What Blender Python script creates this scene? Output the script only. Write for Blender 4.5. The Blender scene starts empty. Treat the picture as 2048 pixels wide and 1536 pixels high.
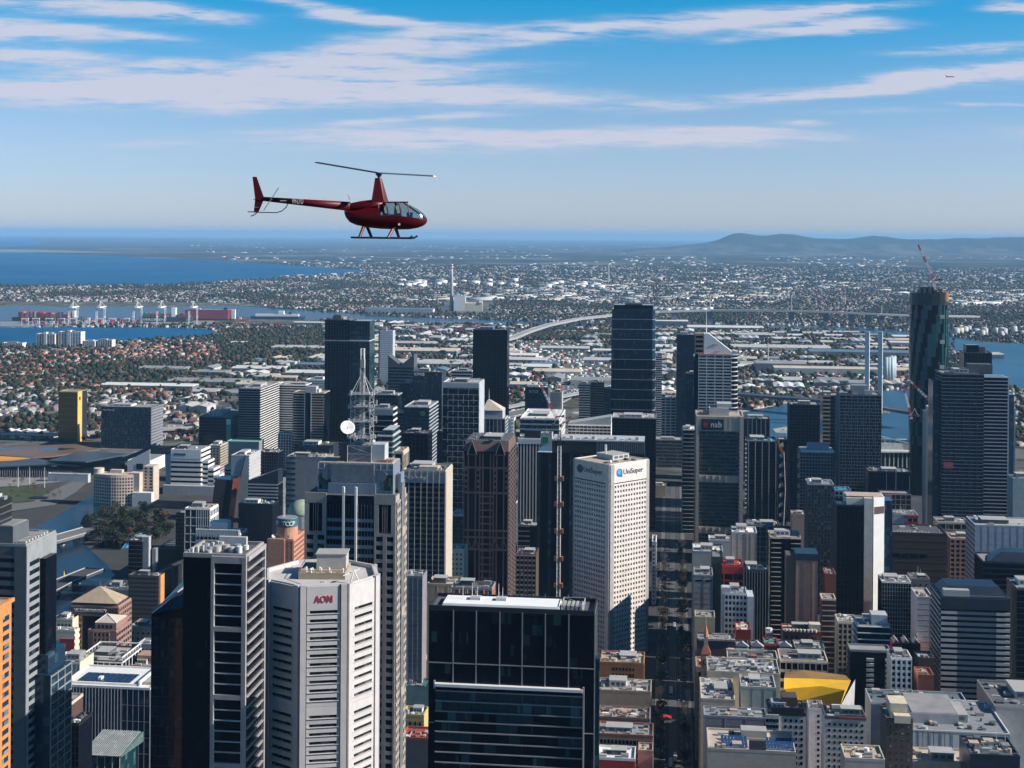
import bpy, math, random
import numpy as np
from mathutils import Vector, Matrix
R = math.radians
random.seed(7); RNG = np.random.default_rng(7)
SC = bpy.context.scene
LINK = SC.collection.objects.link
# ------------------------------------------------------------------ camera, light, sky, exposure
F, HX, HY, CAMH, ROLL = 2800.0, 1024.0, 470.0, 350.0, R(0.4)   # focal length in photo pixels, horizon row, camera height
cam = bpy.data.cameras.new('camera'); camo = bpy.data.objects.new('camera', cam); LINK(camo)
camo.location = (0, 0, CAMH); camo.rotation_euler = (R(90), -ROLL, 0)
cam.sensor_width = 36; cam.lens = 36 * F / 2048; cam.shift_y = -(768 - HY) / 2048
cam.clip_start = 1; cam.clip_end = 300000
SC.camera = camo
SUN_AZ, SUN_EL = R(100), R(31)         # clockwise from +Y
S = Vector((math.sin(SUN_AZ) * math.cos(SUN_EL), math.cos(SUN_AZ) * math.cos(SUN_EL), math.sin(SUN_EL)))
sl = bpy.data.lights.new('sun', 'SUN'); sl.energy = 5.0; sl.angle = R(0.5); sl.color = (1, .93, .85)
slo = bpy.data.objects.new('sun', sl); LINK(slo); slo.rotation_euler = S.to_track_quat('Z', 'Y').to_euler()
slo.location = S * 2000
SC.view_settings.view_transform = 'Standard'; SC.view_settings.look = 'None'
SC.view_settings.exposure = 0.45; SC.view_settings.gamma = 1; SC.view_settings.use_curve_mapping = False
cy = SC.cycles
cy.use_denoising = True; cy.max_bounces = 5; cy.diffuse_bounces = 1; cy.glossy_bounces = 3
cy.transmission_bounces = 3; cy.volume_bounces = 1; cy.transparent_max_bounces = 6
cy.sample_clamp_indirect = 4; cy.use_adaptive_sampling = True; cy.adaptive_threshold = .015
try: cy.denoiser = 'OPENIMAGEDENOISE'
except Exception: pass

class NT:                                # tiny node-tree writer
    def __init__(s, tree): s.t = tree; s.n = tree.nodes; s.l = tree.links
    def add(s, kind, **kw):
        n = s.n.new(kind)
        for k, v in kw.items(): setattr(n, k, v)
        return n
    def set(s, sock, v):
        if isinstance(v, bpy.types.NodeSocket): s.l.new(v, sock)
        elif v is not None: sock.default_value = v
    def m(s, op, a, b=None, c=None, clamp=False):
        n = s.add('ShaderNodeMath', operation=op, use_clamp=clamp)
        for i, v in enumerate((a, b, c)): s.set(n.inputs[i], v)
        return n.outputs[0]
    def vm(s, op, a, b=None):
        n = s.add('ShaderNodeVectorMath', operation=op)
        s.set(n.inputs[0], a); s.set(n.inputs[1], b)
        return n.outputs[0]
    def noise(s, vec, scale, detail=3, rough=.55):
        n = s.add('ShaderNodeTexNoise'); s.set(n.inputs['Vector'], vec)
        n.inputs['Scale'].default_value = scale; n.inputs['Detail'].default_value = detail
        n.inputs['Roughness'].default_value = rough
        return n.outputs['Fac']
    def mix(s, f, a, b, blend='MIX'):
        n = s.add('ShaderNodeMix', data_type='RGBA', blend_type=blend)
        s.set(n.inputs[0], f)
        for i, v in ((6, a), (7, b)): s.set(n.inputs[i], v if isinstance(v, bpy.types.NodeSocket) else (*v[:3], 1))
        return n.outputs[2]
    def ramp(s, f, a, b):                # smoothstep
        n = s.add('ShaderNodeMapRange', interpolation_type='SMOOTHSTEP')
        s.set(n.inputs[0], f); n.inputs[1].default_value = a; n.inputs[2].default_value = b
        return n.outputs[0]

W = bpy.data.worlds.new('World'); SC.world = W; W.use_nodes = True
def build_sky():
    W.node_tree.nodes.clear(); t = NT(W.node_tree)
    sky = t.add('ShaderNodeTexSky', sky_type='NISHITA', sun_disc=False, sun_elevation=SUN_EL, sun_rotation=SUN_AZ,
                altitude=350, air_density=1.0, dust_density=.3, ozone_density=2.0)
    hs = t.add('ShaderNodeHueSaturation'); hs.inputs['Saturation'].default_value = 1.15; hs.inputs['Value'].default_value = 1.0
    hs.inputs['Hue'].default_value = .5
    t.l.new(sky.outputs[0], hs.inputs['Color'])
    tc = t.add('ShaderNodeTexCoord'); sp = t.add('ShaderNodeSeparateXYZ')
    t.l.new(tc.outputs['Generated'], sp.inputs[0])
    x, y, z = sp.outputs
    rg = t.m('MULTIPLY_ADD', t.ramp(z, .06, .19), -.95, 1.0); dk = t.m('MULTIPLY_ADD', t.ramp(z, .14, .5), -.58, 1.0)   # clear winter sky: red fades with height; higher sky dimmed to cut fill light
    tn = t.add('ShaderNodeCombineXYZ'); t.set(tn.inputs[0], t.m('MULTIPLY', t.m('MULTIPLY', rg, dk), .95)); t.set(tn.inputs[1], t.m('MULTIPLY', dk, 1.08)); t.set(tn.inputs[2], t.m('MULTIPLY', dk, t.m('MULTIPLY_ADD', t.ramp(z, .0, .09), -.25, 1.72)))
    skc = t.vm('MULTIPLY', hs.outputs[0], tn.outputs[0])
    yy = t.m('MAXIMUM', y, .02)
    a = t.m('DIVIDE', x, yy); e = t.m('DIVIDE', z, yy)          # tangent-plane azimuth / elevation of the view west
    cb = t.add('ShaderNodeCombineXYZ'); t.set(cb.inputs[0], t.m('MULTIPLY', a, 3.0)); t.set(cb.inputs[1], t.m('MULTIPLY', e, 17.0)); t.set(cb.inputs[2], t.m('MULTIPLY', y, 2.0))
    P = cb.outputs[0]
    warp = t.m('SUBTRACT', t.noise(P, 2.2, 4), .5)
    e2 = t.m('ADD', e, t.m('MULTIPLY', warp, .017))
    a2 = t.m('ADD', a, t.m('MULTIPLY', t.m('SUBTRACT', t.noise(P, 1.3, 2), .5), .12))
    tot = None
    for (px, py, L, T, sl_, am) in ((215, 20, 260, 19, 4, 1.3), (140, 64, 250, 15, 5, 1.15), (60, 120, 160, 17, 3, 1.15), (330, 136, 90, 7, -4, .9), (380, 36, 120, 8, 6, 1.), (230, 188, 330, 40, 0, 1.2),
            (660, 182, 360, 36, 1, 1.25), (1040, 192, 330, 18, 2, 1.), (820, 92, 330, 24, -7, 1.15), (1130, 66, 170, 9, -8, .8), (1440, 40, 230, 26, -6, 1.1),
            (1640, 14, 190, 11, -6, .9), (1690, 50, 130, 12, -3, .8), (900, 284, 420, 22, 0, 1.15), (1340, 272, 280, 17, 0, 1.15),
            (850, 246, 170, 9, -5, .9), (1720, 172, 330, 14, -5, 1.15), (1960, 136, 170, 17, -8, 1.25), (1930, 92, 180, 13, -3, 1.05), (1560, 62, 150, 10, -9, 1.), (2020, 4, 60, 12, 0, 1.2), (1600, 240, 60, 6, 0, .9), (1990, 200, 70, 5, 2, .8),
            (690, 22, 200, 13, 9, 1.1), (760, 40, 120, 9, 3, .9), (300, 296, 190, 11, 0, .45), (480, 216, 160, 10, 2, .7), (1480, 255, 160, 9, 2, .7), (1780, 215, 160, 12, 0, .4),
            (800, 135, 260, 16, -2, .8), (-400, 60, 500, 26, 2, 1.), (2500, 110, 500, 26, -4, 1.), (2300, 260, 400, 20, 0, .6), (-500, 250, 420, 22, 0, .8)):
        u = (px - HX) / F; v = (HY - py) / F
        ca, sa = math.cos(R(sl_)), math.sin(R(sl_))
        da = t.m('SUBTRACT', a2, u); de = t.m('SUBTRACT', e2, v)
        p = t.m('DIVIDE', t.m('SUBTRACT', t.m('MULTIPLY', da, ca), t.m('MULTIPLY', de, sa)), L / F)
        q = t.m('DIVIDE', t.m('ADD', t.m('MULTIPLY', de, ca), t.m('MULTIPLY', da, sa)), T / F)
        g = t.m('MULTIPLY', t.m('EXPONENT', t.m('MULTIPLY', t.m('ADD', t.m('MULTIPLY', p, p), t.m('MULTIPLY', q, q)), -1)), am)
        tot = g if tot is None else t.m('ADD', tot, g)
    fine = t.m('MULTIPLY_ADD', t.noise(t.vm('MULTIPLY', P, (1, 1.6, 1)), 7.0, 9, .68), .75, t.m('MULTIPLY', t.noise(P, 2.6, 4), .25))
    mott = t.noise(P, 1.6, 3)
    d = t.m('MULTIPLY', tot, t.m('ADD', t.m('MULTIPLY', fine, 3.2), -.95))
    d = t.m('MULTIPLY', d, t.m('ADD', .45, mott))
    front = t.m('MULTIPLY', t.ramp(d, .03, .78), t.ramp(y, .05, .3))
    zz = t.m('ADD', t.m('MAXIMUM', z, 0), .12)                  # the rest of the sky: thin high cloud
    c2 = t.add('ShaderNodeCombineXYZ'); t.set(c2.inputs[0], t.m('DIVIDE', x, zz)); t.set(c2.inputs[1], t.m('MULTIPLY', t.m('DIVIDE', y, zz), 2.5))
    gen = t.m('MULTIPLY', t.ramp(t.noise(c2.outputs[0], .8, 6, .6), .52, .8), t.ramp(e, .16, .3))
    back = t.m('MULTIPLY', t.ramp(t.noise(c2.outputs[0], .8, 6, .6), .52, .8), t.ramp(y, .05, -.1))
    cl = t.m('MAXIMUM', front, t.m('MAXIMUM', t.m('MULTIPLY', gen, .6), t.m('MULTIPLY', back, .5)))
    col = t.mix(t.m('MULTIPLY', cl, .88), skc, (7.2, 7.3, 8.6))
    bg = t.add('ShaderNodeBackground'); bg.inputs['Strength'].default_value = .065
    t.l.new(col, bg.inputs['Color'])
    out = t.add('ShaderNodeOutputWorld'); t.l.new(bg.outputs[0], out.inputs[0])
build_sky()
HAZE_DENSITY, HAZE_COLOR = 2.2e-5, (.33, .65, 1.0)
# ------------------------------------------------------------------ photo pixel -> place
CR, SR = math.cos(ROLL), math.sin(ROLL)
def uv(px, py):
    dx, dy = px - HX, py - HY
    return (dx * CR + dy * SR) / F, (-dx * SR + dy * CR) / F
def at(px, py, d):
    u, v = uv(px, py); return Vector((u * d, d, CAMH - v * d))
def gnd(px, py, z=0.0):
    u, v = uv(px, py); d = (CAMH - z) / v
    return Vector((u * d, d, z))
GRID = -math.atan((1345 - HX) / F)       # the street grid runs away towards column 1345
# ------------------------------------------------------------------ materials
MATS = {}
def mat(name, col=(.3, .3, .3), rough=.7, metal=0., var=.25, scale=.25, spec=.5, bump=0., emit=None, streak=0.):
    """plain painted / stone / metal surface with uneven tone and grain in world space"""
    if name in MATS: return MATS[name]
    m = bpy.data.materials.new(name); m.use_nodes = True; m.node_tree.nodes.clear(); t = NT(m.node_tree)
    p = t.add('ShaderNodeBsdfPrincipled'); o = t.add('ShaderNodeOutputMaterial'); t.l.new(p.outputs[0], o.inputs[0])
    g = t.add('ShaderNodeNewGeometry'); pos = g.outputs['Position']
    if var:
        n1 = t.noise(pos, scale, 5, .6)
        f = t.m('MULTIPLY_ADD', t.m('SUBTRACT', n1, .5), var * 2.6, 1.0)
        if streak:
            mp = t.vm('MULTIPLY', pos, (1.3, 1.3, .06)); f = t.m('MULTIPLY', f, t.m('MULTIPLY_ADD', t.m('SUBTRACT', t.noise(mp, 1., 4, .65), .5), streak * 2, 1.0))
        oi = t.add('ShaderNodeObjectInfo'); f = t.m('MULTIPLY', f, t.m('MULTIPLY_ADD', oi.outputs['Random'], .14, .93))
        vv = t.add('ShaderNodeVectorMath', operation='SCALE'); vv.inputs[0].default_value = col; t.l.new(f, vv.inputs['Scale'])
        t.l.new(vv.outputs[0], p.inputs['Base Color'])
        t.set(p.inputs['Roughness'], t.m('MULTIPLY_ADD', n1, .25, rough - .12, True))
    else:
        p.inputs['Base Color'].default_value = (*col, 1); p.inputs['Roughness'].default_value = rough
    p.inputs['Metallic'].default_value = metal; p.inputs['Specular IOR Level'].default_value = spec
    if bump:
        b = t.add('ShaderNodeBump'); b.inputs['Strength'].default_value = bump; b.inputs['Distance'].default_value = .3
        t.l.new(t.noise(pos, 1.5, 4), b.inputs['Height']); t.l.new(b.outputs[0], p.inputs['Normal'])
    if emit: p.inputs['Emission Color'].default_value = (*emit[:3], 1); p.inputs['Emission Strength'].default_value = emit[3]
    MATS[name] = m; return m
def glass(name, col=(.01, .02, .035), lite=(.05, .08, .1), share=.12, rough=.06, cell=(3., 3., 3.6), wave=.35, spec=.5):
    """dark facade glass: panes differ a little in tint and tilt, blinds show in some of them"""
    if name in MATS: return MATS[name]
    m = bpy.data.materials.new(name); m.use_nodes = True; m.node_tree.nodes.clear(); t = NT(m.node_tree)
    p = t.add('ShaderNodeBsdfPrincipled'); o = t.add('ShaderNodeOutputMaterial'); t.l.new(p.outputs[0], o.inputs[0])
    tc = t.add('ShaderNodeNewGeometry'); oi = t.add('ShaderNodeObjectInfo')
    sn = t.vm('FLOOR', t.vm('DIVIDE', t.vm('ADD', tc.outputs['Position'], oi.outputs['Location']), cell))
    wn = t.add('ShaderNodeTexWhiteNoise'); wn.noise_dimensions = '3D'; t.l.new(sn, wn.inputs['Vector'])
    r = t.m('FRACT', t.m('ADD', wn.outputs['Value'], oi.outputs['Random']))
    c = t.mix(t.ramp(r, 1 - share, 1.0), col, lite)
    c = t.mix(t.m('MULTIPLY', t.noise(tc.outputs['Position'], .03, 3), .5), c, tuple(min(1, 2.2 * k) for k in col))
    bl_ = t.ramp(t.noise(t.vm('MULTIPLY', tc.outputs['Position'], (.5, .5, .16)), .55, 5, .7), .56, .74); c = t.mix(t.m('MULTIPLY', bl_, .45), c, lite)  # lighter blotches painted in to stand for mottled reflections
    t.l.new(c, p.inputs['Base Color']); p.inputs['Roughness'].default_value = rough
    p.inputs['Specular IOR Level'].default_value = spec
    b = t.add('ShaderNodeBump'); b.inputs['Strength'].default_value = wave; b.inputs['Distance'].default_value = .25
    t.l.new(t.m('ADD', t.noise(tc.outputs['Position'], .35, 2), t.m('MULTIPLY', wn.outputs['Value'], .12)), b.inputs['Height']); t.l.new(b.outputs[0], p.inputs['Normal'])
    MATS[name] = m; return m
# ------------------------------------------------------------------ objects
def tag(o, label=None, cat=None, group=None, kind=None):
    for k, v in (('label', label), ('category', cat), ('group', group), ('kind', kind)):
        if v: o[k] = v
    return o
class MB:
    """collects shapes for ONE mesh"""
    def __init__(s): s.v = []; s.f = []
    def quad(s, *p): n = len(s.v); s.v += [tuple(q) for q in p]; s.f.append(tuple(range(n, n + len(p)))); return s
    def box(s, x0, y0, z0, x1, y1, z1):
        n = len(s.v)
        s.v += [(x0, y0, z0), (x1, y0, z0), (x1, y1, z0), (x0, y1, z0), (x0, y0, z1), (x1, y0, z1), (x1, y1, z1), (x0, y1, z1)]
        s.f += [tuple(n + i for i in q) for q in ((3, 2, 1, 0), (4, 5, 6, 7), (0, 1, 5, 4), (1, 2, 6, 5), (2, 3, 7, 6), (3, 0, 4, 7))]
        return s
    def prism(s, pts, z0, z1, top=None, cap=True):
        """pts counter-clockwise (x,y); top: other outline for the upper end; z1 may be a list"""
        n, k = len(s.v), len(pts); top = top or pts; zs = z1 if isinstance(z1, (list, tuple)) else [z1] * k
        s.v += [(x, y, z0) for x, y in pts] + [(x, y, zs[i]) for i, (x, y) in enumerate(top)]
        s.f += [(n + i, n + (i + 1) % k, n + k + (i + 1) % k, n + k + i) for i in range(k)]
        if cap: s.f += [tuple(n + i for i in reversed(range(k))), tuple(n + k + i for i in range(k))]
        return s
    def tube(s, a, b, r, r2=None, n=6):
        a, b = Vector(a), Vector(b); r2 = r if r2 is None else r2
        d = (b - a).normalized(); x = d.orthogonal().normalized(); y = d.cross(x); k = len(s.v)
        for c, q in ((a, r), (b, r2)):
            s.v += [tuple(c + (x * math.cos(i * 2 * math.pi / n) + y * math.sin(i * 2 * math.pi / n)) * q) for i in range(n)]
        s.f += [(k + i, k + (i + 1) % n, k + n + (i + 1) % n, k + n + i) for i in range(n)]
        s.f += [tuple(k + i for i in reversed(range(n))), tuple(k + n + i for i in range(n))]
        return s
    def lathe(s, prof, n=16, cx=0, cy=0):
        k = len(s.v)
        for r, z in prof: s.v += [(cx + r * math.cos(i * 2 * math.pi / n), cy + r * math.sin(i * 2 * math.pi / n), z) for i in range(n)]
        for j in range(len(prof) - 1):
            s.f += [(k + j * n + i, k + j * n + (i + 1) % n, k + (j + 1) * n + (i + 1) % n, k + (j + 1) * n + i) for i in range(n)]
        s.f += [tuple(k + i for i in reversed(range(n))), tuple(k + (len(prof) - 1) * n + i for i in range(n))]
        return s
    def mesh(s, name, m):
        me = bpy.data.meshes.new(name); me.from_pydata(s.v, [], s.f); me.update()
        for mm in (m if isinstance(m, (list, tuple)) else [m]): me.materials.append(mm)
        return me
    def obj(s, name, m, parent=None, smooth=False, **tags):
        o = bpy.data.objects.new(name, s.mesh(name, m)); o.parent = parent; LINK(o)
        if smooth: o.data.polygons.foreach_set('use_smooth', [True] * len(o.data.polygons))
        return tag(o, **tags)
def empty(name, label, cat, loc=(0, 0, 0), rz=0., group=None):
    o = bpy.data.objects.new(name, None); o.location = loc; o.rotation_euler = (0, 0, rz); o.empty_display_size = 2; LINK(o)
    return tag(o, label, cat, group)
def raw(name, me, parent=None, loc=(0, 0, 0), scale=None, rot=None):
    o = bpy.data.objects.new(name, me); o.parent = parent; o.location = loc
    if scale: o.scale = scale
    if rot: o.rotation_euler = rot
    LINK(o); return o
def sub(o, part):
    """hang o (placed in the thing's own space) under part as a sub-part"""
    o.parent = part; o.matrix_parent_inverse = part.matrix_basis.inverted(); return o
def copy_tree(o, parent=None, loc=None, rz=None, label=None):
    c = o.copy(); LINK(c); c.parent = parent
    if parent is not None: c.matrix_parent_inverse = o.matrix_parent_inverse.copy()
    if loc is not None: c.location = loc
    if rz is not None: c.rotation_euler = (0, 0, rz)
    if label: c['label'] = label
    for ch in KIDS.get(o.name, []) or o.children: copy_tree(ch, c)
    return c
KIDS = {}
_unit = {}
def unit(m):
    if m.name not in _unit: _unit[m.name] = MB().box(0, 0, 0, 1, 1, 1).mesh('piece', m)
    return _unit[m.name]
_cyl = {}
def ucyl(m, n=12):
    if (m.name, n) not in _cyl: _cyl[m.name, n] = MB().lathe([(1, 0), (1, 1)], n).mesh('drum', m)
    return _cyl[m.name, n]
_txt = {}
def text(s, size, m, parent, loc, rot, name='lettering', ext=.08, width=None, font_off=0.):
    """letters as a mesh; loc is the left end of the base line; width stretches the line to that length"""
    key = (s, m.name, ext, font_off)
    if key not in _txt:
        cu = bpy.data.curves.new('t', 'FONT'); cu.body = s; cu.size = 1; cu.extrude = ext; cu.offset = font_off; cu.resolution_u = 2
        o = bpy.data.objects.new('t', cu); LINK(o); bpy.context.view_layer.update()
        me = bpy.data.meshes.new_from_object(o.evaluated_get(bpy.context.evaluated_depsgraph_get()))
        bpy.data.objects.remove(o); me.materials.clear(); me.materials.append(m); me.name = 'lettering'
        xs = [v.co.x for v in me.vertices]; _txt[key] = (me, max(xs))
    me, w = _txt[key]; o = raw(name, me, parent, loc, (width / w if width else size, size, size), rot)
    return o

class Bld:
    """one building: an Empty at the front left foot, local x along the front, y going back, z up"""
    def __init__(s, name, label, cat, xl, xr, ytop, d, depth=None, x2=None, rot=GRID, ycol=None, base=0., group=None, w=None, h=None):
        s.yt = ytop; a = rot; ul, vt = uv(xl, ytop); ur, _ = uv(xr, ytop)
        s.P = Vector((ul * d, d, base))
        s.w = w or d * (ur - ul) / (math.cos(a) - ur * math.sin(a))
        s.h = h or (CAMH - vt * d - base)
        if x2 is not None:
            xx, yy = s.P.x + s.w * math.cos(a), s.P.y + s.w * math.sin(a); u2, _ = uv(x2, ytop)
            depth = (u2 * yy - xx) / (-math.sin(a) - u2 * math.cos(a))
        s.D = depth or s.w; s.rot = a
        s.root = empty(name, label, cat, s.P, a, group); s.label = label
        s.q = []; s.n = {}; BLDS.append(s)
    def box(s, name, x0, x1, y0, y1, z0, z1, m, label=None):
        o = raw(name, unit(m), s.root, (x0, y0, z0), (x1 - x0, y1 - y0, z1 - z0))
        if label: o['label'] = label
        return o
    def drum(s, name, x, y, z0, z1, r, m, n=16): return raw(name, ucyl(m, n), s.root, (x, y, z0), (r, r, z1 - z0))
    def mesh(s, name, mb, m, smooth=False): return mb.obj(name, m, s.root, smooth)
    def body(s, m, name='wall', h=None): return s.box(name, 0, s.w, 0, s.D, 0, h or s.h, m)
    def L(s, face):
        if isinstance(face, tuple): return face[3]
        return {'f': s.w, 'b': s.w, 'r': s.D, 'l': s.D}[face]
    def pc(s, name, face, s0, s1, z0, z1, o0, o1, m):
        """piece on a face: s along it, z up, o outwards"""
        w, D = s.w, s.D
        if isinstance(face, tuple):
            x, y, a, _ = face; ca, sa = math.cos(a), math.sin(a)
            k = s.n[name] = s.n.get(name, 0) + 1
            X, Y = x + s0 * ca + o1 * sa, y + s0 * sa - o1 * ca
            if k <= 300: raw(name, unit(m), s.root, (X, Y, z0), (s1 - s0, o1 - o0, z1 - z0), (0, 0, a))
            else: s.q.append((name, m, X, Y, z0, s1 - s0, o1 - o0, z1, a))
            return
        if face == 'f': b = (s0, s1, -o1, -o0)
        elif face == 'r': b = (w + o0, w + o1, s0, s1)
        elif face == 'l': b = (-o1, -o0, D - s1, D - s0)
        else: b = (w - s1, w - s0, D + o0, D + o1)
        k = s.n[name] = s.n.get(name, 0) + 1
        if k <= 300: s.box(name, *b, z0, z1, m)
        else: s.q.append((name, m, b[0], b[2], z0, b[1], b[3], z1))
    def zy(s, y, back=0.):
        "height of photo row y on the front face (or back metres behind it)"
        return CAMH - (y - HY) / F * (s.P.y + back) - s.P.z
    def sx(s, px):
        "distance along the front face of photo column px"
        u, _ = uv(px, s.yt); a = s.rot; return (u * s.P.y - s.P.x) / (math.cos(a) - u * math.sin(a))
    def finish(s):
        by = {}
        for q in s.q: by.setdefault((q[0], q[1].name), []).append(q)
        for (nm, _), L in by.items():
            mb = MB()
            for q in L:
                if len(q) == 8: mb.box(*q[2:]); continue
                X, Y, z0, w, o, z1, a = q[2:]; ca, sa = math.cos(a), math.sin(a)
                mb.prism([(X + i * w * ca - j * o * sa, Y + i * w * sa + j * o * ca) for i, j in ((0, 0), (1, 0), (1, 1), (0, 1))], z0, z1)
            tag(mb.obj(nm, L[0][1], s.root), kind='stuff')
        s.q = []
    def grid(s, face, bay=None, fl=3.6, hr=.35, vr=.0, mb=None, mv=None, pane=None, z0=0., z1=None, s0=0., s1=None, po=.4, band='spandrel', pier='mullion', pr=None, nx=None, top=True):
        """bands and piers proud of the wall behind, a pane in each opening"""
        z1 = s.h if z1 is None else z1; s1 = s.L(face) if s1 is None else s1
        nf = max(1, round((z1 - z0) / fl)); fl = (z1 - z0) / nf
        nx = nx or (max(1, round((s1 - s0) / bay)) if bay else 1); bw = (s1 - s0) / nx
        bh, pw = fl * hr, bw * vr
        if mb and hr > 0:
            for i in range(nf + (1 if top else 0)):
                s.pc(band, face, s0, s1, z0 + i * fl - bh / 2, min(z0 + i * fl + bh / 2, z1 + .3), 0, po, mb)
        if vr > 0:
            for i in range(nx + 1): s.pc(pier, face, max(s0, s0 + i * bw - pw / 2), min(s1, s0 + i * bw + pw / 2), z0, z1, 0, (pr if pr is not None else po + .06), mv or mb)
        if pane:
            for j in reversed(range(nf)):
                for i in range(nx): s.pc('window', face, s0 + i * bw + pw / 2, s0 + (i + 1) * bw - pw / 2, z0 + j * fl + bh / 2, z0 + (j + 1) * fl - bh / 2, 0, .06, pane if pane is not GW and pane is not GK else VAR.choices((pane, GL, GB), (80, 9, 11))[0])
        return s
    def punch(s, face, bay, fl, rw, rh, pane, z0=2., z1=None, s0=.8, s1=None, frame=None):
        """separate windows set on a solid wall, each with a proud frame-less reveal"""
        z1 = s.h - 1.5 if z1 is None else z1; s1 = s.L(face) - .8 if s1 is None else s1
        nf = max(1, round((z1 - z0) / fl)); fl = (z1 - z0) / nf; nx = max(1, round((s1 - s0) / bay)); bw = (s1 - s0) / nx
        for j in reversed(range(nf)):
            for i in range(nx):
                a = s0 + (i + .5 - rw / 2) * bw; b = z0 + (j + .5 - rh / 2) * fl
                s.pc('window', face, a, a + rw * bw, b, b + rh * fl, -.3, .07, pane)
                if frame: s.pc('sill', face, a - .1, a + rw * bw + .1, b - .25, b, 0, .22, frame)
        return s
    def parapet(s, m, hh=1.2, t=.5, z=None):
        z = s.h if z is None else z; w, D = s.w, s.D
        for b in ((-.06, w + .06, -.06, t), (-.06, w + .06, D - t, D + .06), (-.06, t, t, D - t), (w - t, w + .06, t, D - t)): s.box('parapet', *b, z - .3, z + hh, m)
        return s
    def deck(s, m, z=None): s.box('roof', .45, s.w - .45, .45, s.D - .45, (s.h if z is None else z) - .2, (s.h if z is None else z) + .12, m); return s
    def plant(s, n=6, seed=1, mats=None, z=None, big=True, ant=0):
        """plant rooms, air handlers, ducts and aerials on the roof"""
        r = random.Random(seed); z = (s.h if z is None else z) + .1; mats = mats or [C_.pale, C_.grey, C_.white, C_.dgrey, C_.lgrey, C_.pale, C_.grey, C_.droof, C_.tan]; w, D = s.w, s.D
        used = []
        if big and min(w, D) > 12:
            pw, pd, ph = w * r.uniform(.3, .5), D * r.uniform(.3, .5), r.uniform(2.5, 4.5); x, y = r.uniform(.1, .45) * w, r.uniform(.2, .45) * D
            pr_ = s.box('plant_room', x, x + pw, y, y + pd, z, z + ph, r.choice(mats[:4])); used.append((x, y, x + pw, y + pd))
            sub(s.box('plant_roof', x - .3, x + pw + .3, y - .3, y + pd + .3, z + ph, z + ph + .25, mats[0]), pr_)
            for k in range(3): sub(s.box('louvre', x + pw * (.1 + k * .3), x + pw * (.32 + k * .3), y - .12, y + .02, z + ph * .3, z + ph * .75, C_.dgrey), pr_)
        for i in range(n):
            for _ in range(12):
                a, b, hh = r.uniform(1.2, min(5, w * .22)), r.uniform(1.2, min(5, D * .22)), r.uniform(.8, 2.2); x, y = r.uniform(1, max(1.1, w - a - 1)), r.uniform(1, max(1.1, D - b - 1))
                if all(x + a < q[0] or x > q[2] or y + b < q[1] or y > q[3] for q in used):
                    used.append((x - .3, y - .3, x + a + .3, y + b + .3))
                    if r.random() < .3: s.drum('cooling_fan', x + a / 2, y + b / 2, z, z + hh, min(a, b) / 2, r.choice(mats))
                    else: s.box('roof_unit', x, x + a, y, y + b, z, z + hh, r.choice(mats))
                    break
        for i in range(min(5, n // 3)):
            x0, y0 = r.uniform(1, w * .5), r.uniform(1, D - 1); x1, y1 = x0 + r.uniform(3, w * .45), y0
            if r.random() < .5: x1, y1 = x0, min(D - .8, y0 + r.uniform(2, D * .5))
            q = z + r.uniform(.3, 1.1); s.mesh('pipe', MB().tube((x0, y0, q), (x1, y1, q), r.uniform(.12, .35), n=5), r.choice(mats))
        if n > 3:
            rl = MB(); [rl.tube((x, .3, z), (x, .3, z + 2.1), .05, n=3) for x in (.4, w * .33, w * .66, w - .4)]; rl.tube((.4, .3, z + 2.1), (w - .4, .3, z + 2.1), .06, n=3); s.mesh('railing', rl, C_.lgrey)
        for i in range(ant):
            x, y, hh = r.uniform(2, w - 2), r.uniform(D * .3, D * .8), r.uniform(4, 9)
            s.mesh('aerial', MB().tube((x, y, z), (x, y, z + hh), .12, .05, 5), C_.white)
        return s
BLDS = []; VAR = random.Random(77)
def ring(pts):
    "faces of a counter-clockwise outline"
    out = []
    for i, (x, y) in enumerate(pts):
        X, Y = pts[(i + 1) % len(pts)]; out.append((x, y, math.atan2(Y - y, X - x), math.hypot(X - x, Y - y)))
    return out
def bl(name, label, xl, xr, yt, d, dp=None, x2=None, body=None, f=None, r=None, l=None, cap=None, top=None, n=5, ant=0, big=True, cat='office building', rot=GRID, group=None, bodyname='wall', seed=None, base=0., **kw):
    b = Bld(name, label, cat, xl, xr, yt, d, dp, x2, rot, group=group, base=base, **kw); b.body(body, bodyname)
    for face, g in (('f', f), ('r', r), ('l', l)):
        if g:
            for q in (g if isinstance(g, list) else [g]):
                q = dict(q)
                if q.pop('p', 0): b.punch(face, **q)
                else: b.grid(face, **q)
    c = cap or body; b.parapet(c if c.name.find('glass') < 0 else C_.dgrey).deck(top or C_.roof)
    if n: b.plant(n + (n // 2 if d < 1100 else 0), seed if seed is not None else int(xl + yt), ant=ant, big=big)
    return b
class C_: pass
C_.white = mat('white_paint', (.78, .77, .74), .6, var=.12); C_.pale = mat('pale_roof', (.50, .49, .47), .75, .45, .12); C_.grey = mat('grey_metal', (.32, .33, .34), .5, .3)
C_.dgrey = mat('dark_grey', (.09, .095, .105), .6); C_.rust = mat('rust_red', (.32, .13, .07), .8); C_.black = mat('black_metal', (.018, .02, .026), .4)
C_.roof = mat('grey_roof', (.26, .26, .26), .85, var=.4, scale=.1); C_.droof = mat('dark_roof', (.10, .105, .115), .85, var=.4, scale=.1)
C_.conc = mat('concrete', (.36, .35, .33), .8, streak=.18); C_.beige = mat('beige_stone', (.52, .45, .37), .75, streak=.12); C_.cream = mat('cream_render', (.66, .58, .44), .75, streak=.12)
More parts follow.
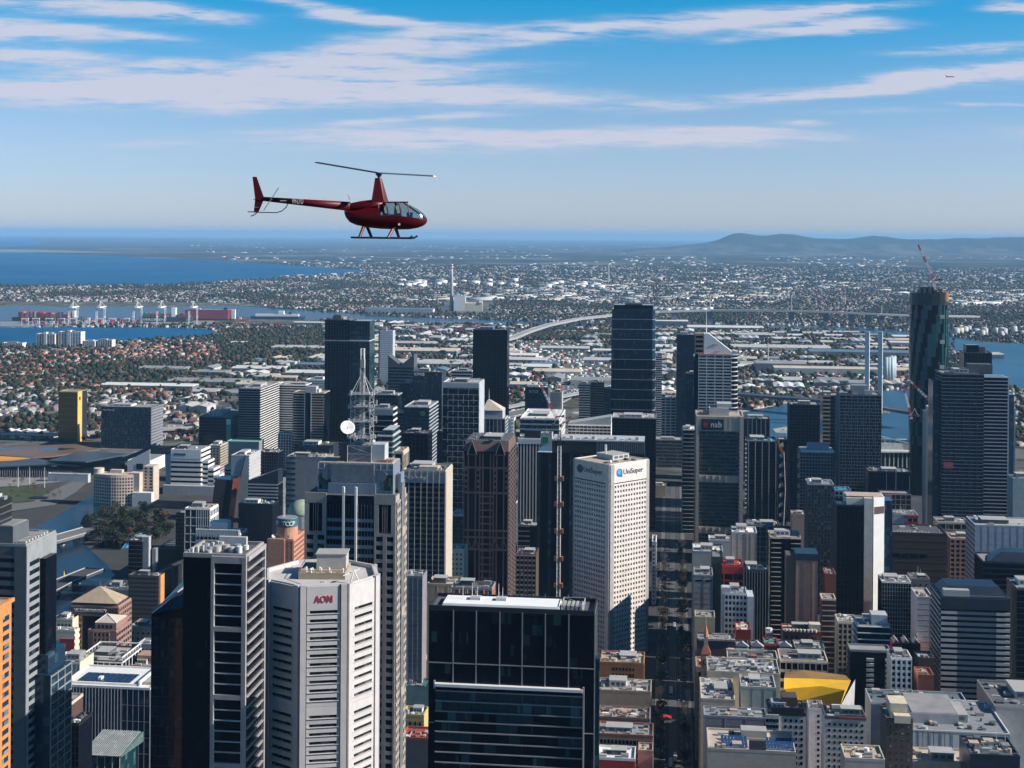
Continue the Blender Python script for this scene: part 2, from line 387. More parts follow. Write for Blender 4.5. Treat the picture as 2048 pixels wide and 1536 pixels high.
C_.red = mat('red_paint', (.42, .035, .03), .5); C_.brick = mat('red_brick', (.30, .10, .06), .85, streak=.15); C_.pink = mat('pink_stone', (.42, .26, .2), .75, streak=.12)
C_.brown = mat('brown_stone', (.10, .06, .05), .55, streak=.1); C_.navy = mat('navy_panel', (.02, .03, .05), .35); C_.tan = mat('tan_wall', (.45, .36, .27), .8, streak=.15)
C_.gold = mat('gold_cladding', (.72, .42, .08), .35, .5); C_.teal = mat('teal_panel', (.05, .14, .17), .4); C_.lgrey = mat('light_grey', (.45, .46, .47), .6, streak=.1)
G_ = glass('dark_glass', (.006, .012, .022), spec=.3); GB = glass('blue_glass', (.012, .03, .055), (.06, .11, .15), .2, spec=.35); GT = glass('teal_glass', (.005, .024, .032), (.05, .15, .16), .25, spec=.35)
GK = glass('black_glass', (.003, .005, .010), (.012, .02, .03), .08, spec=.09); GL = glass('lit_glass', (.02, .03, .04), (.34, .36, .33), .3); GW = glass('window_glass', (.006, .009, .016), (.13, .13, .12), .3, spec=.35)
# ------------------------------------------------------------------ ground, water, hills, haze
def ground_material():
    m = bpy.data.materials.new('land'); m.use_nodes = True; m.node_tree.nodes.clear(); t = NT(m.node_tree)
    p = t.add('ShaderNodeBsdfPrincipled'); o = t.add('ShaderNodeOutputMaterial'); t.l.new(p.outputs[0], o.inputs[0])
    g = t.add('ShaderNodeNewGeometry'); pos = g.outputs['Position']; sp = t.add('ShaderNodeSeparateXYZ'); t.l.new(pos, sp.inputs[0])
    y = sp.outputs[1]
    n1 = t.noise(pos, .0016, 6, .6); n2 = t.noise(pos, .012, 5, .65); n3 = t.noise(pos, .05, 4, .6)
    green = t.mix(n3, (.022, .035, .018), (.07, .07, .042))
    grey = t.mix(n3, (.08, .08, .078), (.2, .195, .185))
    sub = t.mix(t.ramp(n2, .40, .57), green, grey)
    vo = t.add('ShaderNodeTexVoronoi'); vo.feature = 'F1'; t.l.new(pos, vo.inputs['Vector']); vo.inputs['Scale'].default_value = .022
    pale = t.m('MULTIPLY', t.ramp(vo.outputs['Distance'], .34, .26), t.ramp(t.noise(pos, .006, 4, .6), .52, .6))
    spc = t.add('ShaderNodeSeparateColor'); t.l.new(vo.outputs['Color'], spc.inputs[0])
    sub = t.mix(t.m('MULTIPLY', pale, .8), sub, t.mix(spc.outputs[0], (.3, .29, .27), (.62, .58, .52)))
    cyv = t.m('ADD', t.m('MULTIPLY', sp.outputs[0], math.sin(.35)), t.m('MULTIPLY', y, math.cos(.35))); cxv = t.m('SUBTRACT', t.m('MULTIPLY', sp.outputs[0], math.cos(.35)), t.m('MULTIPLY', y, math.sin(.35)))
    def road(q, sp_, off, w_): return t.ramp(t.m('ABSOLUTE', t.m('SUBTRACT', t.m('FRACT', t.m('DIVIDE', t.m('ADD', q, off), sp_)), .5)), w_, w_ * .8)
    rd = t.m('MAXIMUM', road(cyv, 68., 17., .085), road(cxv, 240., 0., .03)); sub = t.mix(t.m('MULTIPLY', rd, .85), sub, (.15, .148, .145))
    field = t.mix(t.ramp(n1, .42, .6), (.014, .022, .018), (.065, .062, .048))
    far = t.mix(t.ramp(t.noise(pos, .00045, 5, .6), .5, .62), field, (.16, .145, .12))
    c = t.mix(t.ramp(y, 9500, 15000), sub, far)
    city = t.mix(n3, (.04, .042, .045), (.085, .085, .086))
    c = t.mix(t.ramp(t.m('ADD', y, t.m('MULTIPLY', n2, 400)), 2000, 2500), city, c)
    t.l.new(c, p.inputs['Base Color']); p.inputs['Roughness'].default_value = .95; p.inputs['Specular IOR Level'].default_value = .1
    return m
GM = ground_material()
HALF = 110000.
def grid_mesh(xs, ys, zf):
    mb = MB(); nx, ny = len(xs), len(ys)
    mb.v = [(x, y, zf(x, y)) for y in ys for x in xs]
    mb.f = [(j * nx + i, j * nx + i + 1, (j + 1) * nx + i + 1, (j + 1) * nx + i) for j in range(ny - 1) for i in range(nx - 1)]
    return mb
gx = [-HALF, -30000, -8000, -2000, 0, 2000, 8000, 30000, HALF]
grid_mesh(gx, [-HALF, -30000, -8000, -2000, 0, 1000, 2500, 6000, 15000, 40000, HALF], lambda x, y: 0).obj('ground', GM, kind='structure')

def water_material(name, col, rough, sc, strength):
    m = bpy.data.materials.new(name); m.use_nodes = True; m.node_tree.nodes.clear(); t = NT(m.node_tree)
    p = t.add('ShaderNodeBsdfPrincipled'); o = t.add('ShaderNodeOutputMaterial'); t.l.new(p.outputs[0], o.inputs[0])
    g = t.add('ShaderNodeNewGeometry'); pos = t.vm('MULTIPLY', g.outputs['Position'], (1, .55, 1))
    c = t.mix(t.ramp(t.noise(pos, .0011, 5, .6), .4, .65), col, tuple(k * 1.45 for k in col))
    c = t.mix(t.ramp(t.noise(pos, .009, 4, .6), .55, .75), c, tuple(k * .75 for k in col))
    t.l.new(c, p.inputs['Base Color']); p.inputs['Roughness'].default_value = rough; p.inputs['Specular IOR Level'].default_value = .12
    b = t.add('ShaderNodeBump'); b.inputs['Strength'].default_value = strength; b.inputs['Distance'].default_value = 1.
    t.l.new(t.noise(pos, sc, 4, .6), b.inputs['Height']); t.l.new(b.outputs[0], p.inputs['Normal'])
    return m
WBAY = water_material('bay_water', (.002, .078, .19), .5, .03, .6); WRIV = water_material('river_water', (.010, .028, .052), .25, .12, .35)
WHAR = water_material('harbour_water', (.03, .10, .17), .4, .08, .5)
def sheet(name, pxs, m, z=.4, **k):
    mb = MB(); mb.quad(*[gnd(x, y, z) for x, y in pxs]); return mb.obj(name, m, kind='structure', **k)
BAY = [(-500, 506), (0, 503), (120, 508), (250, 513), (400, 519), (520, 526), (640, 534), (745, 542), (700, 548), (620, 552), (520, 559), (400, 566), (330, 570), (200, 571), (-500, 571)]
SEA = [(-900, 474.5), (-200, 476), (0, 476.5), (60, 479), (95, 484), (70, 490), (20, 494), (-900, 498)]
MOUTH = [(-500, 612), (0, 611), (160, 614), (300, 613), (480, 612), (600, 620), (830, 634), (1000, 640), (1220, 646), (1500, 650), (1700, 655), (1880, 668), (1880, 684), (1700, 664), (1500, 658), (1330, 655), (1200, 652), (1000, 650), (820, 647), (660, 642), (480, 633), (330, 640), (0, 642), (-500, 645)]
COVE = [(-500, 660), (0, 655), (280, 655), (400, 657), (436, 662), (445, 668), (400, 675), (330, 680), (250, 684), (160, 690), (60, 694), (-500, 700)]
EAST = [(1895, 672), (1960, 684), (2100, 690), (2600, 700), (2600, 790), (2100, 790), (2000, 770), (1930, 730), (1900, 700)]
HARB = [(1320, 843), (1380, 836), (1540, 815), (1700, 790), (1840, 772), (1880, 790), (1880, 900), (1700, 905), (1540, 885), (1480, 870), (1330, 850)]
RIVER = [(-300, 1120), (60, 1060), (110, 1035), (150, 1010), (185, 990), (230, 975), (260, 1000), (200, 1030), (175, 1060), (170, 1090), (215, 1130), (230, 1150), (150, 1215), (60, 1260), (-300, 1330)]
sheet('sea', SEA, WBAY); sheet('bay', BAY, WBAY); sheet('river_mouth', MOUTH, WRIV); sheet('cove', COVE, WBAY); sheet('water', EAST, WHAR); sheet('harbour_water', HARB, WHAR); sheet('river', RIVER, WRIV)
SAND = mat('sand', (.42, .35, .27), .95, var=.3, scale=.02); MUD = mat('mudflat', (.22, .21, .18), .8, var=.4, scale=.004); GRASS = mat('turf', (.04, .06, .018), .95, var=.5, scale=.02)
ASPH = mat('asphalt', (.055, .057, .062), .9, var=.3, scale=.1); PAVE = mat('paving', (.13, .128, .125), .9, var=.3, scale=.2); FWY = mat('motorway_asphalt', (.16, .155, .15), .9, var=.25, scale=.02)
DIRT = mat('bare_earth', (.30, .24, .17), .95, var=.4, scale=.01)
sheet('beach', [(396, 656.5), (440, 660), (452, 668), (430, 676), (438, 667), (425, 660)], SAND, .8)
sheet('mudflat', [(330, 570.5), (400, 566.5), (520, 559.5), (640, 551), (760, 545), (900, 552), (760, 562), (600, 568), (480, 573)], MUD, .8)
sheet('sand_spit', [(-300, 497), (0, 498.5), (140, 501), (260, 506), (120, 505), (-300, 503)], MUD, .8)
for k, pp in enumerate(([(490, 612), (640, 612), (780, 617), (820, 628), (680, 622), (560, 617)], [(-100, 985), (55, 972), (100, 982), (66, 1002), (-100, 1018)], [(1180, 660), (1420, 660), (1420, 690), (1200, 690)],
                        [(1240, 845), (1325, 826), (1325, 838), (1240, 862)], [(2020, 800), (2200, 800), (2200, 850), (2025, 850)], [(1080, 690), (1230, 676), (1230, 700), (1090, 712)])):
    sheet('lawn', pp, GRASS, .9)
for pp in ([(1370, 835), (1540, 800), (1540, 812), (1372, 846)], [(1430, 790), (1560, 770), (1660, 760), (1540, 792), (1430, 812)], [(1320, 700), (1560, 690), (1700, 700), (1500, 745), (1320, 740)], [(150, 640), (430, 642), (420, 652), (0, 652)]):
    sheet('bare_ground', pp, DIRT, .7)

from mathutils import noise as mn
def hill_h(x, y):
    px = HX + x / y * F
    def b(c, w, h): return h * math.exp(-((px - c) / w) ** 2)
    top = b(1482, 40, 170) + b(1530, 45, 40) + b(1575, 50, 105) + b(1650, 90, 80) + b(1410, 55, 40) + b(1745, 50, 120) + b(1840, 70, 65) + b(1950, 110, 85) + b(2110, 150, 125)
    ridge = math.exp(-((y - 32000 - 700 * mn.noise((x / 2200, 0, 3))) / 1500.) ** 2)
    wob = 1 + .22 * mn.fractal(Vector((x / 700, y / 1300, 1)), 1.0, 2.0, 4)
    foot = 190 * math.exp(-(max(0, 32000 - y) / 2600.) ** 2) * (1 if y < 32000 else math.exp(-((y - 32000) / 2500.) ** 2))
    return min(498, foot + top * ridge * wob * 1.3) * min(1, max(0, (px - 1150) / 300)) ** 1.3 - 2
hm = MB(); NXH, NYH = 190, 24
for j in range(NYH):
    yy = 26500 + j * 380
    for i in range(NXH):
        xx = (1150 + i * 8 - HX) / F * 32000
        hm.v.append((xx, yy, hill_h(xx, yy)))
hm.f = [(j * NXH + i, j * NXH + i + 1, (j + 1) * NXH + i + 1, (j + 1) * NXH + i) for j in range(NYH - 1) for i in range(NXH - 1)]
def hill_material():
    m = bpy.data.materials.new('hill_scrub'); m.use_nodes = True; t = NT(m.node_tree); p = m.node_tree.nodes['Principled BSDF']; g = t.add('ShaderNodeNewGeometry'); sp = t.add('ShaderNodeSeparateXYZ'); t.l.new(g.outputs['Position'], sp.inputs[0])
    n = t.noise(t.vm('MULTIPLY', g.outputs['Position'], (1, .35, 1)), .0018, 6, .65); k = t.ramp(t.m('MULTIPLY_ADD', n, 60, sp.outputs[2]), 215, 260)
    t.l.new(t.mix(k, t.mix(t.ramp(n, .4, .6), (.03, .033, .026), (.13, .12, .10)), (.035, .045, .035)), p.inputs['Base Color']); p.inputs['Roughness'].default_value = .95; p.inputs['Specular IOR Level'].default_value = .1; return m
hm.obj('hills', hill_material(), smooth=True, kind='structure')

hz = MB().box(-HALF - 500, -HALF - 500, -1., HALF + 500, HALF + 500, 508.).mesh('haze', [])
def haze_mat():
    m = bpy.data.materials.new('haze'); m.use_nodes = True; m.node_tree.nodes.clear(); t = NT(m.node_tree)
    v = t.add('ShaderNodeVolumePrincipled'); v.inputs['Color'].default_value = (*HAZE_COLOR, 1); v.inputs['Density'].default_value = HAZE_DENSITY; v.inputs['Anisotropy'].default_value = 0.0
    o = t.add('ShaderNodeOutputMaterial'); t.l.new(v.outputs[0], o.inputs['Volume']); return m
hz.materials.append(haze_mat()); ho = raw('haze', hz); ho['kind'] = 'stuff'

# ------------------------------------------------------------------ the street through the city, its kerbs and markings
def street(c_px, w, dir_px, d0, d1, kerb=4.5):
    c0 = gnd(*c_px); a = -math.atan((dir_px - HX) / F)
    dirv = Vector((-math.sin(a), math.cos(a), 0)); nrm = Vector((math.cos(a), math.sin(a), 0)); p0 = c0 + dirv * d0; p1 = c0 + dirv * d1
    def strip(x0, x1, z, m, name, zb=None):
        mb = MB()
        if zb is None: mb.quad(*[tuple(q) for q in (p0 + nrm * x0 + Vector((0, 0, z)), p0 + nrm * x1 + Vector((0, 0, z)), p1 + nrm * x1 + Vector((0, 0, z)), p1 + nrm * x0 + Vector((0, 0, z)))])
        else:
            q = [p0 + nrm * x0, p0 + nrm * x1, p1 + nrm * x1, p1 + nrm * x0]; mb.prism([(k.x, k.y) for k in q], zb, z)
        return mb.obj(name, m, kind='structure')
    h = w / 2
    strip(-h + kerb, h - kerb, .02, ASPH, 'road'); strip(-h, -h + kerb, .15, PAVE, 'pavement', -.3); strip(h - kerb, h, .15, PAVE, 'pavement', -.3)
    mk = MB(); n = int((d1 - d0) / 12)
    for i in range(n):
        for xx in (-h + kerb + 3.2, h - kerb - 3.2):
            q = p0 + dirv * (i * 12); r = q + dirv * 4
            mk.quad(*[tuple(k) for k in (q + nrm * (xx - .1) + Vector((0, 0, .03)), q + nrm * (xx + .1) + Vector((0, 0, .03)), r + nrm * (xx + .1) + Vector((0, 0, .03)), r + nrm * (xx - .1) + Vector((0, 0, .03)))])
    for xx in (-2.1, -.7, .7, 2.1):                              # tram rails
        q, r = p0, p1
        mk.quad(*[tuple(k) for k in (q + nrm * (xx - .06) + Vector((0, 0, .03)), q + nrm * (xx + .06) + Vector((0, 0, .03)), r + nrm * (xx + .06) + Vector((0, 0, .03)), r + nrm * (xx - .06) + Vector((0, 0, .03)))])
    mk.obj('road_markings', mat('road_paint', (.5, .5, .48), .7, var=.2), kind='structure')
    return c0, dirv, nrm
ST0, STD, STN = street((1346, 1536), 27, 1345, -420, 1050)
for dd in (60, 292, 520, 745):                                    # cross streets
    p = ST0 + STD * dd
    mb = MB()
    for k in (-1, 1):
        a = p + STN * (k * 13.6); b = p + STN * (k * 420)
        mb.quad(*[tuple(q + Vector((0, 0, .03))) for q in ((a - STD * 6, b - STD * 6, b + STD * 6, a + STD * 6) if k > 0 else (b - STD * 6, a - STD * 6, a + STD * 6, b + STD * 6))])
    mb.obj('cross_street', ASPH, kind='structure')

# ------------------------------------------------------------------ suburbs: houses, sheds, trees
def mass(name, V, pat, mi, mats, **tags):
    """V (N,k,3) vertices of N alike bodies, pat their faces, mi (N,len(pat)) material numbers"""
    N, k = V.shape[:2]; me = bpy.data.meshes.new(name)
    ln = np.array([len(f) for f in pat]); fl = np.concatenate([np.array(f) for f in pat])
    loops = (np.arange(N)[:, None] * k + fl[None]).ravel(); tot = np.tile(ln, N); st = np.concatenate([[0], np.cumsum(tot)[:-1]])
    me.vertices.add(N * k); me.vertices.foreach_set('co', V.reshape(-1).astype(np.float32))
    me.loops.add(len(loops)); me.loops.foreach_set('vertex_index', loops.astype(np.int32))
    me.polygons.add(N * len(pat)); me.polygons.foreach_set('loop_start', st.astype(np.int32)); me.polygons.foreach_set('loop_total', tot.astype(np.int32))
    for m in mats: me.materials.append(m)
    me.polygons.foreach_set('material_index', mi.ravel().astype(np.int32)); me.update(); me.validate()
    o = bpy.data.objects.new(name, me); LINK(o); return tag(o, **tags)
def inpoly(px, py, poly):
    r = np.zeros(len(px), bool); n = len(poly)
    for i in range(n):
        x0, y0 = poly[i]; x1, y1 = poly[(i + 1) % n]
        c = ((y0 > py) != (y1 > py)); r ^= c & (px < (x1 - x0) * (py - y0) / ((y1 - y0) or 1e-9) + x0)
    return r
def topx(x, y, z=0.):
    u = x / y; v = (CAMH - z) / y
    return HX + (u * CR - v * SR) * F, HY + (u * SR + v * CR) * F
WATERS = [BAY, MOUTH, COVE, EAST, HARB, RIVER]
PORT = [(-500, 600), (500, 606), (640, 636), (640, 655), (430, 650), (-500, 662)]
SHED1 = [(380, 745), (560, 720), (660, 715), (660, 800), (380, 830)]; SHED2 = [(735, 640), (1235, 662), (1235, 800), (735, 800)]; SHED3 = [(1305, 662), (1840, 668), (1840, 775), (1540, 780), (1305, 800)]
TREEY = [(440, 662), (640, 655), (660, 720), (560, 725), (470, 740), (430, 700)]
MBW = [(1000, 660), (1120, 668), (1300, 770), (1260, 880), (1000, 860), (1130, 745), (1010, 690)]
PSTN = [(880, 596), (990, 596), (990, 628), (880, 628)]
ROOFS = [mat('terracotta_tiles', (.34, .11, .06), .85, var=.3, scale=.05), mat('grey_tiles', (.17, .17, .18), .8, var=.3, scale=.05), mat('iron_roof', (.36, .37, .38), .6, var=.25, scale=.05), mat('pale_tiles', (.27, .24, .215), .8, var=.3, scale=.05), mat('white_wall', (.50, .47, .43), .8, var=.3, scale=.03), mat('weatherboard', (.24, .22, .2), .8, var=.25, scale=.03)]
HP = [(0, 1, 5, 4), (1, 2, 6, 5), (2, 3, 7, 6), (3, 0, 4, 7), (4, 5, 9, 8), (6, 7, 8, 9), (5, 6, 9), (7, 4, 8)]
def house_verts(x, y, rot, a, b, h, rh, gable):
    N = len(x); c, s = np.cos(rot), np.sin(rot); V = np.zeros((N, 10, 3))
    def put(i, lx, ly, z): V[:, i, 0] = x + lx * c - ly * s; V[:, i, 1] = y + lx * s + ly * c; V[:, i, 2] = z
    for i, (sx, sy) in enumerate(((-1, -1), (1, -1), (1, 1), (-1, 1))): put(i, sx * a, sy * b, -.2); put(i + 4, sx * a, sy * b, h)
    k = np.where(gable, a, np.maximum(a - b * .8, a * .1)); put(8, -k, 0, h + rh); put(9, k, 0, h + rh); return V
def scatter(d0, d1, area, umin=-60, umax=2108):
    A = (umax - umin) / F * (d1 ** 2 - d0 ** 2) / 2; n = int(A / area)
    d = np.sqrt(RNG.uniform(d0 ** 2, d1 ** 2, n)); u = RNG.uniform((umin - HX) / F, (umax - HX) / F, n)
    x, y = u * d, d
    g = 34.; th = -.35                                             # settle on a jittered street grid
    cx, cy_ = x * math.cos(th) + y * math.sin(th), -x * math.sin(th) + y * math.cos(th)
    cy_ = np.round(cy_ / g) * g + RNG.normal(0, 2.5, n); x, y = cx * math.cos(th) - cy_ * math.sin(th), cx * math.sin(th) + cy_ * math.cos(th)
    ok = y > 1500; x, y = x[ok], y[ok]; px, py = topx(x, y); ok = np.ones(len(px), bool)
    for w in WATERS + [PORT, MBW, PSTN]: ok &= ~inpoly(px, py, w)
    return x[ok], y[ok], px[ok], py[ok]
def patch(x, y, s, seed):                                         # cheap smooth noise for clumping
    r = np.random.default_rng(seed); o = np.zeros(len(x))
    for i in range(7):
        a = r.uniform(0, 6.28); f = r.uniform(.5, 2.2) / s; o += np.sin((x * math.cos(a) + y * math.sin(a)) * f * 6.28 + r.uniform(0, 6.28))
    return o / 7
houses = []; trees = []
for d0, d1, area, sc in ((2350, 4200, 520, 1.), (4200, 7000, 620, 1.), (7000, 10500, 1050, 1.1), (10500, 16000, 5000, 1.6)):
    x, y, px, py = scatter(d0, d1, area); n = len(x)
    shed = inpoly(px, py, SHED1) | inpoly(px, py, SHED2) | inpoly(px, py, SHED3)
    keep = ~shed & ~inpoly(px, py, TREEY) & (patch(x, y, 900, 3) > np.where(y > 6000, -.12, -.28)) & (RNG.random(n) < np.where(y > 9000, .75, .97))
    houses.append(np.stack([x, y, px, py, np.full(n, sc)], 1)[keep])
    x, y, px, py = scatter(d0, d1, area * (.42 if d0 < 7000 else .6)); n = len(x)
    shed = inpoly(px, py, SHED1) | inpoly(px, py, SHED2) | inpoly(px, py, SHED3); ty = inpoly(px, py, TREEY)
    pr = np.where(ty, 1., np.where(shed, .3, .6 + .7 * patch(x, y, 700, 5)))
    x += RNG.normal(0, 14, n); y += RNG.normal(0, 14, n); keep = RNG.random(n) < pr
    trees.append(np.stack([x, y, px, py, np.full(n, sc)], 1)[keep])
HS = np.concatenate(houses); TR = np.concatenate(trees)
def near_first(A, most=300):
    vis = (A[:, 2] > 0) & (A[:, 2] < 2048) & ((A[:, 2] < 640) & (A[:, 3] > 700))
    o = np.argsort(A[:, 1] + np.where(vis, 0, 1e6)); return A[o[:most]], A[o[most:]]
HN, HF = near_first(HS); TN, TF = near_first(TR, 100)
def house_args(A):
    n = len(A); rot = -.35 + RNG.choice([0, math.pi / 2], n) + RNG.normal(0, .04, n); sc = A[:, 4]
    a = RNG.uniform(6.5, 10.5, n) * sc; b = RNG.uniform(4.2, 6.2, n) * sc; h = RNG.uniform(3.2, 6.5, n) * (1 + (sc - 1) * .3); rh = b * .55
    red = inpoly(A[:, 2], A[:, 3], [(150, 690), (700, 690), (700, 790), (300, 800), (-100, 760)])
    rc = np.where(red & (RNG.random(n) < .75), 0, RNG.choice([0, 1, 2, 3], n, p=[.12, .30, .33, .25]))
    wc = RNG.choice([4, 5], n, p=[.6, .4]); return rot, a, b, h, rh, RNG.random(n) < .4, rc, wc
rot, a, b, h, rh, gb, rc, wc = house_args(HF)
V = house_verts(HF[:, 0], HF[:, 1], rot, a, b, h, rh, gb)
mi = np.concatenate([np.repeat(wc[:, None], 4, 1), np.repeat(rc[:, None], 4, 1)], 1); mi[:, 6:] = np.where(gb[:, None], wc[:, None], rc[:, None])
mass('far_houses', V, HP, mi, ROOFS, label='thousands of pale and red roofed houses spread across the far flat suburbs', cat='houses', kind='stuff')
def zone(px, py):
    a = 'left of the gold tower' if px < 115 else 'behind the gold tower' if px < 190 else 'behind the chequered hotel' if px < 335 else 'behind the stepped white offices' if px < 400 else 'behind the teal-signed block' if px < 480 else 'behind the curved banded tower' if px < 560 else 'behind the tan banded tower'
    return a + (', nearest rows' if py > 800 else ', middle rows' if py > 765 else ', far rows')
FORM = ['hipped', 'gabled', 'long hipped']
HL = ['terracotta tiled', 'dark grey tiled', 'pale iron', 'light brown tiled']
rot, a, b, h, rh, gb, rc, wc = house_args(HN)
_hw = {}
for i in range(len(HN)):
    key = (int(rc[i]), int(wc[i]), int(i % 3)); Lx, Ly, hh = (8.5, 5.2, 4.6) if key[2] == 0 else ((7.2, 5.6, 5.6) if key[2] == 1 else (10, 4.8, 3.8))
    if key not in _hw:
        q = house_verts(np.zeros(1), np.zeros(1), np.zeros(1), np.array([Lx]), np.array([Ly]), np.array([hh]), np.array([Ly * .55]), np.array([key[2] == 1]))[0]
        wv = MB(); wv.v = [tuple(k) for k in q[:8]]; wv.f = [HP[j] for j in range(4)]
        rv = MB(); rv.v = [tuple(k * np.array([1.06, 1.06, 1])) for k in q[4:]]; rv.f = [tuple(j - 4 for j in f) for f in HP[4:]]
        dn = MB()
        for sx in (-.55, 0, .5): dn.box(Lx * sx, -Ly - .12, 1.0, Lx * sx + 1.6, -Ly + .1, 2.3)
        _hw[key] = (wv.mesh('wall', ROOFS[key[1]]), rv.mesh('roof', ROOFS[key[0]]), dn.mesh('window', GW))
    e = empty('house', f'house, {FORM[key[2]]} {HL[key[0]]} roof, {("white", "brown")[key[1] - 4]} walls, {zone(HN[i, 2], HN[i, 3])}', 'house', (HN[i, 0], HN[i, 1], 0), float(rot[i]), 'houses in the near suburb')
    raw('wall', _hw[key][0], e); _r = raw('roof', _hw[key][1], e); tag(raw('windows', _hw[key][2], e), kind='stuff'); sub(raw('chimney', unit(ROOFS[0]), None, (1.2, .6, hh + 1), (.9, .7, 2.6)), _r)
# trees
def foliage(name, a, b, sc=.9):
    m = bpy.data.materials.new(name); m.use_nodes = True; m.node_tree.nodes.clear(); t = NT(m.node_tree)
    p = t.add('ShaderNodeBsdfPrincipled'); o = t.add('ShaderNodeOutputMaterial'); t.l.new(p.outputs[0], o.inputs[0])
    g = t.add('ShaderNodeNewGeometry'); oi = t.add('ShaderNodeObjectInfo')
    c = t.mix(t.ramp(t.noise(g.outputs['Position'], sc, 4, .65), .35, .68), a, b)
    c = t.mix(t.m('MULTIPLY', t.noise(g.outputs['Position'], .013, 3), .7), c, tuple(k * .55 for k in a)); c = t.mix(t.m('MULTIPLY', oi.outputs['Random'], .35), c, tuple(k * .6 for k in b))
    t.l.new(c, p.inputs['Base Color']); p.inputs['Roughness'].default_value = .9; p.inputs['Specular IOR Level'].default_value = .15; return m
LEAF = foliage('leaves', (.018, .03, .018), (.052, .066, .034)); LEAF2 = foliage('brown_leaves', (.06, .045, .03), (.13, .085, .05)); BARE = foliage('bare_twigs', (.09, .065, .05), (.20, .14, .11)); BARK = mat('bark', (.09, .07, .055), .95)
ICO_P = []
import bmesh
_b = bmesh.new(); bmesh.ops.create_icosphere(_b, subdivisions=1, radius=1.); ICO = np.array([v.co[:] for v in _b.verts]); ICO_F = [tuple(v.index for v in f.verts) for f in _b.faces]; _b.free()
def tree_mass(name, A, mats, label, hmin=7, hmax=15):
    n = len(A); h = RNG.uniform(hmin, hmax, n) * (A[:, 4] ** .5); r = h * RNG.uniform(.36, .6, n) * np.where(A[:, 4] > 1.1, 1.5, 1.)
    J = RNG.uniform(.7, 1.25, (n, len(ICO), 1)); Vt = ICO[None] * J
    Vt = Vt * np.stack([r, r, h * .5], 1)[:, None, :] + np.stack([A[:, 0], A[:, 1], h * .55], 1)[:, None, :]
    mi = np.repeat(RNG.choice(len(mats), n, p=[.72, .16, .12])[:, None], len(ICO_F), 1)
    mass(name, Vt, ICO_F, mi, mats, label=label, cat='trees', kind='stuff')
tree_mass('far_trees', TF, [LEAF, LEAF2, BARE], 'dark green trees scattered between the houses of the far suburbs')
def crown_mesh(seed, m, n=300, rx=1., bare=False):
    r = random.Random(seed); mb = MB(); lob = [(r.uniform(-.5, .5), r.uniform(-.5, .5), r.uniform(-.3, .55), r.uniform(.35, .6)) for _ in range(7)]
    for i in range(n):
        l = r.choice(lob); d = Vector((r.gauss(0, 1), r.gauss(0, 1), r.gauss(0, 1))).normalized() * l[3] * r.uniform(.55, 1.08)
        c = Vector(l[:3]) + d; s_ = r.uniform(.07, .16) * (.75 if bare else 1)
        a = Vector((r.gauss(0, 1), r.gauss(0, 1), r.gauss(0, 1))).normalized(); b = a.orthogonal().normalized()
        if bare: mb.quad(c - a * s_ * 1.6, c + b * s_ * .25, c + a * s_ * 1.6)
        else: mb.quad(c - a * s_, c - b * s_, c + a * s_, c + b * s_ * r.uniform(.4, 1.2))
    return mb.mesh('crown', m)
TREE_K = {}
def tree_kind(k):
    if k in TREE_K: return TREE_K[k]
    m, n, bare = {'green': (LEAF, 320, 0), 'brown': (LEAF2, 300, 0), 'bare': (BARE, 420, 1)}[k[0]]
    cr = crown_mesh(k[1] * 7 + 1, m, n, bare=bool(bare)); r = random.Random(k[1]); tk = MB().tube((0, 0, -1.6), (0, 0, -.25), .07, .05, 6)
    for i in range(5):
        a = i * 1.26 + r.uniform(0, .5); q = Vector((math.cos(a) * .45, math.sin(a) * .45, r.uniform(.15, .5))); tk.tube((0, 0, -.45 + .05 * i), q, .04, .012, 4)
        if bare:
            for _ in range(4): tk.tube(q * r.uniform(.4, .9), q + Vector((r.uniform(-.35, .35), r.uniform(-.35, .35), r.uniform(.05, .4))), .015, .005, 3)
    TREE_K[k] = (cr, tk.mesh('trunk', BARK)); return TREE_K[k]
def tree(x, y, h, kind, label, group, z=0.):
    r = random.Random(int(x * 13 + y * 7)); cr, tk = tree_kind((kind, r.randint(0, 3)))
    e = empty('tree', label, 'tree', (x, y, z), r.uniform(0, 6.28), group); s_ = h / 2.45
    for nm, me in (('crown', cr), ('trunk', tk)): raw(nm, me, e, (0, 0, 1.6 * s_), (s_ * r.uniform(.9, 1.15), s_, s_))
    return e
for q in TN:
    k = random.random(); kd = 'green' if k < .68 else ('brown' if k < .84 else 'bare')
    tree(q[0], q[1], random.uniform(9, 17), kd, {'green': 'dark evergreen tree', 'brown': 'brown-leaved tree', 'bare': 'leafless winter tree'}[kd] + ' among houses ' + zone(q[2], q[3]), 'trees of the near suburb')
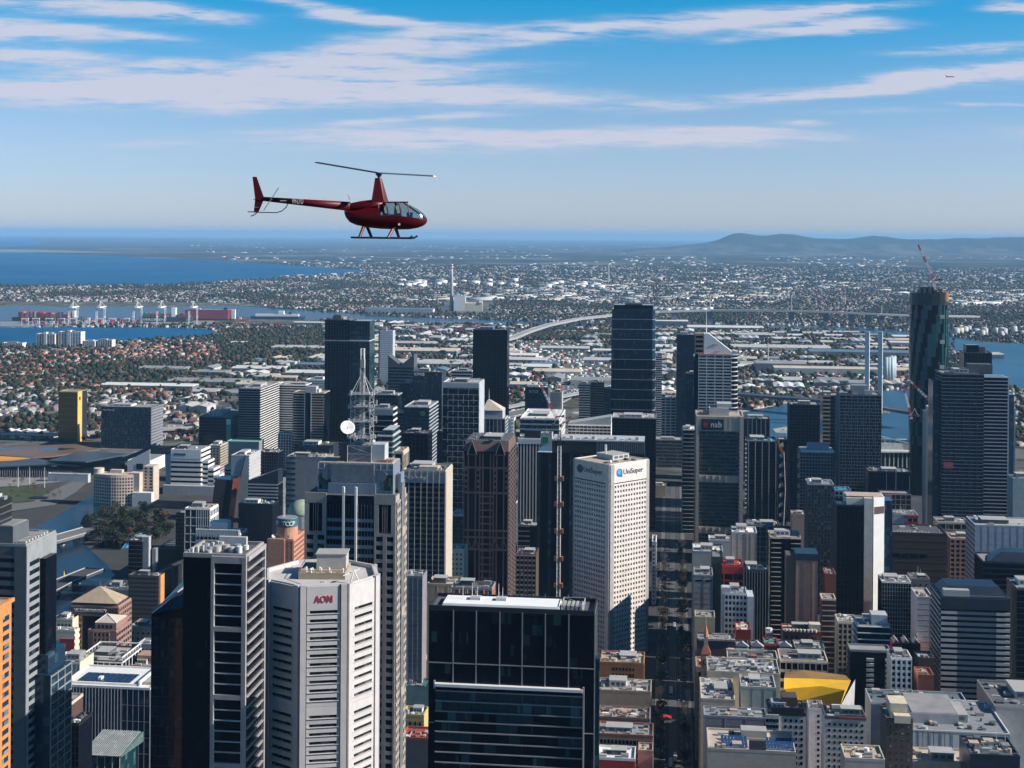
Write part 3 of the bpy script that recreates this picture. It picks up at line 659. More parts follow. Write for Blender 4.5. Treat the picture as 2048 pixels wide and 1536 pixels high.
# sheds of the industrial flats
SHROOF = [mat('white_sheeting', (.68, .68, .66), .55, var=.2, scale=.02), mat('pale_sheeting', (.48, .47, .45), .65, var=.3, scale=.02), mat('grey_sheeting', (.27, .28, .29), .7, var=.3, scale=.02), mat('cream_sheeting', (.56, .49, .38), .65, var=.25, scale=.02), mat('blue_sheeting', (.12, .2, .3), .6, var=.2, scale=.02)]
SHN = ['white', 'pale grey', 'mid grey', 'cream', 'blue grey']
SHW = [mat('shed_wall', (.5, .49, .47), .8, var=.2, scale=.05), mat('shed_wall_dark', (.2, .2, .21), .8, var=.2, scale=.05)]
placed = []
def shed(x, y, L, Wd, h, rz, k, label=None, group='sheds of the industrial flats', rise=None):
    px_ = HX + x / y * F; zn = 'left of the twin-faced tower' if px_ < 655 else 'behind the office group' if px_ < 945 else 'by the motorway' if px_ < 1230 else 'behind the bank tower' if px_ < 1500 else 'left of the bridge towers' if px_ < 1720 else 'right of the bridge towers'
    e = empty('warehouse', label or f'{"short" if L < 75 else "long" if L > 115 else "mid-sized"} {"broad" if Wd > 48 else "narrow"} {"end-on" if abs(rz) > 1 else "side-on"} shed, {SHN[k]} roof, {zn}, {"far" if y > 4600 else "middle" if y > 3600 else "near"} row', 'warehouse', (x, y, 0), rz, group if not label else None)
    w = MB().box(-L / 2, -Wd / 2, 0, L / 2, Wd / 2, h).obj('wall', SHW[(k + int(x)) % 2], e)
    n = max(1, round(Wd / 26)); rf = MB(); bw = Wd / n; rise = rise if rise is not None else bw * .12
    for i in range(n):
        y0 = -Wd / 2 + i * bw; rf.v += [(sx * (L / 2 + .5), yy, zz) for sx in (-1, 1) for yy, zz in ((y0, h + .1), (y0 + bw / 2, h + .1 + rise), (y0 + bw, h + .1))]
        b0 = i * 6; rf.f += [(b0, b0 + 3, b0 + 4, b0 + 1), (b0 + 1, b0 + 4, b0 + 5, b0 + 2), (b0, b0 + 1, b0 + 2), (b0 + 5, b0 + 4, b0 + 3)]
    rf.obj('roof', SHROOF[k], e)
    dr = MB()
    for i in range(int(L / 14)): dr.box(-L / 2 + 4 + i * 14, -Wd / 2 - .15, 0, -L / 2 + 9 + i * 14, -Wd / 2, min(h - 1, 4.5))
    if L > 20: tag(dr.obj('loading_doors', C_.dgrey, e), kind='stuff')
    placed.append((x, y, max(L, Wd) * .6)); return e
KEEP_OUT = []
def free(x, y, r): return all((x - p[0]) ** 2 + (y - p[1]) ** 2 > (r + p[2]) ** 2 for p in placed)
# ------------------------------------------------------------------ towers near the camera
def lattice(mb, x0, x1, y0, y1, z0, z1, n, r, horiz=True):
    """square lattice: four posts, rings and one diagonal per side and bay"""
    P = [(x0, y0), (x1, y0), (x1, y1), (x0, y1)]; h = (z1 - z0) / n
    for x, y in P: mb.tube((x, y, z0), (x, y, z1), r * 1.4, n=5)
    for i in range(n):
        za, zb = z0 + i * h, z0 + (i + 1) * h
        for k in range(4):
            a, b = P[k], P[(k + 1) % 4]
            if horiz: mb.tube((*a, zb), (*b, zb), r, n=4)
            if i % 2: a, b = b, a
            mb.tube((*a, za), (*b, zb), r, n=4)
    return mb
# grey granite tower at the far left
GRAN = mat('granite_shade_tone', (.10, .115, .13), .55, streak=.12); GRANL = mat('granite_sun_tone', (.27, .285, .29), .55, streak=.1)  # one granite: front coloured as if shaded, right side as if sunlit
b = Bld('office_tower', 'grey granite tower with stepped dark roof plant, cut by the picture edge', 'tower', -110, 52, 1087, 560, x2=111)
b.body(GRAN); b.grid('f', 7.5, 3.6, .52, .0, GRAN, None, G_, z1=b.h - 4, s1=b.w - 4.5, po=.5)
b.pc('corner_pier', 'f', b.w - 4.5, b.w + .5, 0, b.h, 0, .6, GRAN)
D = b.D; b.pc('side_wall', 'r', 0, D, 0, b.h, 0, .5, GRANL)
for s0, s1 in ((.07, .42), (.66, .96)): b.punch('r', D * (s1 - s0), 3.62, .92, .5, G_, z0=0, z1=b.h - 6, s0=D * s0, s1=D * s1)
for q in b.root.children:
    if q.name.startswith('window') and q.location.x > b.w - 1: q.location.x += .52
b.pc('recess_glazing', 'r', D * .45, D * .62, 0, b.h - 9, .3, .58, GK)
for i in range(14): b.pc('recess_slab', 'r', D * .45, D * .62, b.h - 12 - i * 7, b.h - 11.6 - i * 7, .5, .8, GRAN)
za, zb, zc = b.zy(1132), b.zy(1325), b.zy(1362)
b.box('bay_window', b.w + .6, b.w + 3, D * .42, D * .8, zb, za, GK); b.box('glazed_wing', b.w + .6, b.w + 5, D * .36, D * .97, zc, zb, GB); b.box('glazed_wing', b.w + .6, b.w + 7, D * .28, D * 1.02, 0, zc, GB)
for k in range(20): b.box('wing_band', b.w + 7, b.w + 7.3, D * .28, D * 1.02, zc - 1 - k * 3.6, zc - .5 - k * 3.6, GRANL)
for k in range(4): b.box('wing_mullion', b.w + 7, b.w + 7.35, D * (.28 + k * .24), D * (.28 + k * .24) + .5, 0, zc, GRANL)
b.parapet(GRANL, .8).deck(C_.roof)
s1, s2 = b.sx(30), b.sx(20); b.box('upper_storey', -2, b.w * .8, D * .1, D * .62, b.h, b.h + 7, GRAN); b.box('upper_roof', -1.5, b.w * .8 - .5, D * .1 + .5, D * .62 - .5, b.h + 7, b.h + 7.3, C_.roof)
b.box('plant_room', -2, b.w * .63, D * .12, D * .5, b.h + 7.3, b.h + 17, C_.black)
for i in range(3): b.box('plant_louvre', -2, b.w * .63 + .15, D * .12 - .15, D * .5, b.h + 8.5 + i * 2.8, b.h + 9.0 + i * 2.8, C_.dgrey)
r = random.Random(4); b.mesh('roof_frame', lattice(MB(), 2, 14, D * .2, D * .4, b.h + 17, b.h + 22, 2, .12), C_.grey)
for i in range(9): b.box('roof_unit', 3 + i * 2.2, 4.5 + i * 2.2, D * (.16 + .02 * (i % 3)), D * .3, b.h + 17, b.h + 18 + r.random() * 1.6, r.choice([C_.grey, C_.pale, C_.teal]))
for i in range(8): b.box('roof_unit', b.w * .84, b.w * .95, D * (.12 + i * .1), D * (.18 + i * .1), b.h + .2, b.h + 1.2, C_.pale)
# orange tower at the frame edge
ORA = mat('orange_render', (.58, .235, .075), .7, streak=.1)
b = Bld('orange_tower', 'orange rendered tower with square windows at the left edge', 'tower', -150, -20, 1218, 430, x2=23)
b.body(ORA); D = b.D
b.punch('r', D / 2, 2.95, .6, .52, GL, z0=0, z1=b.h - 3.4, s0=D * .02, s1=D * .98, frame=C_.grey); b.parapet(ORA, .6).deck(C_.roof).plant(9, 3); b.box('cornice', b.w, b.w + .9, -.2, D + .3, b.h - .5, b.h + .7, ORA)
# black tower with white ladder frame
FR = mat('frame_stone', (.34, .32, .31), .6, streak=.1)
b = Bld('black_tower', 'black glass tower with a pale ladder-like frame up its front', 'tower', 367, 492, 1112, 500, x2=527)
b.body(GK); D = b.D; x0, x1 = b.sx(422), b.sx(492)
b.pc('frame_post', 'f', x0 + .4, x0 + 1.5, 0, b.h + .5, 0, 1.2, FR); b.pc('frame_post', 'f', x1 - 1.1, x1 + .4, 0, b.h + .5, 0, 1.2, FR)
k = 0; z = b.h
b.pc('frame_beam', 'f', x0 + 1.5, x1 - 1.1, z - 1.9, z + .5, 0, 1.15, FR); z -= 1.9
while z > 4:
    for i in range(6):
        z -= 3.75
        if i < 5 and z > 1: b.pc('ladder_rung', 'f', x0 + 1.5, x1 - 1.1, z - .16, z + .16, .1, .9, C_.lgrey)
    if z > 2: b.pc('frame_beam', 'f', x0 + 1.5, x1 - 1.1, z - 1.7, z, 0, 1.15, FR); z -= 1.7
for s in (x0 + 1.5, x1 - 1.25): b.pc('inner_post', 'f', s, s + .15, 0, b.h - 4, .1, .95, C_.white)
for i in range(34):
    z = b.h - 4.4 - 3.75 * i
    if z > 1: b.pc('side_fin', 'r', 0, D, z - .2, z + .2, .05, .9, FR)
b.pc('side_post', 'r', D - 1.4, D, 0, b.h + .4, 0, 1, FR); b.pc('side_beam', 'r', 0, D, b.h - 1.2, b.h + .5, 0, 1.05, FR)
b.parapet(FR, 1.2, .8); b.deck(C_.droof); b.box('plant_wall', b.w * .35, b.w * .8, D * .7, D * .78, b.h, b.h + 4, C_.lgrey)
r = random.Random(2)
for i in range(14): b.drum('cooling_fan', b.w * (.18 + .68 * r.random()), D * (.12 + .5 * r.random()), b.h, b.h + 1.6 + r.random(), .9 + .5 * r.random(), r.choice([C_.white, C_.pale, C_.grey]))
for i in range(7): b.box('roof_unit', b.w * .08 + i * 1.1, b.w * .08 + i * 1.1 + .8, D * (.1 + .11 * i), D * (.17 + .11 * i), b.h, b.h + 2.4, r.choice([C_.white, C_.lgrey]))
P = Bld('dark_wing', 'lower black glass block with slanting roof rim against the ladder-framed tower', 'office building', 303, 366, 1218, 512, depth=30)
P.body(GK, h=P.h - 2); P.mesh('slant_roof', MB().prism([(0, 0), (P.w, 0), (P.w, P.D), (0, P.D)], P.h - 2, [P.h - 1.8, P.h + 1, P.h + 7, P.h + 2]), GK)
for i in range(3): P.mesh('roof_rail', MB().tube((.3 + i, .3, P.h - 1 + i), (P.w * .5 + i, P.D - 1, P.h + 4.5 + i * .3), .22), C_.lgrey)
P.grid('f', 3.2, 3.6, .05, .03, C_.black, C_.black, G_, z1=P.h - 3, po=.1)
# octagonal pale tower
OCT = mat('pale_granite_tile', (.56, .535, .525), .6, var=.14, streak=.08); OCD = mat('joint_grey', (.2, .2, .21), .7)
a_ = 17.4; t0 = R(10); Rc = a_ / 2 / math.sin(R(22.5)); cc = at(643, 1165, 547)
b = Bld('octagonal_tower', 'pale octagonal tower with slit windows and red roof-edge lettering', 'tower', 640, 645, 1163, 525, rot=0, w=1, depth=1)
b.root.location = (cc.x, cc.y, 0); oc = [(Rc * math.cos(R(-112.5 + 45 * k - 45) + t0), Rc * math.sin(R(-112.5 + 45 * k - 45) + t0)) for k in range(8)]
b.h = H = 217.6; b.mesh('wall', MB().prism(oc, 0, H - 1), OCT)
b.mesh('core_glazing', MB().prism([(x * 1.004, y * 1.004) for x, y in oc], 0, H - 9), G_)
fcs = ring(oc)
for k, fc in enumerate(fcs[:4]):
    L = fc[3]
    for s0, s1 in ((0, 2.2), (L - 2.2, L)): b.pc('corner_pier', fc, s0, s1, 0, H + .6, 0, 1.3, OCT)
    for s0, s1 in ((2.2, 2.5), (L - 2.5, L - 2.2)): b.pc('pier_joint', fc, s0, s1, 0, H, 0, .25, OCD)
    b.pc('header', fc, 2.5, L - 2.5, H - 9, H, 0, .8, OCT)
    for i in range(48):
        z = H - 9 - (i + 1) * 3.28
        if i == 11: b.pc('spandrel', fc, 2.5, L - 2.5, z, z + 3.2, 0, .8, OCT); continue
        if z < -3: break
        b.pc('spandrel', fc, 2.5, L - 2.5, z, z + 1.95, 0, .8, OCT); b.pc('shelf', fc, 2.7, L - 2.7, z + 1.95, z + 2.05, 0, 1.15, OCT)
        for j in range(8): b.pc('window', fc, 3.6 + j * (L - 7.2) / 8, 3.5 + (j + 1) * (L - 7.2) / 8, z + 2.05, z + 3.28, 0, .3, GW)
        for s0, s1 in ((2.5, 3.6), (L - 3.6, L - 2.5)): b.pc('jamb', fc, s0, s1, z + 1.95, z + 3.28, 0, .75, OCT)
AON = mat('red_sign', (.55, .02, .03), .4)
fc = fcs[1]; ux, uy = math.cos(fc[2]), math.sin(fc[2])
def face_text(b, fc, s, z, msg, size, m, width=None, out=1., name='lettering', **k):
    x, y, a, _ = fc; return text(msg, size, m, b.root, (x + s * math.cos(a) + out * math.sin(a), y + s * math.sin(a) - out * math.cos(a), z), (R(90), 0, a), name, width=width, **k)
face_text(b, fc, 5.4, H - 6, 'AON', 3.8, AON, 6.6, .95, ext=.03); face_text(b, fcs[3], 5, H - 6.2, 'AON', 4, AON, 7, .95, ext=.03)
for (x, y) in oc[::1]: pass
ins = [(x * .93, y * .93) for x, y in oc]
b.mesh('roof', MB().prism(ins, H - 4.4, H - 4.1), C_.tan)
for fc in fcs: b.pc('parapet', fc, 0, fc[3], H - 5, H + .5, -.9, -.05, OCT)
rr = mat('roof_plant_tan', (.36, .30, .22), .8)
b.box('plant_room', -8, 10, -7, 12, H - 4, H + 1.4, rr); b.box('plant_room', -2, 9.5, 0, 9, H + 1.5, H + 7, mat('plant_cladding', (.42, .41, .38), .6)); b.box('plant_roof', -2.4, 9.9, -.4, 9.4, H + 7, H + 7.4, C_.pale)
r = random.Random(8)
for i in range(10): b.drum('aerial_drum', r.uniform(-7, 9), r.uniform(-6.5, -1), H + 1.4, H + 2 + r.random() * 1.5, .35, C_.white, 8)
for i in range(8): b.box('roof_unit', -7 + i * 2.1, -5.6 + i * 2.1, -12 - (i % 2), -10, H - 4, H - 2.6 + r.random() * 2, r.choice([C_.grey, C_.pale, C_.rust]))
b.mesh('gantry', MB().tube((12, -14, H - 4), (14, -12, H + 4), .25).tube((14, -12, H + 4), (16, -13, H), .2).tube((12, -15, H - 2), (17, -12, H - 1), .2).tube((10, -13, H + 2), (16, -10, H + 4), .2), C_.white)
b.mesh('railing', MB().tube((-12, -12, H + .4), (-4, -15, H - 1.5), .12).tube((-8, -7, H + 2.4), (10, -7, H + 2.4), .12).tube((-8, -7, H + 2.4), (-8, 12, H + 2.4), .12), C_.rust)
for i in range(9): b.mesh('railing_post', MB().tube((-8 + i * 2.2, -7, H + 1.4), (-8 + i * 2.2, -7, H + 2.4), .08), C_.rust)
# stone tower with the broadcasting mast
SAN = mat('buff_granite', (.37, .325, .285), .65, streak=.1); GC = mat('crown_glazing', (.20, .26, .32), .22, var=.3, scale=.05, streak=.3)
b = Bld('stone_tower', 'buff granite tower with glazed crown below a broadcasting mast', 'tower', 610, 792, 988, 640, x2=812)
b.body(SAN); D = b.D; w = b.w; H = b.h; xa, xb = b.sx(654), b.sx(749)
b.grid('f', xa / 2, 3.98, .42, .36, SAN, SAN, GW, z1=H - 17.5, s1=xa, po=.6); b.grid('f', (w - xb) / 2, 3.98, .42, .36, SAN, SAN, GW, z1=H - 17.5, s0=xb, po=.6)
for s0, s1 in ((0, xa), (xb, w)):
    b.pc('shoulder', 'f', s0, s1, H - 3.6, H + 1, 0, .65, SAN); b.pc('tall_window', 'f', s0 + xa * .2, s1 - xa * .2, H - 16.5, H - 4, 0, .3, GK)
    for j in (.4, .5, .6): b.pc('glazing_bar', 'f', s0 + (s1 - s0) * j - .12, s0 + (s1 - s0) * j + .12, H - 16.5, H - 4, .3, .5, SAN)
    for k in (0, 1): b.pc('shoulder_pier', 'f', s0 if not k else s1 - xa * .2, s0 + xa * .2 if not k else s1, H - 17.5, H - 3.6, 0, .6, SAN)
bays = [(1035, 1068), (0, 0)]
zt = H - 3; k = 0
b.pc('glass_bay', 'f', xa, xb, 0, H, 0, .35, G_)
for blk in range(5):
    zz0 = H - 8 - blk * 37
    for i in range(7):
        z = zz0 - i * 4
        if z < 2: break
        if i < 6: b.pc('bay_spandrel', 'f', xa + .3, xb - .3, z - 4.0, z - 2.5, .3, .6, GC)
    zb_ = zz0 - 29.5
    if zb_ > 5:
        b.pc('bay_beam', 'f', xa, xb, zb_ - 3.4, zb_ - 1.9, 0, .7, SAN); b.pc('bay_beam', 'f', xa, xb, zb_ + 1.2, zb_ + 2.6, 0, .7, SAN)
        for i in range(5): s = xa + (xb - xa) * (i + .5) / 5; b.pc('bay_pier', 'f', s - 1.2 + (i - 2) * .3, s + 1.2 + (i - 2) * .3, zb_ - 1.9, zb_ + 1.2, 0, .66, SAN)
for s in (xa + (xb - xa) * .36, xa + (xb - xa) * .62): b.pc('silver_fin', 'f', s - .5, s + .5, 0, H + 4, .3, 1.5, C_.white)
for i in range(16): b.pc('thin_mullion', 'f', xa + i * (xb - xa) / 15 - .06, xa + i * (xb - xa) / 15 + .06, 0, H - 4, .3, .66, C_.dgrey)
b.grid('r', D / 7, 3.98, .42, .36, SAN, SAN, GW, z1=H - 3, po=.6); b.pc('side_glass_bay', 'r', D * .36, D * .64, 0, H + 5, .4, 1.0, mat('side_bay_glass', (.25, .3, .36), .15, var=.2))
for i in range(5): b.pc('side_beam', 'r', D * .36, D * .64, H - 20 - i * 37, H - 16 - i * 37, 1.0, 1.4, SAN)
for i in range(6): b.pc('side_rib', 'r', D * .36 + i * D * .056 - .1, D * .36 + i * D * .056 + .1, 0, H + 5, 1.0, 1.15, SAN)
b.deck(C_.droof)
c0, c1, zc = b.sx(632), b.sx(783), b.zy(926, 5)
b.box('crown', c0, c1, 3.5, D - 4, H, zc, GC); b.box('crown_bay', xa, xb, 2.2, 3.5, H - 2, zc - 9, GC)
for i in range(13): b.box('crown_mullion', c0 + i * (c1 - c0) / 12 - .08, c0 + i * (c1 - c0) / 12 + .08, 3.3, 3.5, H, zc, C_.lgrey)
for i in range(4): b.box('crown_rail', c0, c1, 3.25, 3.5, H + (i + 1) * (zc - H) / 5, H + (i + 1) * (zc - H) / 5 + .16, C_.lgrey)
b.box('crown_panel', xa + 1, xb - 1, 3.0, 3.5, zc - 8.5, zc - .4, mat('weathered_panel', (.17, .19, .22), .5, var=.5, scale=.4))
for s in (c0 + 4.2, c1 - 5.2): b.mesh('round_emblem', MB().tube((s, 3.1, zc - 5.5), (s, 3.5, zc - 5.5), 2.3, n=24), mat('emblem_grey', (.14, .16, .18), .5))
for s in (c0 + .6, c1 - 6): b.box('crown_vent', s, s + 6, 3.15, 3.5, H + 2, H + 9, GT)
b.box('side_crown', w - .5, w + .6, D * .34, D * .68, H, H + 9, GC); b.box('crown_roof', c0 + .3, c1 - .3, 3.8, D - 4.3, zc, zc + .25, C_.tan)
for i in range(10): b.box('roof_unit', c1 - 7 + (i % 5) * 1.3, c1 - 6.2 + (i % 5) * 1.3, 6 + (i // 5) * 3, 7 + (i // 5) * 3, zc + .2, zc + 1.6, C_.pink)
m0, m1, zm = b.sx(689), b.sx(737), b.zy(889, 9)
b.box('mast_house', m0 + .3, m1 - .3, 7, 17, zc + .25, zm, mat('mast_house_mesh', (.22, .24, .27), .6, var=.3)); b.box('lift_house', m1 + .1, m1 + 6, 6.5, 15, zc + .25, zm + .5, C_.lgrey); b.box('lift_house', m0 - 4.4, m0 - .1, 9, 16, zc + .25, zm, C_.dgrey)
mx = b.root.matrix_basis @ Vector(((m0 + m1) / 2, 11, 0)); W_ = (m1 - m0) * .5
mast = empty('broadcast_mast', 'white steel lattice broadcasting mast on the buff granite tower', 'mast', (mx.x, mx.y, zc + .25), GRID)
z1 = b.zy(790, 9) - zc; z2 = b.zy(700, 9) - zc; steel = mat('galvanised_steel', (.52, .52, .50), .5, .3)
lattice(MB(), -W_, W_, -W_, W_, 0, zm - zc - .4, 2, .16).obj('base_frame', steel, mast); lattice(MB(), -W_ * .8, W_ * .8, -W_ * .8, W_ * .8, zm - zc, z1, 6, .115).obj('lattice_frame', steel, mast)
sh = MB(); [sh.tube((x * W_ * .8, y * W_ * .8, z1), (x * .5, y * .5, z1 + 9), .15) for x in (-1, 1) for y in (-1, 1)]; sh.obj('shoulder_strut', steel, mast)
lattice(MB(), -.95, .95, -.95, .95, zm - zc, z1 + 12, 14, .1).obj('inner_column', steel, mast); MB().box(-.5, -.5, zm - zc, .5, .5, z1 + 10).obj('cable_duct', C_.pale, mast)
MB().box(-1, -1, z1 + 12, 1, 1, z1 + 16).obj('aerial_panel', C_.pale, mast); MB().box(-.6, -.6, z1 + 16, .6, .6, z2 - 5).obj('aerial_panel', C_.grey, mast)
lattice(MB(), -.75, .75, -.75, .75, z2 - 5, z2, 1, .14).obj('top_frame', C_.white, mast); MB().box(-.85, -.85, z2 - 8.5, .85, .85, z2 - 5).obj('aerial_panel', C_.white, mast)
r = random.Random(5)
for zz in (.12, .45, .75, 1.):
    pl = MB(); q = zm - zc + (z1 - zm + zc) * zz; pl.box(-W_ * 1.02, -W_ * 1.02, q, W_ * 1.02, W_ * 1.02, q + .15); pl.obj('platform', C_.grey, mast)
    for i in range(12):
        x, y = r.choice([-1, 1]) * W_, r.uniform(-W_, W_); x, y = (x, y) if r.random() < .5 else (y, x)
        MB().box(x - .3, y - .3, q - r.uniform(0, 1.5), x + .3, y + .3, q + r.uniform(.8, 2.6)).obj('panel_aerial', r.choice([C_.white, C_.pale, C_.grey]), mast)
def dish(name, label, P, az, el, rad, m=C_.white):
    e = empty(name, label, 'satellite dish', P); M = Matrix.Rotation(az, 4, 'Z') @ Matrix.Rotation(el, 4, 'X')
    o = MB().lathe([(.05, -rad * .18), (rad * .5, -rad * .12), (rad * .85, -rad * .02), (rad, rad * .06), (rad * .98, rad * .08), (rad * .8, rad * .03), (rad * .45, -rad * .06), (.05, -rad * .1)], 28).obj('reflector', m, e, True); o.matrix_basis = M
    o = MB().tube((0, 0, -.1), (0, 0, rad * .5), .06).tube((rad * .6, 0, 0), (0, 0, rad * .5), .04).tube((-rad * .6, 0, 0), (0, 0, rad * .5), .04).obj('feed_arm', C_.grey, e); o.matrix_basis = M
    MB().tube((0, .3, -rad * 1.3), (0, .3, 0), .25).obj('pedestal', C_.grey, e); return e
dish('satellite_dish', 'large white round dish fixed to the left of the broadcasting mast', at(695, 855, 641), R(18), R(58), 3.4)
dish('satellite_dish', 'small white dish low between the legs of the broadcasting mast', at(720, 866, 644), R(10), R(80), .7)
dish('satellite_dish', 'small white dish above the pale lift house right of the mast', at(748, 882, 646), R(20), R(75), .7)
# wide black glass block in front
b = Bld('glass_block', 'wide black glass office block with a white roof, nearest in view', 'office building', 858, 1189, 1218, 480, depth=17)
GF = glass('front_glass', (.003, .006, .011), (.035, .075, .085), .1, spec=.12); b.body(GK, 'glazing'); w = b.w; H = b.h; D = b.D; GN = mat('mullion_grey', (.30, .29, .30), .5); zl = b.zy(1367)  # teal blotches in GF stand in for reflections
cols = [b.sx(x) for x in (907, 953, 1000, 1045, 1091, 1138)]
for s in cols: b.pc('mullion', 'f', s - .16, s + .16, zl - .5, H, 0, .3, GN)
b.pc('transom', 'f', 0, w, b.zy(1325) - .15, b.zy(1325) + .15, 0, .33, GN)
for k in range(7):
    s0 = 0 if k == 0 else cols[k - 1]; s1 = w if k == 6 else cols[k]
    for za, zb in ((b.zy(1325) + .15, H - .3), (zl, b.zy(1325) - .15)):
        for j in range(3): b.pc('glass_panel', 'f', s0 + .18 + j * (s1 - s0 - .3) / 3, s0 + .15 + (j + 1) * (s1 - s0 - .3) / 3, za, zb, 0, .1 + .012 * ((j + k) % 3), GF)
l0, l1 = b.sx(872), b.sx(1167)
b.pc('roof_ledge', 'f', l0, l1, zl - .5, zl + .45, .1, 2.0, C_.white); b.pc('ledge_end', 'f', l0 - .5, l0, zl - 1.4, zl + 1.2, .1, 1.4, GN); b.pc('ledge_end', 'f', l1, l1 + .5, zl - 40, zl + 1., .1, 1.4, GN)
for i in range(26):
    z = zl - 2.2 - i * 3.5
    if z < 1: break
    b.pc('floor_band', 'f', l0, l1, z - .16, z + .16, .2, .9, GN)
    for j in range(12): b.pc('window', 'f', l0 + .1 + j * (l1 - l0) / 12, l0 - .1 + (j + 1) * (l1 - l0) / 12, z - 3.3, z - .2, .02, .2 + .01 * (j % 3), GT if (i < 2 or r.random() < .3) else GF)
b.pc('transom', 'f', 0, l0 - .5, b.zy(1445) - .12, b.zy(1445) + .12, 0, .3, GN); b.pc('transom', 'f', l1 + .5, w, b.zy(1453) - .12, b.zy(1453) + .12, 0, .3, GN)
b.grid('r', 3, 3.5, .06, .05, GN, GN, GT, po=.15); b.box('wing', w + .2, w + 1.6, 4, 8, 0, H - 16, GT)
b.parapet(C_.black, 1.4, .4); b.deck(C_.droof); zr = H
b.mesh('white_roof', MB().prism([(3.8, 2.2), (w * .785, 2.2), (w * .785, D - 3), (3.8, D - 3)], zr + .12, zr + 1.6, [(4.4, 2.6), (w * .783, 2.6), (w * .783, D - 3.6), (4.4, D - 3.6)]), mat('white_membrane', (.84, .84, .82), .6, var=.1))
b.mesh('plant_frame', lattice(MB(), w * .80, w * .93, 3, D - 4, zr, zr + 2.4, 1, .12), C_.lgrey)
for i in range(5): b.box('louvre_unit', w * .805 + i * 1.45, w * .82 + i * 1.45, 4, D - 6, zr + .1, zr + 1.8, C_.pale)
for i, s in enumerate((.185, .23, .275, .395, .43)):
    b.mesh('aerial', MB().tube((w * s, D * .5 + (i % 2) * 5, zr + 1.6), (w * s, D * .5 + (i % 2) * 5, zr + 6.2), .13, .07, 5), C_.white)
for s in (.23, .39): b.box('aerial_base', w * s, w * s + 3.6, D * .45, D * .65, zr + 1.6, zr + 2.5, C_.lgrey)
for i in range(14): b.mesh('rail_post', MB().tube((2 + i * (w - 4) / 13, D - .4, zr + 1.2), (2 + i * (w - 4) / 13, D - .4, zr + 2.4), .06, n=4), C_.white)
# white corner tower with two names
UW = mat('white_precast', (.68, .62, .57), .7, streak=.06); UNI = mat('navy_lettering', (.015, .035, .10), .4); UBL = mat('blue_globe', (.02, .17, .40), .4)
b = Bld('corner_tower', 'white precast tower set cornerwise, rows of square windows and a name on both sides', 'tower', 1220, 1303, 931, 1150, rot=R(41), w=46, depth=43)
H = b.h; b.body(G_)
for fcx in ('f', 'l'):
    Lx = b.L(fcx); z1 = H - 15
    b.pc('corner_strip', fcx, 0 if fcx == 'f' else Lx - 4.2, 4.2 if fcx == 'f' else Lx, 0, H + .3, 0, .95, C_.conc if fcx == 'f' else UW); b.pc('corner_strip', fcx, Lx - 3.4 if fcx == 'f' else 0, Lx if fcx == 'f' else 2, 0, H + .3, 0, .95, C_.conc)
    b.pc('sign_panel', fcx, 4.2 if fcx == 'f' else 2, Lx - (3.4 if fcx == 'f' else 4.2), z1, H + .4, 0, .9, UW); b.pc('sign_joint', fcx, 4.6, Lx - 4.4, z1 - .1, z1 + .2, .9, 1.0, C_.grey)
    s0, s1 = (4.2, Lx - 3.4) if fcx == 'f' else (2., Lx - 4.2)
    b.grid(fcx, None, 4.15, .52, .42, UW, UW, GW if fcx == 'f' else GL, z1=z1 - 1.2, s0=s0, s1=s1, nx=12 if fcx == 'f' else 13, po=.8)
b.parapet(UW, .8, .8); b.deck(C_.tan); b.plant(5, 5)
b.mesh('roof_ladder', lattice(MB(), b.w * .45, b.w * .45 + 1.2, b.D * .6, b.D * .6 + 1, H + 4, H + 12, 5, .1), C_.white)
ff = (0., 0., 0., b.w); text('UniSuper', 6.3, UNI, b.root, (14.6, -1.0, H - 8.8), (R(90), 0, 0), width=23.5, ext=.03)
lf = (0., b.D, R(-90), b.D); text('UniSuper', 6.3, UNI, b.root, (-1.0, b.D - 12.6, H - 8.8), (R(90), 0, R(-90)), width=22.5, ext=.03)
b.mesh('globe_emblem', MB().tube((10.2, -1.2, H - 6.8), (10.2, -.9, H - 6.8), 3.4, n=24), UBL); b.mesh('globe_emblem', MB().tube((-1.2, b.D - 8.5, H - 6.8), (-.9, b.D - 8.5, H - 6.8), 3.5, n=24), mat('navy_globe', (.02, .06, .16), .4))
b.mesh('globe_stripe', MB().tube((9.6, -1.25, H - 6.2), (9.6, -1.2, H - 6.2), 2.2, n=20), mat('pale_blue', (.08, .35, .6), .4)); b.box('globe_foot', 11.5, 13.4, -1.2, -.9, H - 10.6, H - 8.8, UBL)
# hoist tower under construction
b = Bld('construction_tower', 'tall black tower under construction with a white hoist mast up its front', 'tower', 1075, 1290, 905, 1330, depth=40)
b.body(GK); H = b.h; w = b.w; D = b.D; hx = b.sx(1119); zt = b.zy(884)
for i in range(30): b.pc('glass_strip', 'f', i * w / 30 + .15, (i + 1) * w / 30 - .1, 0, H - 1, 0, .2 + .09 * (i % 3), GK if i % 3 else GB)
b.box('upper_level', w * .13, w - 1, 6, D, H, b.zy(880, 6), C_.black)
for i in range(26): b.box('slat', w * .55 + i * w * .017, w * .555 + i * w * .017, 5.75, 6, H + .5, b.zy(880, 6) - .8, C_.grey)
b.box('upper_roof', w * .13, w - 1, 5.6, D, b.zy(880, 6), b.zy(877, 6), C_.lgrey)
for i in range(12): b.box('roof_unit', w * (.16 + i * .068), w * (.16 + i * .068) + 3, 9, 14, b.zy(877, 6), b.zy(877, 6) + 1 + (i * 7 % 3), C_.pale)
b.box('deck_edge', 0, w * .13, -.3, 5.9, H, H + .6, C_.lgrey)
hm_ = empty('hoist_mast', 'white lattice hoist mast with brown landing ties up the black construction tower', 'hoist', b.root.matrix_basis @ Vector((hx, -2.3, 0)), GRID)
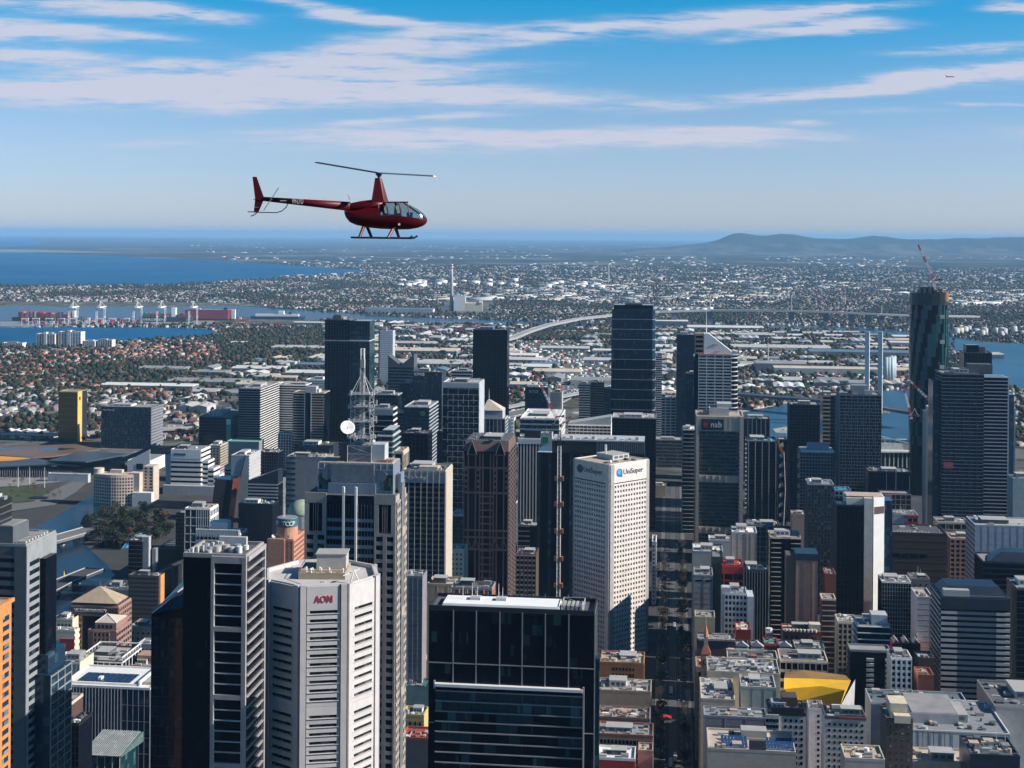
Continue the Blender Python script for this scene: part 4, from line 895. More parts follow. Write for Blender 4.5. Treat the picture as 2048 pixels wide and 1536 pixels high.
lattice(MB(), -1.5, 1.5, -1.5, 1.3, 0, zt - 3, 40, .22).obj('mast_frame', C_.white, hm_); lattice(MB(), -1.3, 1.3, -1.3, 1.1, zt - 3, zt + 12, 5, .2).obj('mast_head', C_.black, hm_)
for yy in (955, 1006, 1060, 1115, 1168): MB().box(-4.2, -1.9, b.zy(yy) - 1.8, -1.7, 1.8, b.zy(yy) + 2.4).box(1.7, -1.9, b.zy(yy) - 1.8, 4.2, 1.8, b.zy(yy) + 2.4).box(-1.7, 1.35, b.zy(yy), 1.7, 1.7, b.zy(yy) + 1).obj('landing', C_.rust, hm_)
# dark brown tower with corner gables
BR = mat('brown_granite', (.15, .105, .095), .45, streak=.1)
b = Bld('gabled_tower', 'dark brown granite tower with triangular gables under a sloping roof', 'tower', 928, 1017, 902, 1240, x2=1032)
H = b.h; w = b.w; D = b.D; b.body(GK)
xs = [0, .1, .265, .36, .43, .6, .67, .74, .9, 1.]
for s in xs: b.pc('pier', 'f', max(0, s * w - .5), min(w, s * w + .5), 0, H - 2, 0, .8, BR)
for yy in (935, 1060, 1074, 985): b.pc('belt', 'f', 0, w, b.zy(yy) - .7, b.zy(yy) + .7, 0, .75, BR)
for z in range(4, int(b.zy(990)), 6): b.pc('spandrel', 'f', .37 * w, .66 * w, z, z + 1.3, 0, .7, BR)
for z in range(int(b.zy(985)), int(b.zy(938)), 5):
    for s in (.0, .28, .67, .92): b.pc('window_head', 'f', s * w + .4, s * w + w * .075, z, z + 2.2, 0, .6, BR)
za, zb = b.zy(1098), b.zy(1077)
for s in (.0, .18, .62, .81): b.mesh('chevron', MB().tube((s * w + .6, -.4, za), (s * w + w * .09, -.4, zb), .5, n=4).tube((s * w + w * .09, -.4, zb), (s * w + w * .18, -.4, za), .5, n=4), BR)
b.pc('belt', 'f', 0, w, za - .8, za + .8, 0, .75, BR)
b.grid('r', D / 5, 4, .3, .3, BR, BR, None, po=.5)
RF = mat('roof_copper_brown', (.17, .105, .085), .5); zt = b.zy(882, 5)
b.mesh('sloping_roof', MB().prism([(0, 0), (w, 0), (w, D), (0, D)], H - 1, zt, [(.5, 5), (w - .5, 5), (w - .5, D - 5), (.5, D - 5)]), RF)
for i in range(26): b.mesh('roof_rib', MB().tube((.8 + i * (w - 1.6) / 25, -.05, H - 1), (1 + i * (w - 2) / 25, 4.95, zt), .13, n=3), BR)
for s in (.185, .82):
    b.mesh('gable', MB().prism([(s * w - 4, -.8), (s * w + 4, -.8), (s * w + 4, 4.5), (s * w - 4, 4.5)], H - 2.5, zt + .8, [(s * w - .05, -.8), (s * w + .05, -.8), (s * w + .05, 4.5), (s * w - .05, 4.5)]), GK)
    b.mesh('gable_edge', MB().tube((s * w - 4.2, -1, H - 2.6), (s * w, -1, zt + 1), .45, n=4).tube((s * w + 4.2, -1, H - 2.6), (s * w, -1, zt + 1), .45, n=4), FR); b.pc('gable_foot', 'f', s * w - 4.2, s * w + 4.2, H - 3.2, H - 2.4, .5, 1.1, BR)
b.box('upper_roof', .6, w - .6, 5, D - 5, zt, zt + .4, C_.droof); b.plant(5, 9, z=zt + .4, ant=3)
# tower with red star sign panel
NB = mat('buff_concrete', (.52, .42, .34), .75, streak=.08)
b = Bld('bank_tower', 'buff concrete framed tower with dark windows and a red star sign panel at the top', 'tower', 1392, 1487, 832, 1500, depth=44)
H = b.h; w = b.w; b.body(G_)
for s0, s1 in ((0, 3.4), (w - 4, w)): b.pc('side_frame', 'f', s0, s1, 0, H + .5, 0, 3.4, NB)
zs = [b.zy(y) for y in (858, 947, 960, 1050, 1062, 1100)]
b.pc('header', 'f', 3.4, w - 4, zs[0], H + .3, 0, 3., NB)
for i in range(4): b.pc('header_joint', 'f', w * .5 + i * 4.6, w * .5 + i * 4.6 + .12, zs[0], H, 3., 3.08, C_.dgrey)
for za, zb in ((zs[2], zs[1]), (zs[4], zs[3])):
    b.pc('plant_floor', 'f', 3.4, w - 4, za - .2, zb + .2, 0, 2.2, NB)
    for i in range(7): b.pc('plant_rib', 'f', 4 + i * (w - 9) / 6, 4.6 + i * (w - 9) / 6, za, zb, 2.2, 3., NB)
NG = mat('olive_spandrel', (.10, .10, .095), .6)
for za, zb in ((zs[1], zs[0]), (zs[3], zs[2]), (0, zs[4])): b.grid('f', 3.3, 4., .4, .1, NG, NG, GW, z0=za + .3, z1=zb - .3, s0=3.6, s1=w - 4.4, po=.7)
b.pc('sign_panel', 'f', b.sx(1403), b.sx(1447), b.zy(856), b.zy(834), 3.05, 3.5, C_.navy); zz = b.zy(850)
text('nab', 8.6, C_.white, b.root, (b.sx(1421), -3.6, zz), (R(90), 0, 0), width=b.sx(1443) - b.sx(1421)); sr = MB(); q = []
for i in range(16):
    rr_ = 3.6 if i % 2 == 0 else 1.9; q.append((math.cos(i * math.pi / 8 + .2) * rr_, math.sin(i * math.pi / 8 + .2) * rr_))
cx_, cz_ = b.sx(1411), b.zy(845); sr.v = [(cx_ + x, -3.75, cz_ + y) for x, y in q] + [(cx_ + x, -3.5, cz_ + y) for x, y in q]; sr.f = [tuple(range(16)), tuple(range(31, 15, -1))] + [(i, (i + 1) % 16, 16 + (i + 1) % 16, 16 + i) for i in range(16)]
b.mesh('star_emblem', sr, C_.red); b.grid('l', 4, 4, .4, .2, NG, NB, None, po=.6)
for i in range(34): b.pc('edge_window', 'f', w - 4.9, w - 4.05, 4 + i * 4.1, 6.3 + i * 4.1, 0, 1.2, C_.white)
b.parapet(NB, 1.2, 1).deck(C_.tan); b.plant(8, 4, ant=1); b.box('plant_tier', w * .28, w * .7, 8, 26, H, H + 8, C_.lgrey); b.box('plant_tier', w * .45, w * .76, 10, 30, H + 8, H + 12.5, C_.pale)
# tapered dark tower with pale floor lines
b = Bld('banded_tower', 'tall dark glass tower with thin pale floor lines and bowed sides', 'tower', 1224, 1310, 618, 1930, depth=40)
H = b.h; w = b.w; D = b.D
def bow(t): return 1.0 + .018 * math.sin(t * 3.0) + .02 * (1 - t)
for i in range(18):
    z0, z1 = i * H / 18, (i + 1) * H / 18
    mb = MB(); o0 = [((x - .5) * w * bow(i / 18) + w / 2, (y - .5) * D + D / 2) for x, y in ((.06, 0), (.94, 0), (1, .1), (1, .9), (.94, 1), (.06, 1), (0, .9), (0, .1))]; mb.prism(o0, z0 + .35, z1); b.mesh('glazed_tier', mb, GB if i > 12 else G_)
    o1 = [((x - w / 2) * 1.012 + w / 2, (y - D / 2) * 1.012 + D / 2) for x, y in o0]; b.mesh('floor_line', MB().prism(o1, z0 - .3, z0 + .35), C_.lgrey)
    for j in range(9): b.pc('mullion', 'f', w * .08 + j * w * .105, w * .08 + j * w * .105 + .25, z0 + .35, z1, 0, .35, C_.navy)
b.box('crown', w * .04, w * .96, D * .1, D * .9, H, b.zy(608, 5), GK)
b.box('roof', w * .3, w * .7, D * .2, D * .8, b.zy(608, 5), b.zy(605, 5), C_.dgrey)
# tower with white sail roof
b = Bld('sail_roof_tower', 'pale banded tower topped by a white sail-shaped roof and a tall thin aerial', 'tower', 1397, 1463, 710, 1800, x2=None, depth=42)
H = b.h; w = b.w; D = b.D; b.body(G_); PB = mat('pale_band', (.55, .55, .54), .6)
b.grid('f', None, 3.95, .42, .1, PB, PB, GW, nx=4, po=.5)
cyl = [(w + 5.2 * math.sin(t) * 1.6, 9 - 9 * math.cos(t)) for t in [i * math.pi / 8 for i in range(9)]]
b.mesh('round_bay', MB().prism([(w, 0)] + cyl[1:] + [(w, 18)], 0, H), GK)
for i in range(34): b.mesh('bay_band', MB().prism([(w, -.3)] + [(x + .35, y) for x, y in cyl[1:]] + [(w, 18.4)], 2 + i * H / 34, 3.3 + i * H / 34), PB)
b.box('dark_side', -6, -.2, 1, D, 0, H - 2, GK); b.box('terrace', -.6, w + .6, -.6, D, H, H + 1.2, C_.rust)
z0, z1 = H + 1.2, b.zy(664, 8); c = b.sx(1408)
mb = MB(); mb.v = [(c, 6, z0), (w + 1, 6, z0), (w + 1, 6, z0 + 3), (c + 6, 6, z1), (c, 6, z1), (c, 24, z0), (w + 1, 24, z0), (w + 1, 24, z0 + 3), (c + 6, 24, z1), (c, 24, z1)]
mb.f = [(0, 1, 2, 3, 4), (9, 8, 7, 6, 5), (0, 5, 6, 1), (1, 6, 7, 2), (2, 7, 8, 3), (3, 8, 9, 4), (4, 9, 5, 0)]; b.mesh('sail_roof', mb, C_.white)
b.box('stair_tower', -4.5, c - .1, 7, 22, z0 - 6, z1, C_.tan)
for i in range(5): b.box('stair_window', -3.6, c - 1.2, 6.8, 7, z0 - 4 + i * 6, z0 - .8 + i * 6, GK)
b.mesh('aerial', MB().tube((c + 3, 14, z1), (c + 3, 14, z1 + 16), .7, .4, 6).tube((c + 3, 14, z1 + 16), (c + 3, 14, z1 + 40), .3, .1, 5), C_.white)
for i in range(3): b.mesh('roof_emblem', MB().tube((c + 10 + i * 4, 5.8, z1 - 14 - i * 9), (c + 18 + i * 2, 5.8, z1 - 14 - i * 9), .35), C_.rust)
# ------------------------------------------------------------------ the other buildings of the city
def g(bay=None, fl=3.8, hr=.35, vr=0., mb=None, mv=None, pane=None, **k): return dict(bay=bay, fl=fl, hr=hr, vr=vr, mb=mb, mv=mv, pane=pane, **k)
def p(bay=3.6, fl=3.6, rw=.5, rh=.5, pane=GW, **k): return dict(p=1, bay=bay, fl=fl, rw=rw, rh=rh, pane=pane, **k)
c = C_
def sign(b, px, py, msg, m, wpx, size, out=.6, yb=0.): return text(msg, size, m, b.root, (b.sx(px), -out + yb, b.zy(py, yb)), (R(90), 0, 0), width=wpx / F * b.P.y)
# --- lower left
b = bl('ribbed_block', 'grey ribbed glass block with solar panels on its white roof', 122, 300, 1372, 820, dp=38, body=GB, cap=c.white, top=c.white, n=0, f=[g(1.9, 40, .01, .22, c.grey, c.lgrey, s1=36.5, po=.25), g(3.2, 9, .03, .05, c.grey, c.grey, s0=37, po=.2)], r=g(2, 40, .01, .2, c.lgrey))
for i in range(9): b.box('solar_panel', 6 + i * 3.6, 9.2 + i * 3.6, 10, 25, b.h + .4, b.h + .7, mat('solar_blue', (.02, .03, .07), .2))
b.box('roof_tank', b.w * .32, b.w * .36, 12, 16, b.h + .7, b.h + 2, c.white); b.box('roof_kerb', 3, 44, 5, 6, b.h, b.h + 1.4, c.white); b.box('roof_kerb', 45, 46, 5, 36, b.h, b.h + 3, c.white)
b.box('stair_house', 47, 52, 8, 34, b.h, b.h + 1.8, c.pale)
bl('slab_block', 'narrow buff concrete slab beside the granite tower', 118, 143, 1408, 705, dp=14, body=c.brown, f=g(None, 60, 0, 0, None), cap=c.beige, n=1)
bl('black_block', 'small black office block below the ribbed glass block', 136, 158, 1450, 690, dp=16, body=GK, f=g(2, 3.4, .1, .1, c.black, c.black, po=.2), n=4, cap=c.black)
# glazed atrium
b = Bld('glass_atrium', 'green glazed atrium roof on white ribs below the ribbed glass block', 'atrium', 165, 240, 1508, 770, depth=24); b.body(GT, 'glazing', b.h - .5)
b.mesh('glass_roof', MB().prism([(-1, -1), (b.w + 1, -1), (b.w + 4, b.D), (2, b.D)], b.h - .4, [b.h, b.h, b.h + 5, b.h + 5]), mat('green_glazing', (.10, .17, .15), .25))
for i in range(20): b.mesh('roof_rib', MB().tube((i * b.w / 19, -1, b.h + .2), (i * b.w / 19 + 2, b.D, b.h + 5.3), .16, n=4), c.lgrey)
b.grid('f', 4, 8, .05, .05, c.lgrey, c.lgrey, po=.4)
b = bl('framed_block', 'office block of white square framing around black glass, open frame over its roof', 160, 244, 1322, 950, dp=34, body=GK, cap=c.droof, top=c.pale, n=5, f=g(4.1, 7.2, .13, .1, c.white, c.white, po=.5), r=g(5.5, 7.2, .12, .1, c.white, c.white, po=.5), l=g(5.5, 7.2, .12, .1, c.white, c.white, po=.5))
for y in (0, 33.4): b.box('top_rail', -.5, b.w + .5, y - .3, y + .5, b.h + 3, b.h + 3.8, c.white)
for x in (0, b.w - .5): b.box('top_rail', x, x + .5, .5, 33.1, b.h + 3, b.h + 3.75, c.white)
for i in range(8):
    for x in (0, b.w - .5): b.box('rail_post', x, x + .45, i * 4.8 + .1, i * 4.8 + .6, b.h, b.h + 3, c.white)
b = bl('pink_block', 'pink stone block with a toothed parapet beside the white framed block', 248, 304, 1334, 960, dp=22, body=c.pink, f=p(2.4, 4, .55, .5, z1=None), n=5)
for i in range(12): b.box('parapet_tooth', i * b.w / 12, i * b.w / 12 + .7, -.3, .4, b.h + 1, b.h + 2, c.pink)
b.box('attic', b.w * .3, b.w * .9, 8, 20, b.h, b.h + 6, c.pink); [b.pc('attic_window', (b.w * .3, 8, 0, 10), 1 + i * 2.2, 2.2 + i * 2.2, b.h + 2, b.h + 4, 0, .1, GW) for i in range(5)]
b = bl('red_cream_block', 'cream block with a red front panel and striped lit side', 104, 149, 1262, 985, x2=158, body=c.cream, n=4, r=g(None, 4.2, .5, 0, c.cream, None, po=.6))
b.pc('red_panel', 'f', b.w * .36, b.w, 0, b.h - 5, 0, .4, c.red); b.box('dark_front', 0, b.w * .36, -.3, 0, 0, b.h * .4, c.dgrey)
bl('old_terrace', 'cream and brown gabled old building behind the red panelled block', 105, 145, 1240, 1040, dp=14, body=c.cream, f=p(3, 3.6, .4, .5), n=3, top=c.rust)
bl('low_annex', 'low cream annex in front of the red panelled block', 104, 160, 1326, 925, dp=22, body=c.cream, f=g(2.6, 8, .3, .3, c.lgrey, c.lgrey, po=.3), top=c.pale, n=3)
# pyramid roofed pink building and its wing
PGR = mat('pink_granite', (.32, .19, .16), .6, streak=.1)
b = bl('pyramid_roof_building', 'pink granite building under a tan pyramid roof with white lettering', 142, 237, 1212, 1050, x2=262, body=PGR, n=0, f=[g(3.2, 4.2, .35, .3, PGR, PGR, GW, s1=9, po=.5), g(3.2, 4.2, .35, .3, PGR, PGR, GW, s0=26, po=.5), g(None, 80, 0, 0)], r=[g(3.6, 4.2, .4, .35, PGR, PGR, GW, po=.5)], cap=c.pink)
b.pc('dark_bay', 'f', 9.5, 25.5, 0, b.h - 7, .1, .5, GK); b.pc('sign_band', 'f', 0, b.w, b.h - 5.5, b.h - .3, .5, .8, c.brown)
b.box('dark_attic', 2, b.w - 2, 2, b.D - 3, b.h, b.h + 3, c.brown); q = [(0, -.5), (b.w - 1, -.5), (b.w - 1, b.D - 3), (0, b.D - 3)]; m_ = [(b.w * .45, b.D * .45), (b.w * .5, b.D * .45), (b.w * .5, b.D * .5), (b.w * .45, b.D * .5)]
b.mesh('pyramid_roof', MB().prism(q, b.h + 3, b.h + 12.5, m_), mat('tan_roof', (.42, .33, .23), .7)); b.mesh('finial', MB().tube((b.w * .48, b.D * .48, b.h + 12), (b.w * .48, b.D * .48, b.h + 17), .3, .08), c.rust)
text('VICTORIA UNIVERSITY', 3.1, c.white, b.root, (3.2, -1., b.h - 3.6), (R(90), 0, 0), width=25)
b = bl('pink_wing', 'lower pink granite wing with a glazed pyramid skylight', 176, 232, 1262, 1000, x2=262, body=PGR, n=0, f=g(3.3, 4.4, .4, .4, PGR, PGR, GW, s0=4, s1=16, po=.5), r=g(4, 4.4, .45, .2, PGR, PGR, GW, po=.5))
b.box('upper_wing', 4, b.w - 1, 3, b.D - 4, b.h, b.h + 5.5, PGR); [b.box('window', 6 + i * 3, 7.6 + i * 3, 2.85, 3.2, b.h + 1.5, b.h + 4, GW) for i in range(4)]
b.mesh('skylight', MB().prism([(4, 3), (b.w - 1, 3), (b.w - 1, b.D - 4), (4, b.D - 4)], b.h + 5.5, b.h + 10, [(10, 10), (10.3, 10), (10.3, 10.3), (10, 10.3)]), c.beige)
for x, y in ((4, 3), (b.w - 1, 3)): b.mesh('skylight_edge', MB().tube((x, y, b.h + 5.6), (10.1, 10.1, b.h + 10.3), .25, n=4), c.white)
b = bl('brown_block', 'brown office block with a side wall coloured orange to look sunlit', 257, 318, 1152, 1250, x2=328, body=c.brown, f=g(None, 4, .5, 0, mat('brown_band', (.11, .085, .075), .6), pane=None, s0=1, po=.5), n=5, top=c.pale)
b.pc('sun_tinted_wall', 'r', b.D * .2, b.D, 0, b.h + .6, .1, .5, mat('sun_tinted_wall', (.58, .28, .09), .8))  # warm sunlight put into the side wall as orange colour
bl('grey_annex', 'small grey annex with a white roof house left of the brown block', 205, 258, 1178, 1290, dp=20, body=c.grey, n=5, f=g(3, 4, .4, .1, c.grey, c.grey))
bl('low_cream_house', 'low cream building beside the pink wing, dark glass wing at its back', 258, 304, 1256, 1040, dp=22, body=c.tan, f=p(4, 4, .35, .4), n=4, top=c.white)
bl('grey_house', 'small grey building with a glass roof box by the black wing', 275, 306, 1290, 1000, dp=14, body=c.lgrey, f=p(2.4, 3.6, .4, .5), n=2)
# riverside aquarium, tents
b = bl('aquarium', 'low dark riverside building with a tall blue fin wall', 178, 240, 1122, 1545, dp=48, body=c.navy, f=g(None, 5, .2, 0, c.dgrey), n=3, top=c.droof, cat='aquarium')
b.mesh('blue_fin', MB().prism([(b.w - .5, 4), (b.w + 5, 20), (b.w + 4, 21), (b.w - 1.5, 5)], 0, [b.h + 4, b.h + 24, b.h + 24, b.h + 4]).prism([(b.w + 5, 20), (b.w + 11, 46), (b.w + 10, 46), (b.w + 4, 21)], 0, [b.h + 24, b.h + 24, b.h + 24, b.h + 24]), mat('sky_blue_panel', (.08, .32, .5), .4))
for i in range(4): tag(MB().lathe([(4.5, 0), (3.2, 1.5), (1.4, 4.5), (.12, 9)], 10).obj('tent', mat('tent_cloth', (.72, .68, .64), .8), None), ['white peaked tent, leftmost of four on the aquarium deck', 'white peaked tent, second from the left on the aquarium deck', 'white peaked tent, third from the left on the aquarium deck', 'white peaked tent nearest the blue fin wall'][i], 'tent', 'peaked tents on the aquarium deck').location = b.root.matrix_basis @ Vector((4 + i * 4.6, 8, b.h + .1))
b = bl('slab_tower', 'narrow dark block with a tall white end slab near the railway', 257, 284, 1082, 1350, dp=26, body=GK, f=g(None, 4, .12, 0, c.dgrey), n=3, top=c.white)
b.box('white_slab', b.w + .1, b.w + 6, 2, 8, 0, b.h + 4, c.lgrey); b.box('white_slab', b.w + 8, b.w + 11.5, 6, 12, 0, b.h - 8, c.grey)
b = bl('rail_shed', 'long dark railway roof with ribs beside the river trees', 312, 362, 1100, 1420, dp=170, body=c.black, top=c.droof, n=0, cat='station')
for i in range(18): b.box('roof_rib', 0, b.w, 6 + i * 9, 7 + i * 9, b.h + .1, b.h + .9, c.dgrey)
b = bl('rail_viaduct', 'dark railway viaduct running beside the river', 255, 270, 1168, 1300, dp=260, body=c.black, top=c.dgrey, n=0, rot=GRID - R(10), cat='viaduct')
for i in range(24): b.box('pier', -.6, b.w + .6, 4 + i * 10, 5.4 + i * 10, 0, b.h + .5, c.dgrey)
# curved hotel by the river
b = Bld('curved_hotel', 'beige hotel with a concave curved front of square windows and a round corner turret', 'hotel', 182, 262, 952, 1790, depth=34); b.h = H = b.zy(955); HB = mat('hotel_beige', (.56, .47, .39), .8, streak=.06)
cv = [(b.w * t, 9 - 13 * math.sin(math.pi * (.12 + .72 * t)) + 5) for t in [i / 8 for i in range(9)]]; b.mesh('wall', MB().prism(cv + [(b.w, 26), (0, 26)], 0, H), HB)
for i in range(8):
    (x0, y0), (x1, y1) = cv[i], cv[i + 1]; b.grid((x0, y0, math.atan2(y1 - y0, x1 - x0), math.hypot(x1 - x0, y1 - y0)), None, 4.3, .45, .4, HB, HB, GK, nx=2, z1=H - 3, po=.5)
b.drum('turret', 4, 16, 0, H + 6, 6.5, HB, 20); b.box('stair_tower', b.w * .9, b.w + 8, 8, 22, 0, H + 2, HB); b.box('wing', b.w + 8.2, b.w + 22, 20, 40, 0, H + 9, HB); b.box('end_block', b.w + .3, b.w + 26, 3, 12, 0, H * .45, c.white)
b.grid((b.w + 8.2, 20, 0, 13.8), None, 4.3, .45, .5, HB, HB, GK, z0=H * .5, z1=H + 8, nx=2, po=.4); b.box('roof', 2, b.w - 2, 14, 24, H, H + .3, c.tan); b.box('roof_house', b.w * .35, b.w * .65, 16, 23, H + .3, H + 4, c.beige)
# stepped white offices
b = bl('stepped_offices', 'white banded office block stepping down to the right by the river', 342, 402, 900, 1880, x2=420, body=GK, f=g(None, 6.2, .55, 0, c.white, z1=None, po=.8), r=g(None, 6.2, .55, 0, c.white, po=.8), n=3, cap=c.white, top=c.grey)
b.pc('white_header', 'f', 0, b.w, b.h - 11, b.h + 1, .3, 1.0, c.white); b.pc('sign', 'f', b.w * .1, b.w * .5, b.h - 7, b.h - 4, 1, 1.2, c.dgrey)
for i, (x, dz) in enumerate(((8, 14), (16, 24), (24, 33), (31, 42))):
    b.box('step', b.w + .2 + (i and x - 8 + .2), b.w + x, 4, 30, 0, b.h - dz, GK)
    for k in range(int((b.h - dz) / 6.2)): b.box('step_band', b.w + .2 + (i and x - 8 + .2), b.w + x + .6, 3.4, 30.4, b.h - dz - k * 6.2 - 3.2, b.h - dz - k * 6.2, c.white)
b.box('podium', -8, b.w + 34, -8, -1.2, 0, 12, c.lgrey); b.box('left_wing', -9, -.9, 6, 26, 0, b.h - 8, c.lgrey)
bl('beige_teal_block', 'beige block with a teal balcony strip behind the stepped white offices', 418, 440, 892, 1960, x2=456, body=c.beige, r=g(4, 3.8, .35, .3, c.beige, c.tan, GT), f=p(5, 4, .4, .5), n=4)
b = bl('diagonal_block', 'white slab with a black diagonal line, striped wing on its right', 462, 498, 912, 1760, x2=521, body=c.lgrey, r=g(None, 4, .5, 0, c.lgrey, pane=None, po=.6), n=5)
b.mesh('diagonal_line', MB().tube((b.w * .15, -.25, 8), (b.w * .8, -.25, b.h), .6, n=4), c.black); b.box('striped_wing', -9, -.2, 2, 16, 0, b.h - 12, c.lgrey); [b.box('wing_window', -9.1, -.3, 1.8, 2, 6 + i * 4, 8.2 + i * 4, GK) for i in range(int(b.h / 4) - 5)]
b = bl('stepped_black_block', 'black block with white bands and a sloping top right of the diagonal slab', 496, 556, 968, 1690, dp=24, body=GK, f=g(None, 4, .45, 0, c.lgrey, po=.7), n=0)
b.mesh('sloping_top', MB().prism([(0, 0), (b.w, 0), (b.w, 20), (0, 20)], b.h + .5, [b.h + 4, b.h + 18, b.h + 18, b.h + 4]), c.navy)
bl('dark_roof_block', 'small black glass block behind the sloping-topped block', 520, 556, 905, 1900, dp=26, body=GK, f=g(3, 4, .15, .1, c.dgrey, c.dgrey), n=6)
b = Bld('red_glass_wedge', 'leaning red and dark glass wedge building near the river', 'office building', 420, 456, 958, 1700, depth=26); b.mesh('wall', MB().prism([(0, 0), (b.w, 0), (b.w, b.D), (0, b.D)], 0, b.h, [(6, 2), (b.w + 7, -3), (b.w + 7, b.D), (6, b.D)]), GK)
b.mesh('red_face', MB().quad((.2, -.3, 0), (b.w * .6, -.3, 0), (b.w * .75 + 5, -2.8, b.h), (6.2, 1.6, b.h)).quad((b.w + .3, 0, 0), (b.w + .3, b.D, 0), (b.w + 7.3, b.D, b.h), (b.w + 7.3, -3, b.h)), mat('dark_red_glass', (.13, .035, .025), .3))
for i in range(16): b.box('edge_fin', b.w + i * .45 - .1, b.w + i * .45 + .5, -.5, .5, 2 + i * b.h / 16, 4 + i * b.h / 16, c.pink)
bl('black_slat_block', 'black ribbed block with green plant on its roof', 477, 545, 1008, 1500, x2=556, body=c.black, f=g(1.6, 70, .01, .35, c.navy, c.navy, po=.5), r=g(2, 70, .01, .35, c.navy, c.navy, po=.5), n=10, top=c.teal, seed=12)
b = bl('teal_window_block', 'white framed office block with teal glass beside the white roofed block', 370, 420, 1018, 1400, x2=436, body=GT, f=[g(2.2, 8, .08, .3, c.white, c.white, s0=12, po=.5), g(6, 8, .1, .08, c.white, c.white, s1=12, po=.5)], r=g(5, 8, .3, .3, c.white, c.white, po=.5), n=4, cap=c.white, top=c.tan)
bl('red_brick_block', 'dark brick block with red balconies left of the teal glass block', 352, 369, 1028, 1420, dp=18, body=c.brown, f=g(4, 4, .35, .2, c.brick, c.brown, po=.7), n=1)
b = bl('white_crown_block', 'white block with a ribbed white parapet and a square roof house', 392, 480, 1066, 1300, x2=494, body=c.white, f=g(4, 7, .35, .2, c.white, c.white, GK), r=g(4, 7, .35, .2, c.white, c.white, GK), n=6, top=c.pale, big=False)
for i in range(28): b.box('parapet_rib', i * b.w / 28, i * b.w / 28 + .6, -.9, -.1, b.h - 3, b.h + 4.2, c.white)
b.box('roof_house', b.w * .25, b.w * .66, 8, 18, b.h, b.h + 9, c.white); b.box('parapet_back', 0, b.w, -.1, .5, b.h, b.h + 4, c.white)
# pink tower with round sign drum
PK = mat('pink_render', (.56, .27, .18), .8, streak=.1)
b = bl('pink_tower', 'pink rendered tower with a round drum and name band on top', 539, 586, 1080, 1150, x2=611, body=PK, n=4, top=c.pink, big=False, f=g(3, 4, .5, .5, PK, PK, None, po=.3, s0=13), r=g(3.4, 4, .42, .4, PK, PK, GK, po=.6))
b.box('rounded_front', -1.5, b.w * .65, -1.2, 3, 0, b.h + 1.2, PK); dx, dy = b.w * .62, 10; b.drum('drum', dx, dy, b.h, b.zy(1053, 10), 8.6, PK, 24); b.drum('sign_band', dx, dy, b.zy(1053, 10), b.zy(1037, 10), 8.9, c.teal, 24)
b.drum('drum_roof', dx, dy, b.zy(1037, 10), b.zy(1037, 10) + .4, 8.4, c.grey, 24); b.mesh('sign_mast', lattice(MB(), dx - 3.6, dx - 2.4, dy - .6, dy + .6, b.zy(1040, 10), b.zy(958, 10), 20, .09), c.white)
zt = b.zy(1050, 10)
for i, ch in enumerate('OP TOOP'):
    if ch != ' ': a = R(-152 + i * 18.5); text(ch, 5.2, c.white, b.root, (dx + 9.1 * math.cos(a) - 1.5 * -math.sin(a), dy + 9.1 * math.sin(a) - 1.5 * math.cos(a), zt), (R(90), 0, a + R(90)), ext=.06)
for i in range(2): dish('satellite_dish', ['small white dish left on the pink tower roof', 'small white dish right of the drum on the pink tower'][i], b.root.matrix_basis @ Vector((3 + i * 12, 1.5, b.h + 3)), R(25 - 50 * i), R(60), 1.6)
bl('concrete_slab', 'tall blank grey concrete slab with dark banded left end', 573, 655, 915, 1290, dp=24, body=mat('slab_concrete', (.26, .245, .25), .85, streak=.15), f=g(None, 5, .4, 0, c.navy, s1=8.5, po=.3), n=14, top=c.conc, ant=2, seed=4)
b = bl('dome_building', 'old stone building under a pale green dome', 556, 612, 1064, 1250, dp=30, body=c.grey, f=g(5, 6, .25, .2, c.lgrey, c.lgrey), n=2, top=c.grey)
b.drum('dome_drum', b.w * .72, 12, b.h, b.zy(1030, 12), 13.5, c.grey, 24); z0 = b.zy(1030, 12); b.mesh('dome', MB().lathe([(13.2 * math.cos(t), z0 + 13 * math.sin(t)) for t in [i * math.pi / 16 for i in range(8)]] + [(.3, z0 + 13)], 24, b.w * .72, 12), mat('verdigris', (.34, .42, .31), .7, streak=.2), True)
# ribbed office tower with lettering and its neighbours
b = bl('ribbed_tower', 'dark office tower with thin pale vertical ribs and white lettering', 806, 891, 942, 1000, x2=904, body=G_, f=[g(4.3, 3.7, .35, 0, c.dgrey, s1=None, po=.25, z1=None)], r=g(None, 200, 0, 0), cap=c.beige, top=c.droof, n=6)
for i in range(8): b.pc('rib', 'f', i * b.w / 7.02 - .18, i * b.w / 7.02 + .18, b.h * .2, b.h + .4, .3, 1.0, c.beige)
b.pc('side_wall', 'r', 0, b.D, 0, b.h + .3, .05, .6, c.beige); b.pc('header', 'f', 0, b.w, b.h - 8, b.h, .2, .8, c.grey); b.box('roof_house', b.w * .35, b.w * .8, 3, 12, b.h, b.h + 3, c.beige); text('DXC.technology', 3.4, c.lgrey, b.root, (1, -1.15, b.h - 5.6), (R(90), 0, 0), width=15.5)
bl('grey_slab', 'blank grey tiled slab below the ribbed tower', 806, 845, 1155, 830, x2=854, body=mat('grey_tile', (.21, .20, .22), .7, streak=.08), n=3, top=c.grey, f=g(3, 3, .03, .03, c.grey, c.grey, po=.1))
bl('beige_wall_block', 'blank beige wall block behind the wide black glass block', 855, 916, 1170, 850, dp=18, body=c.tan, n=2, top=c.beige, f=g(7, 9, .02, .02, c.beige, c.beige, po=.06))
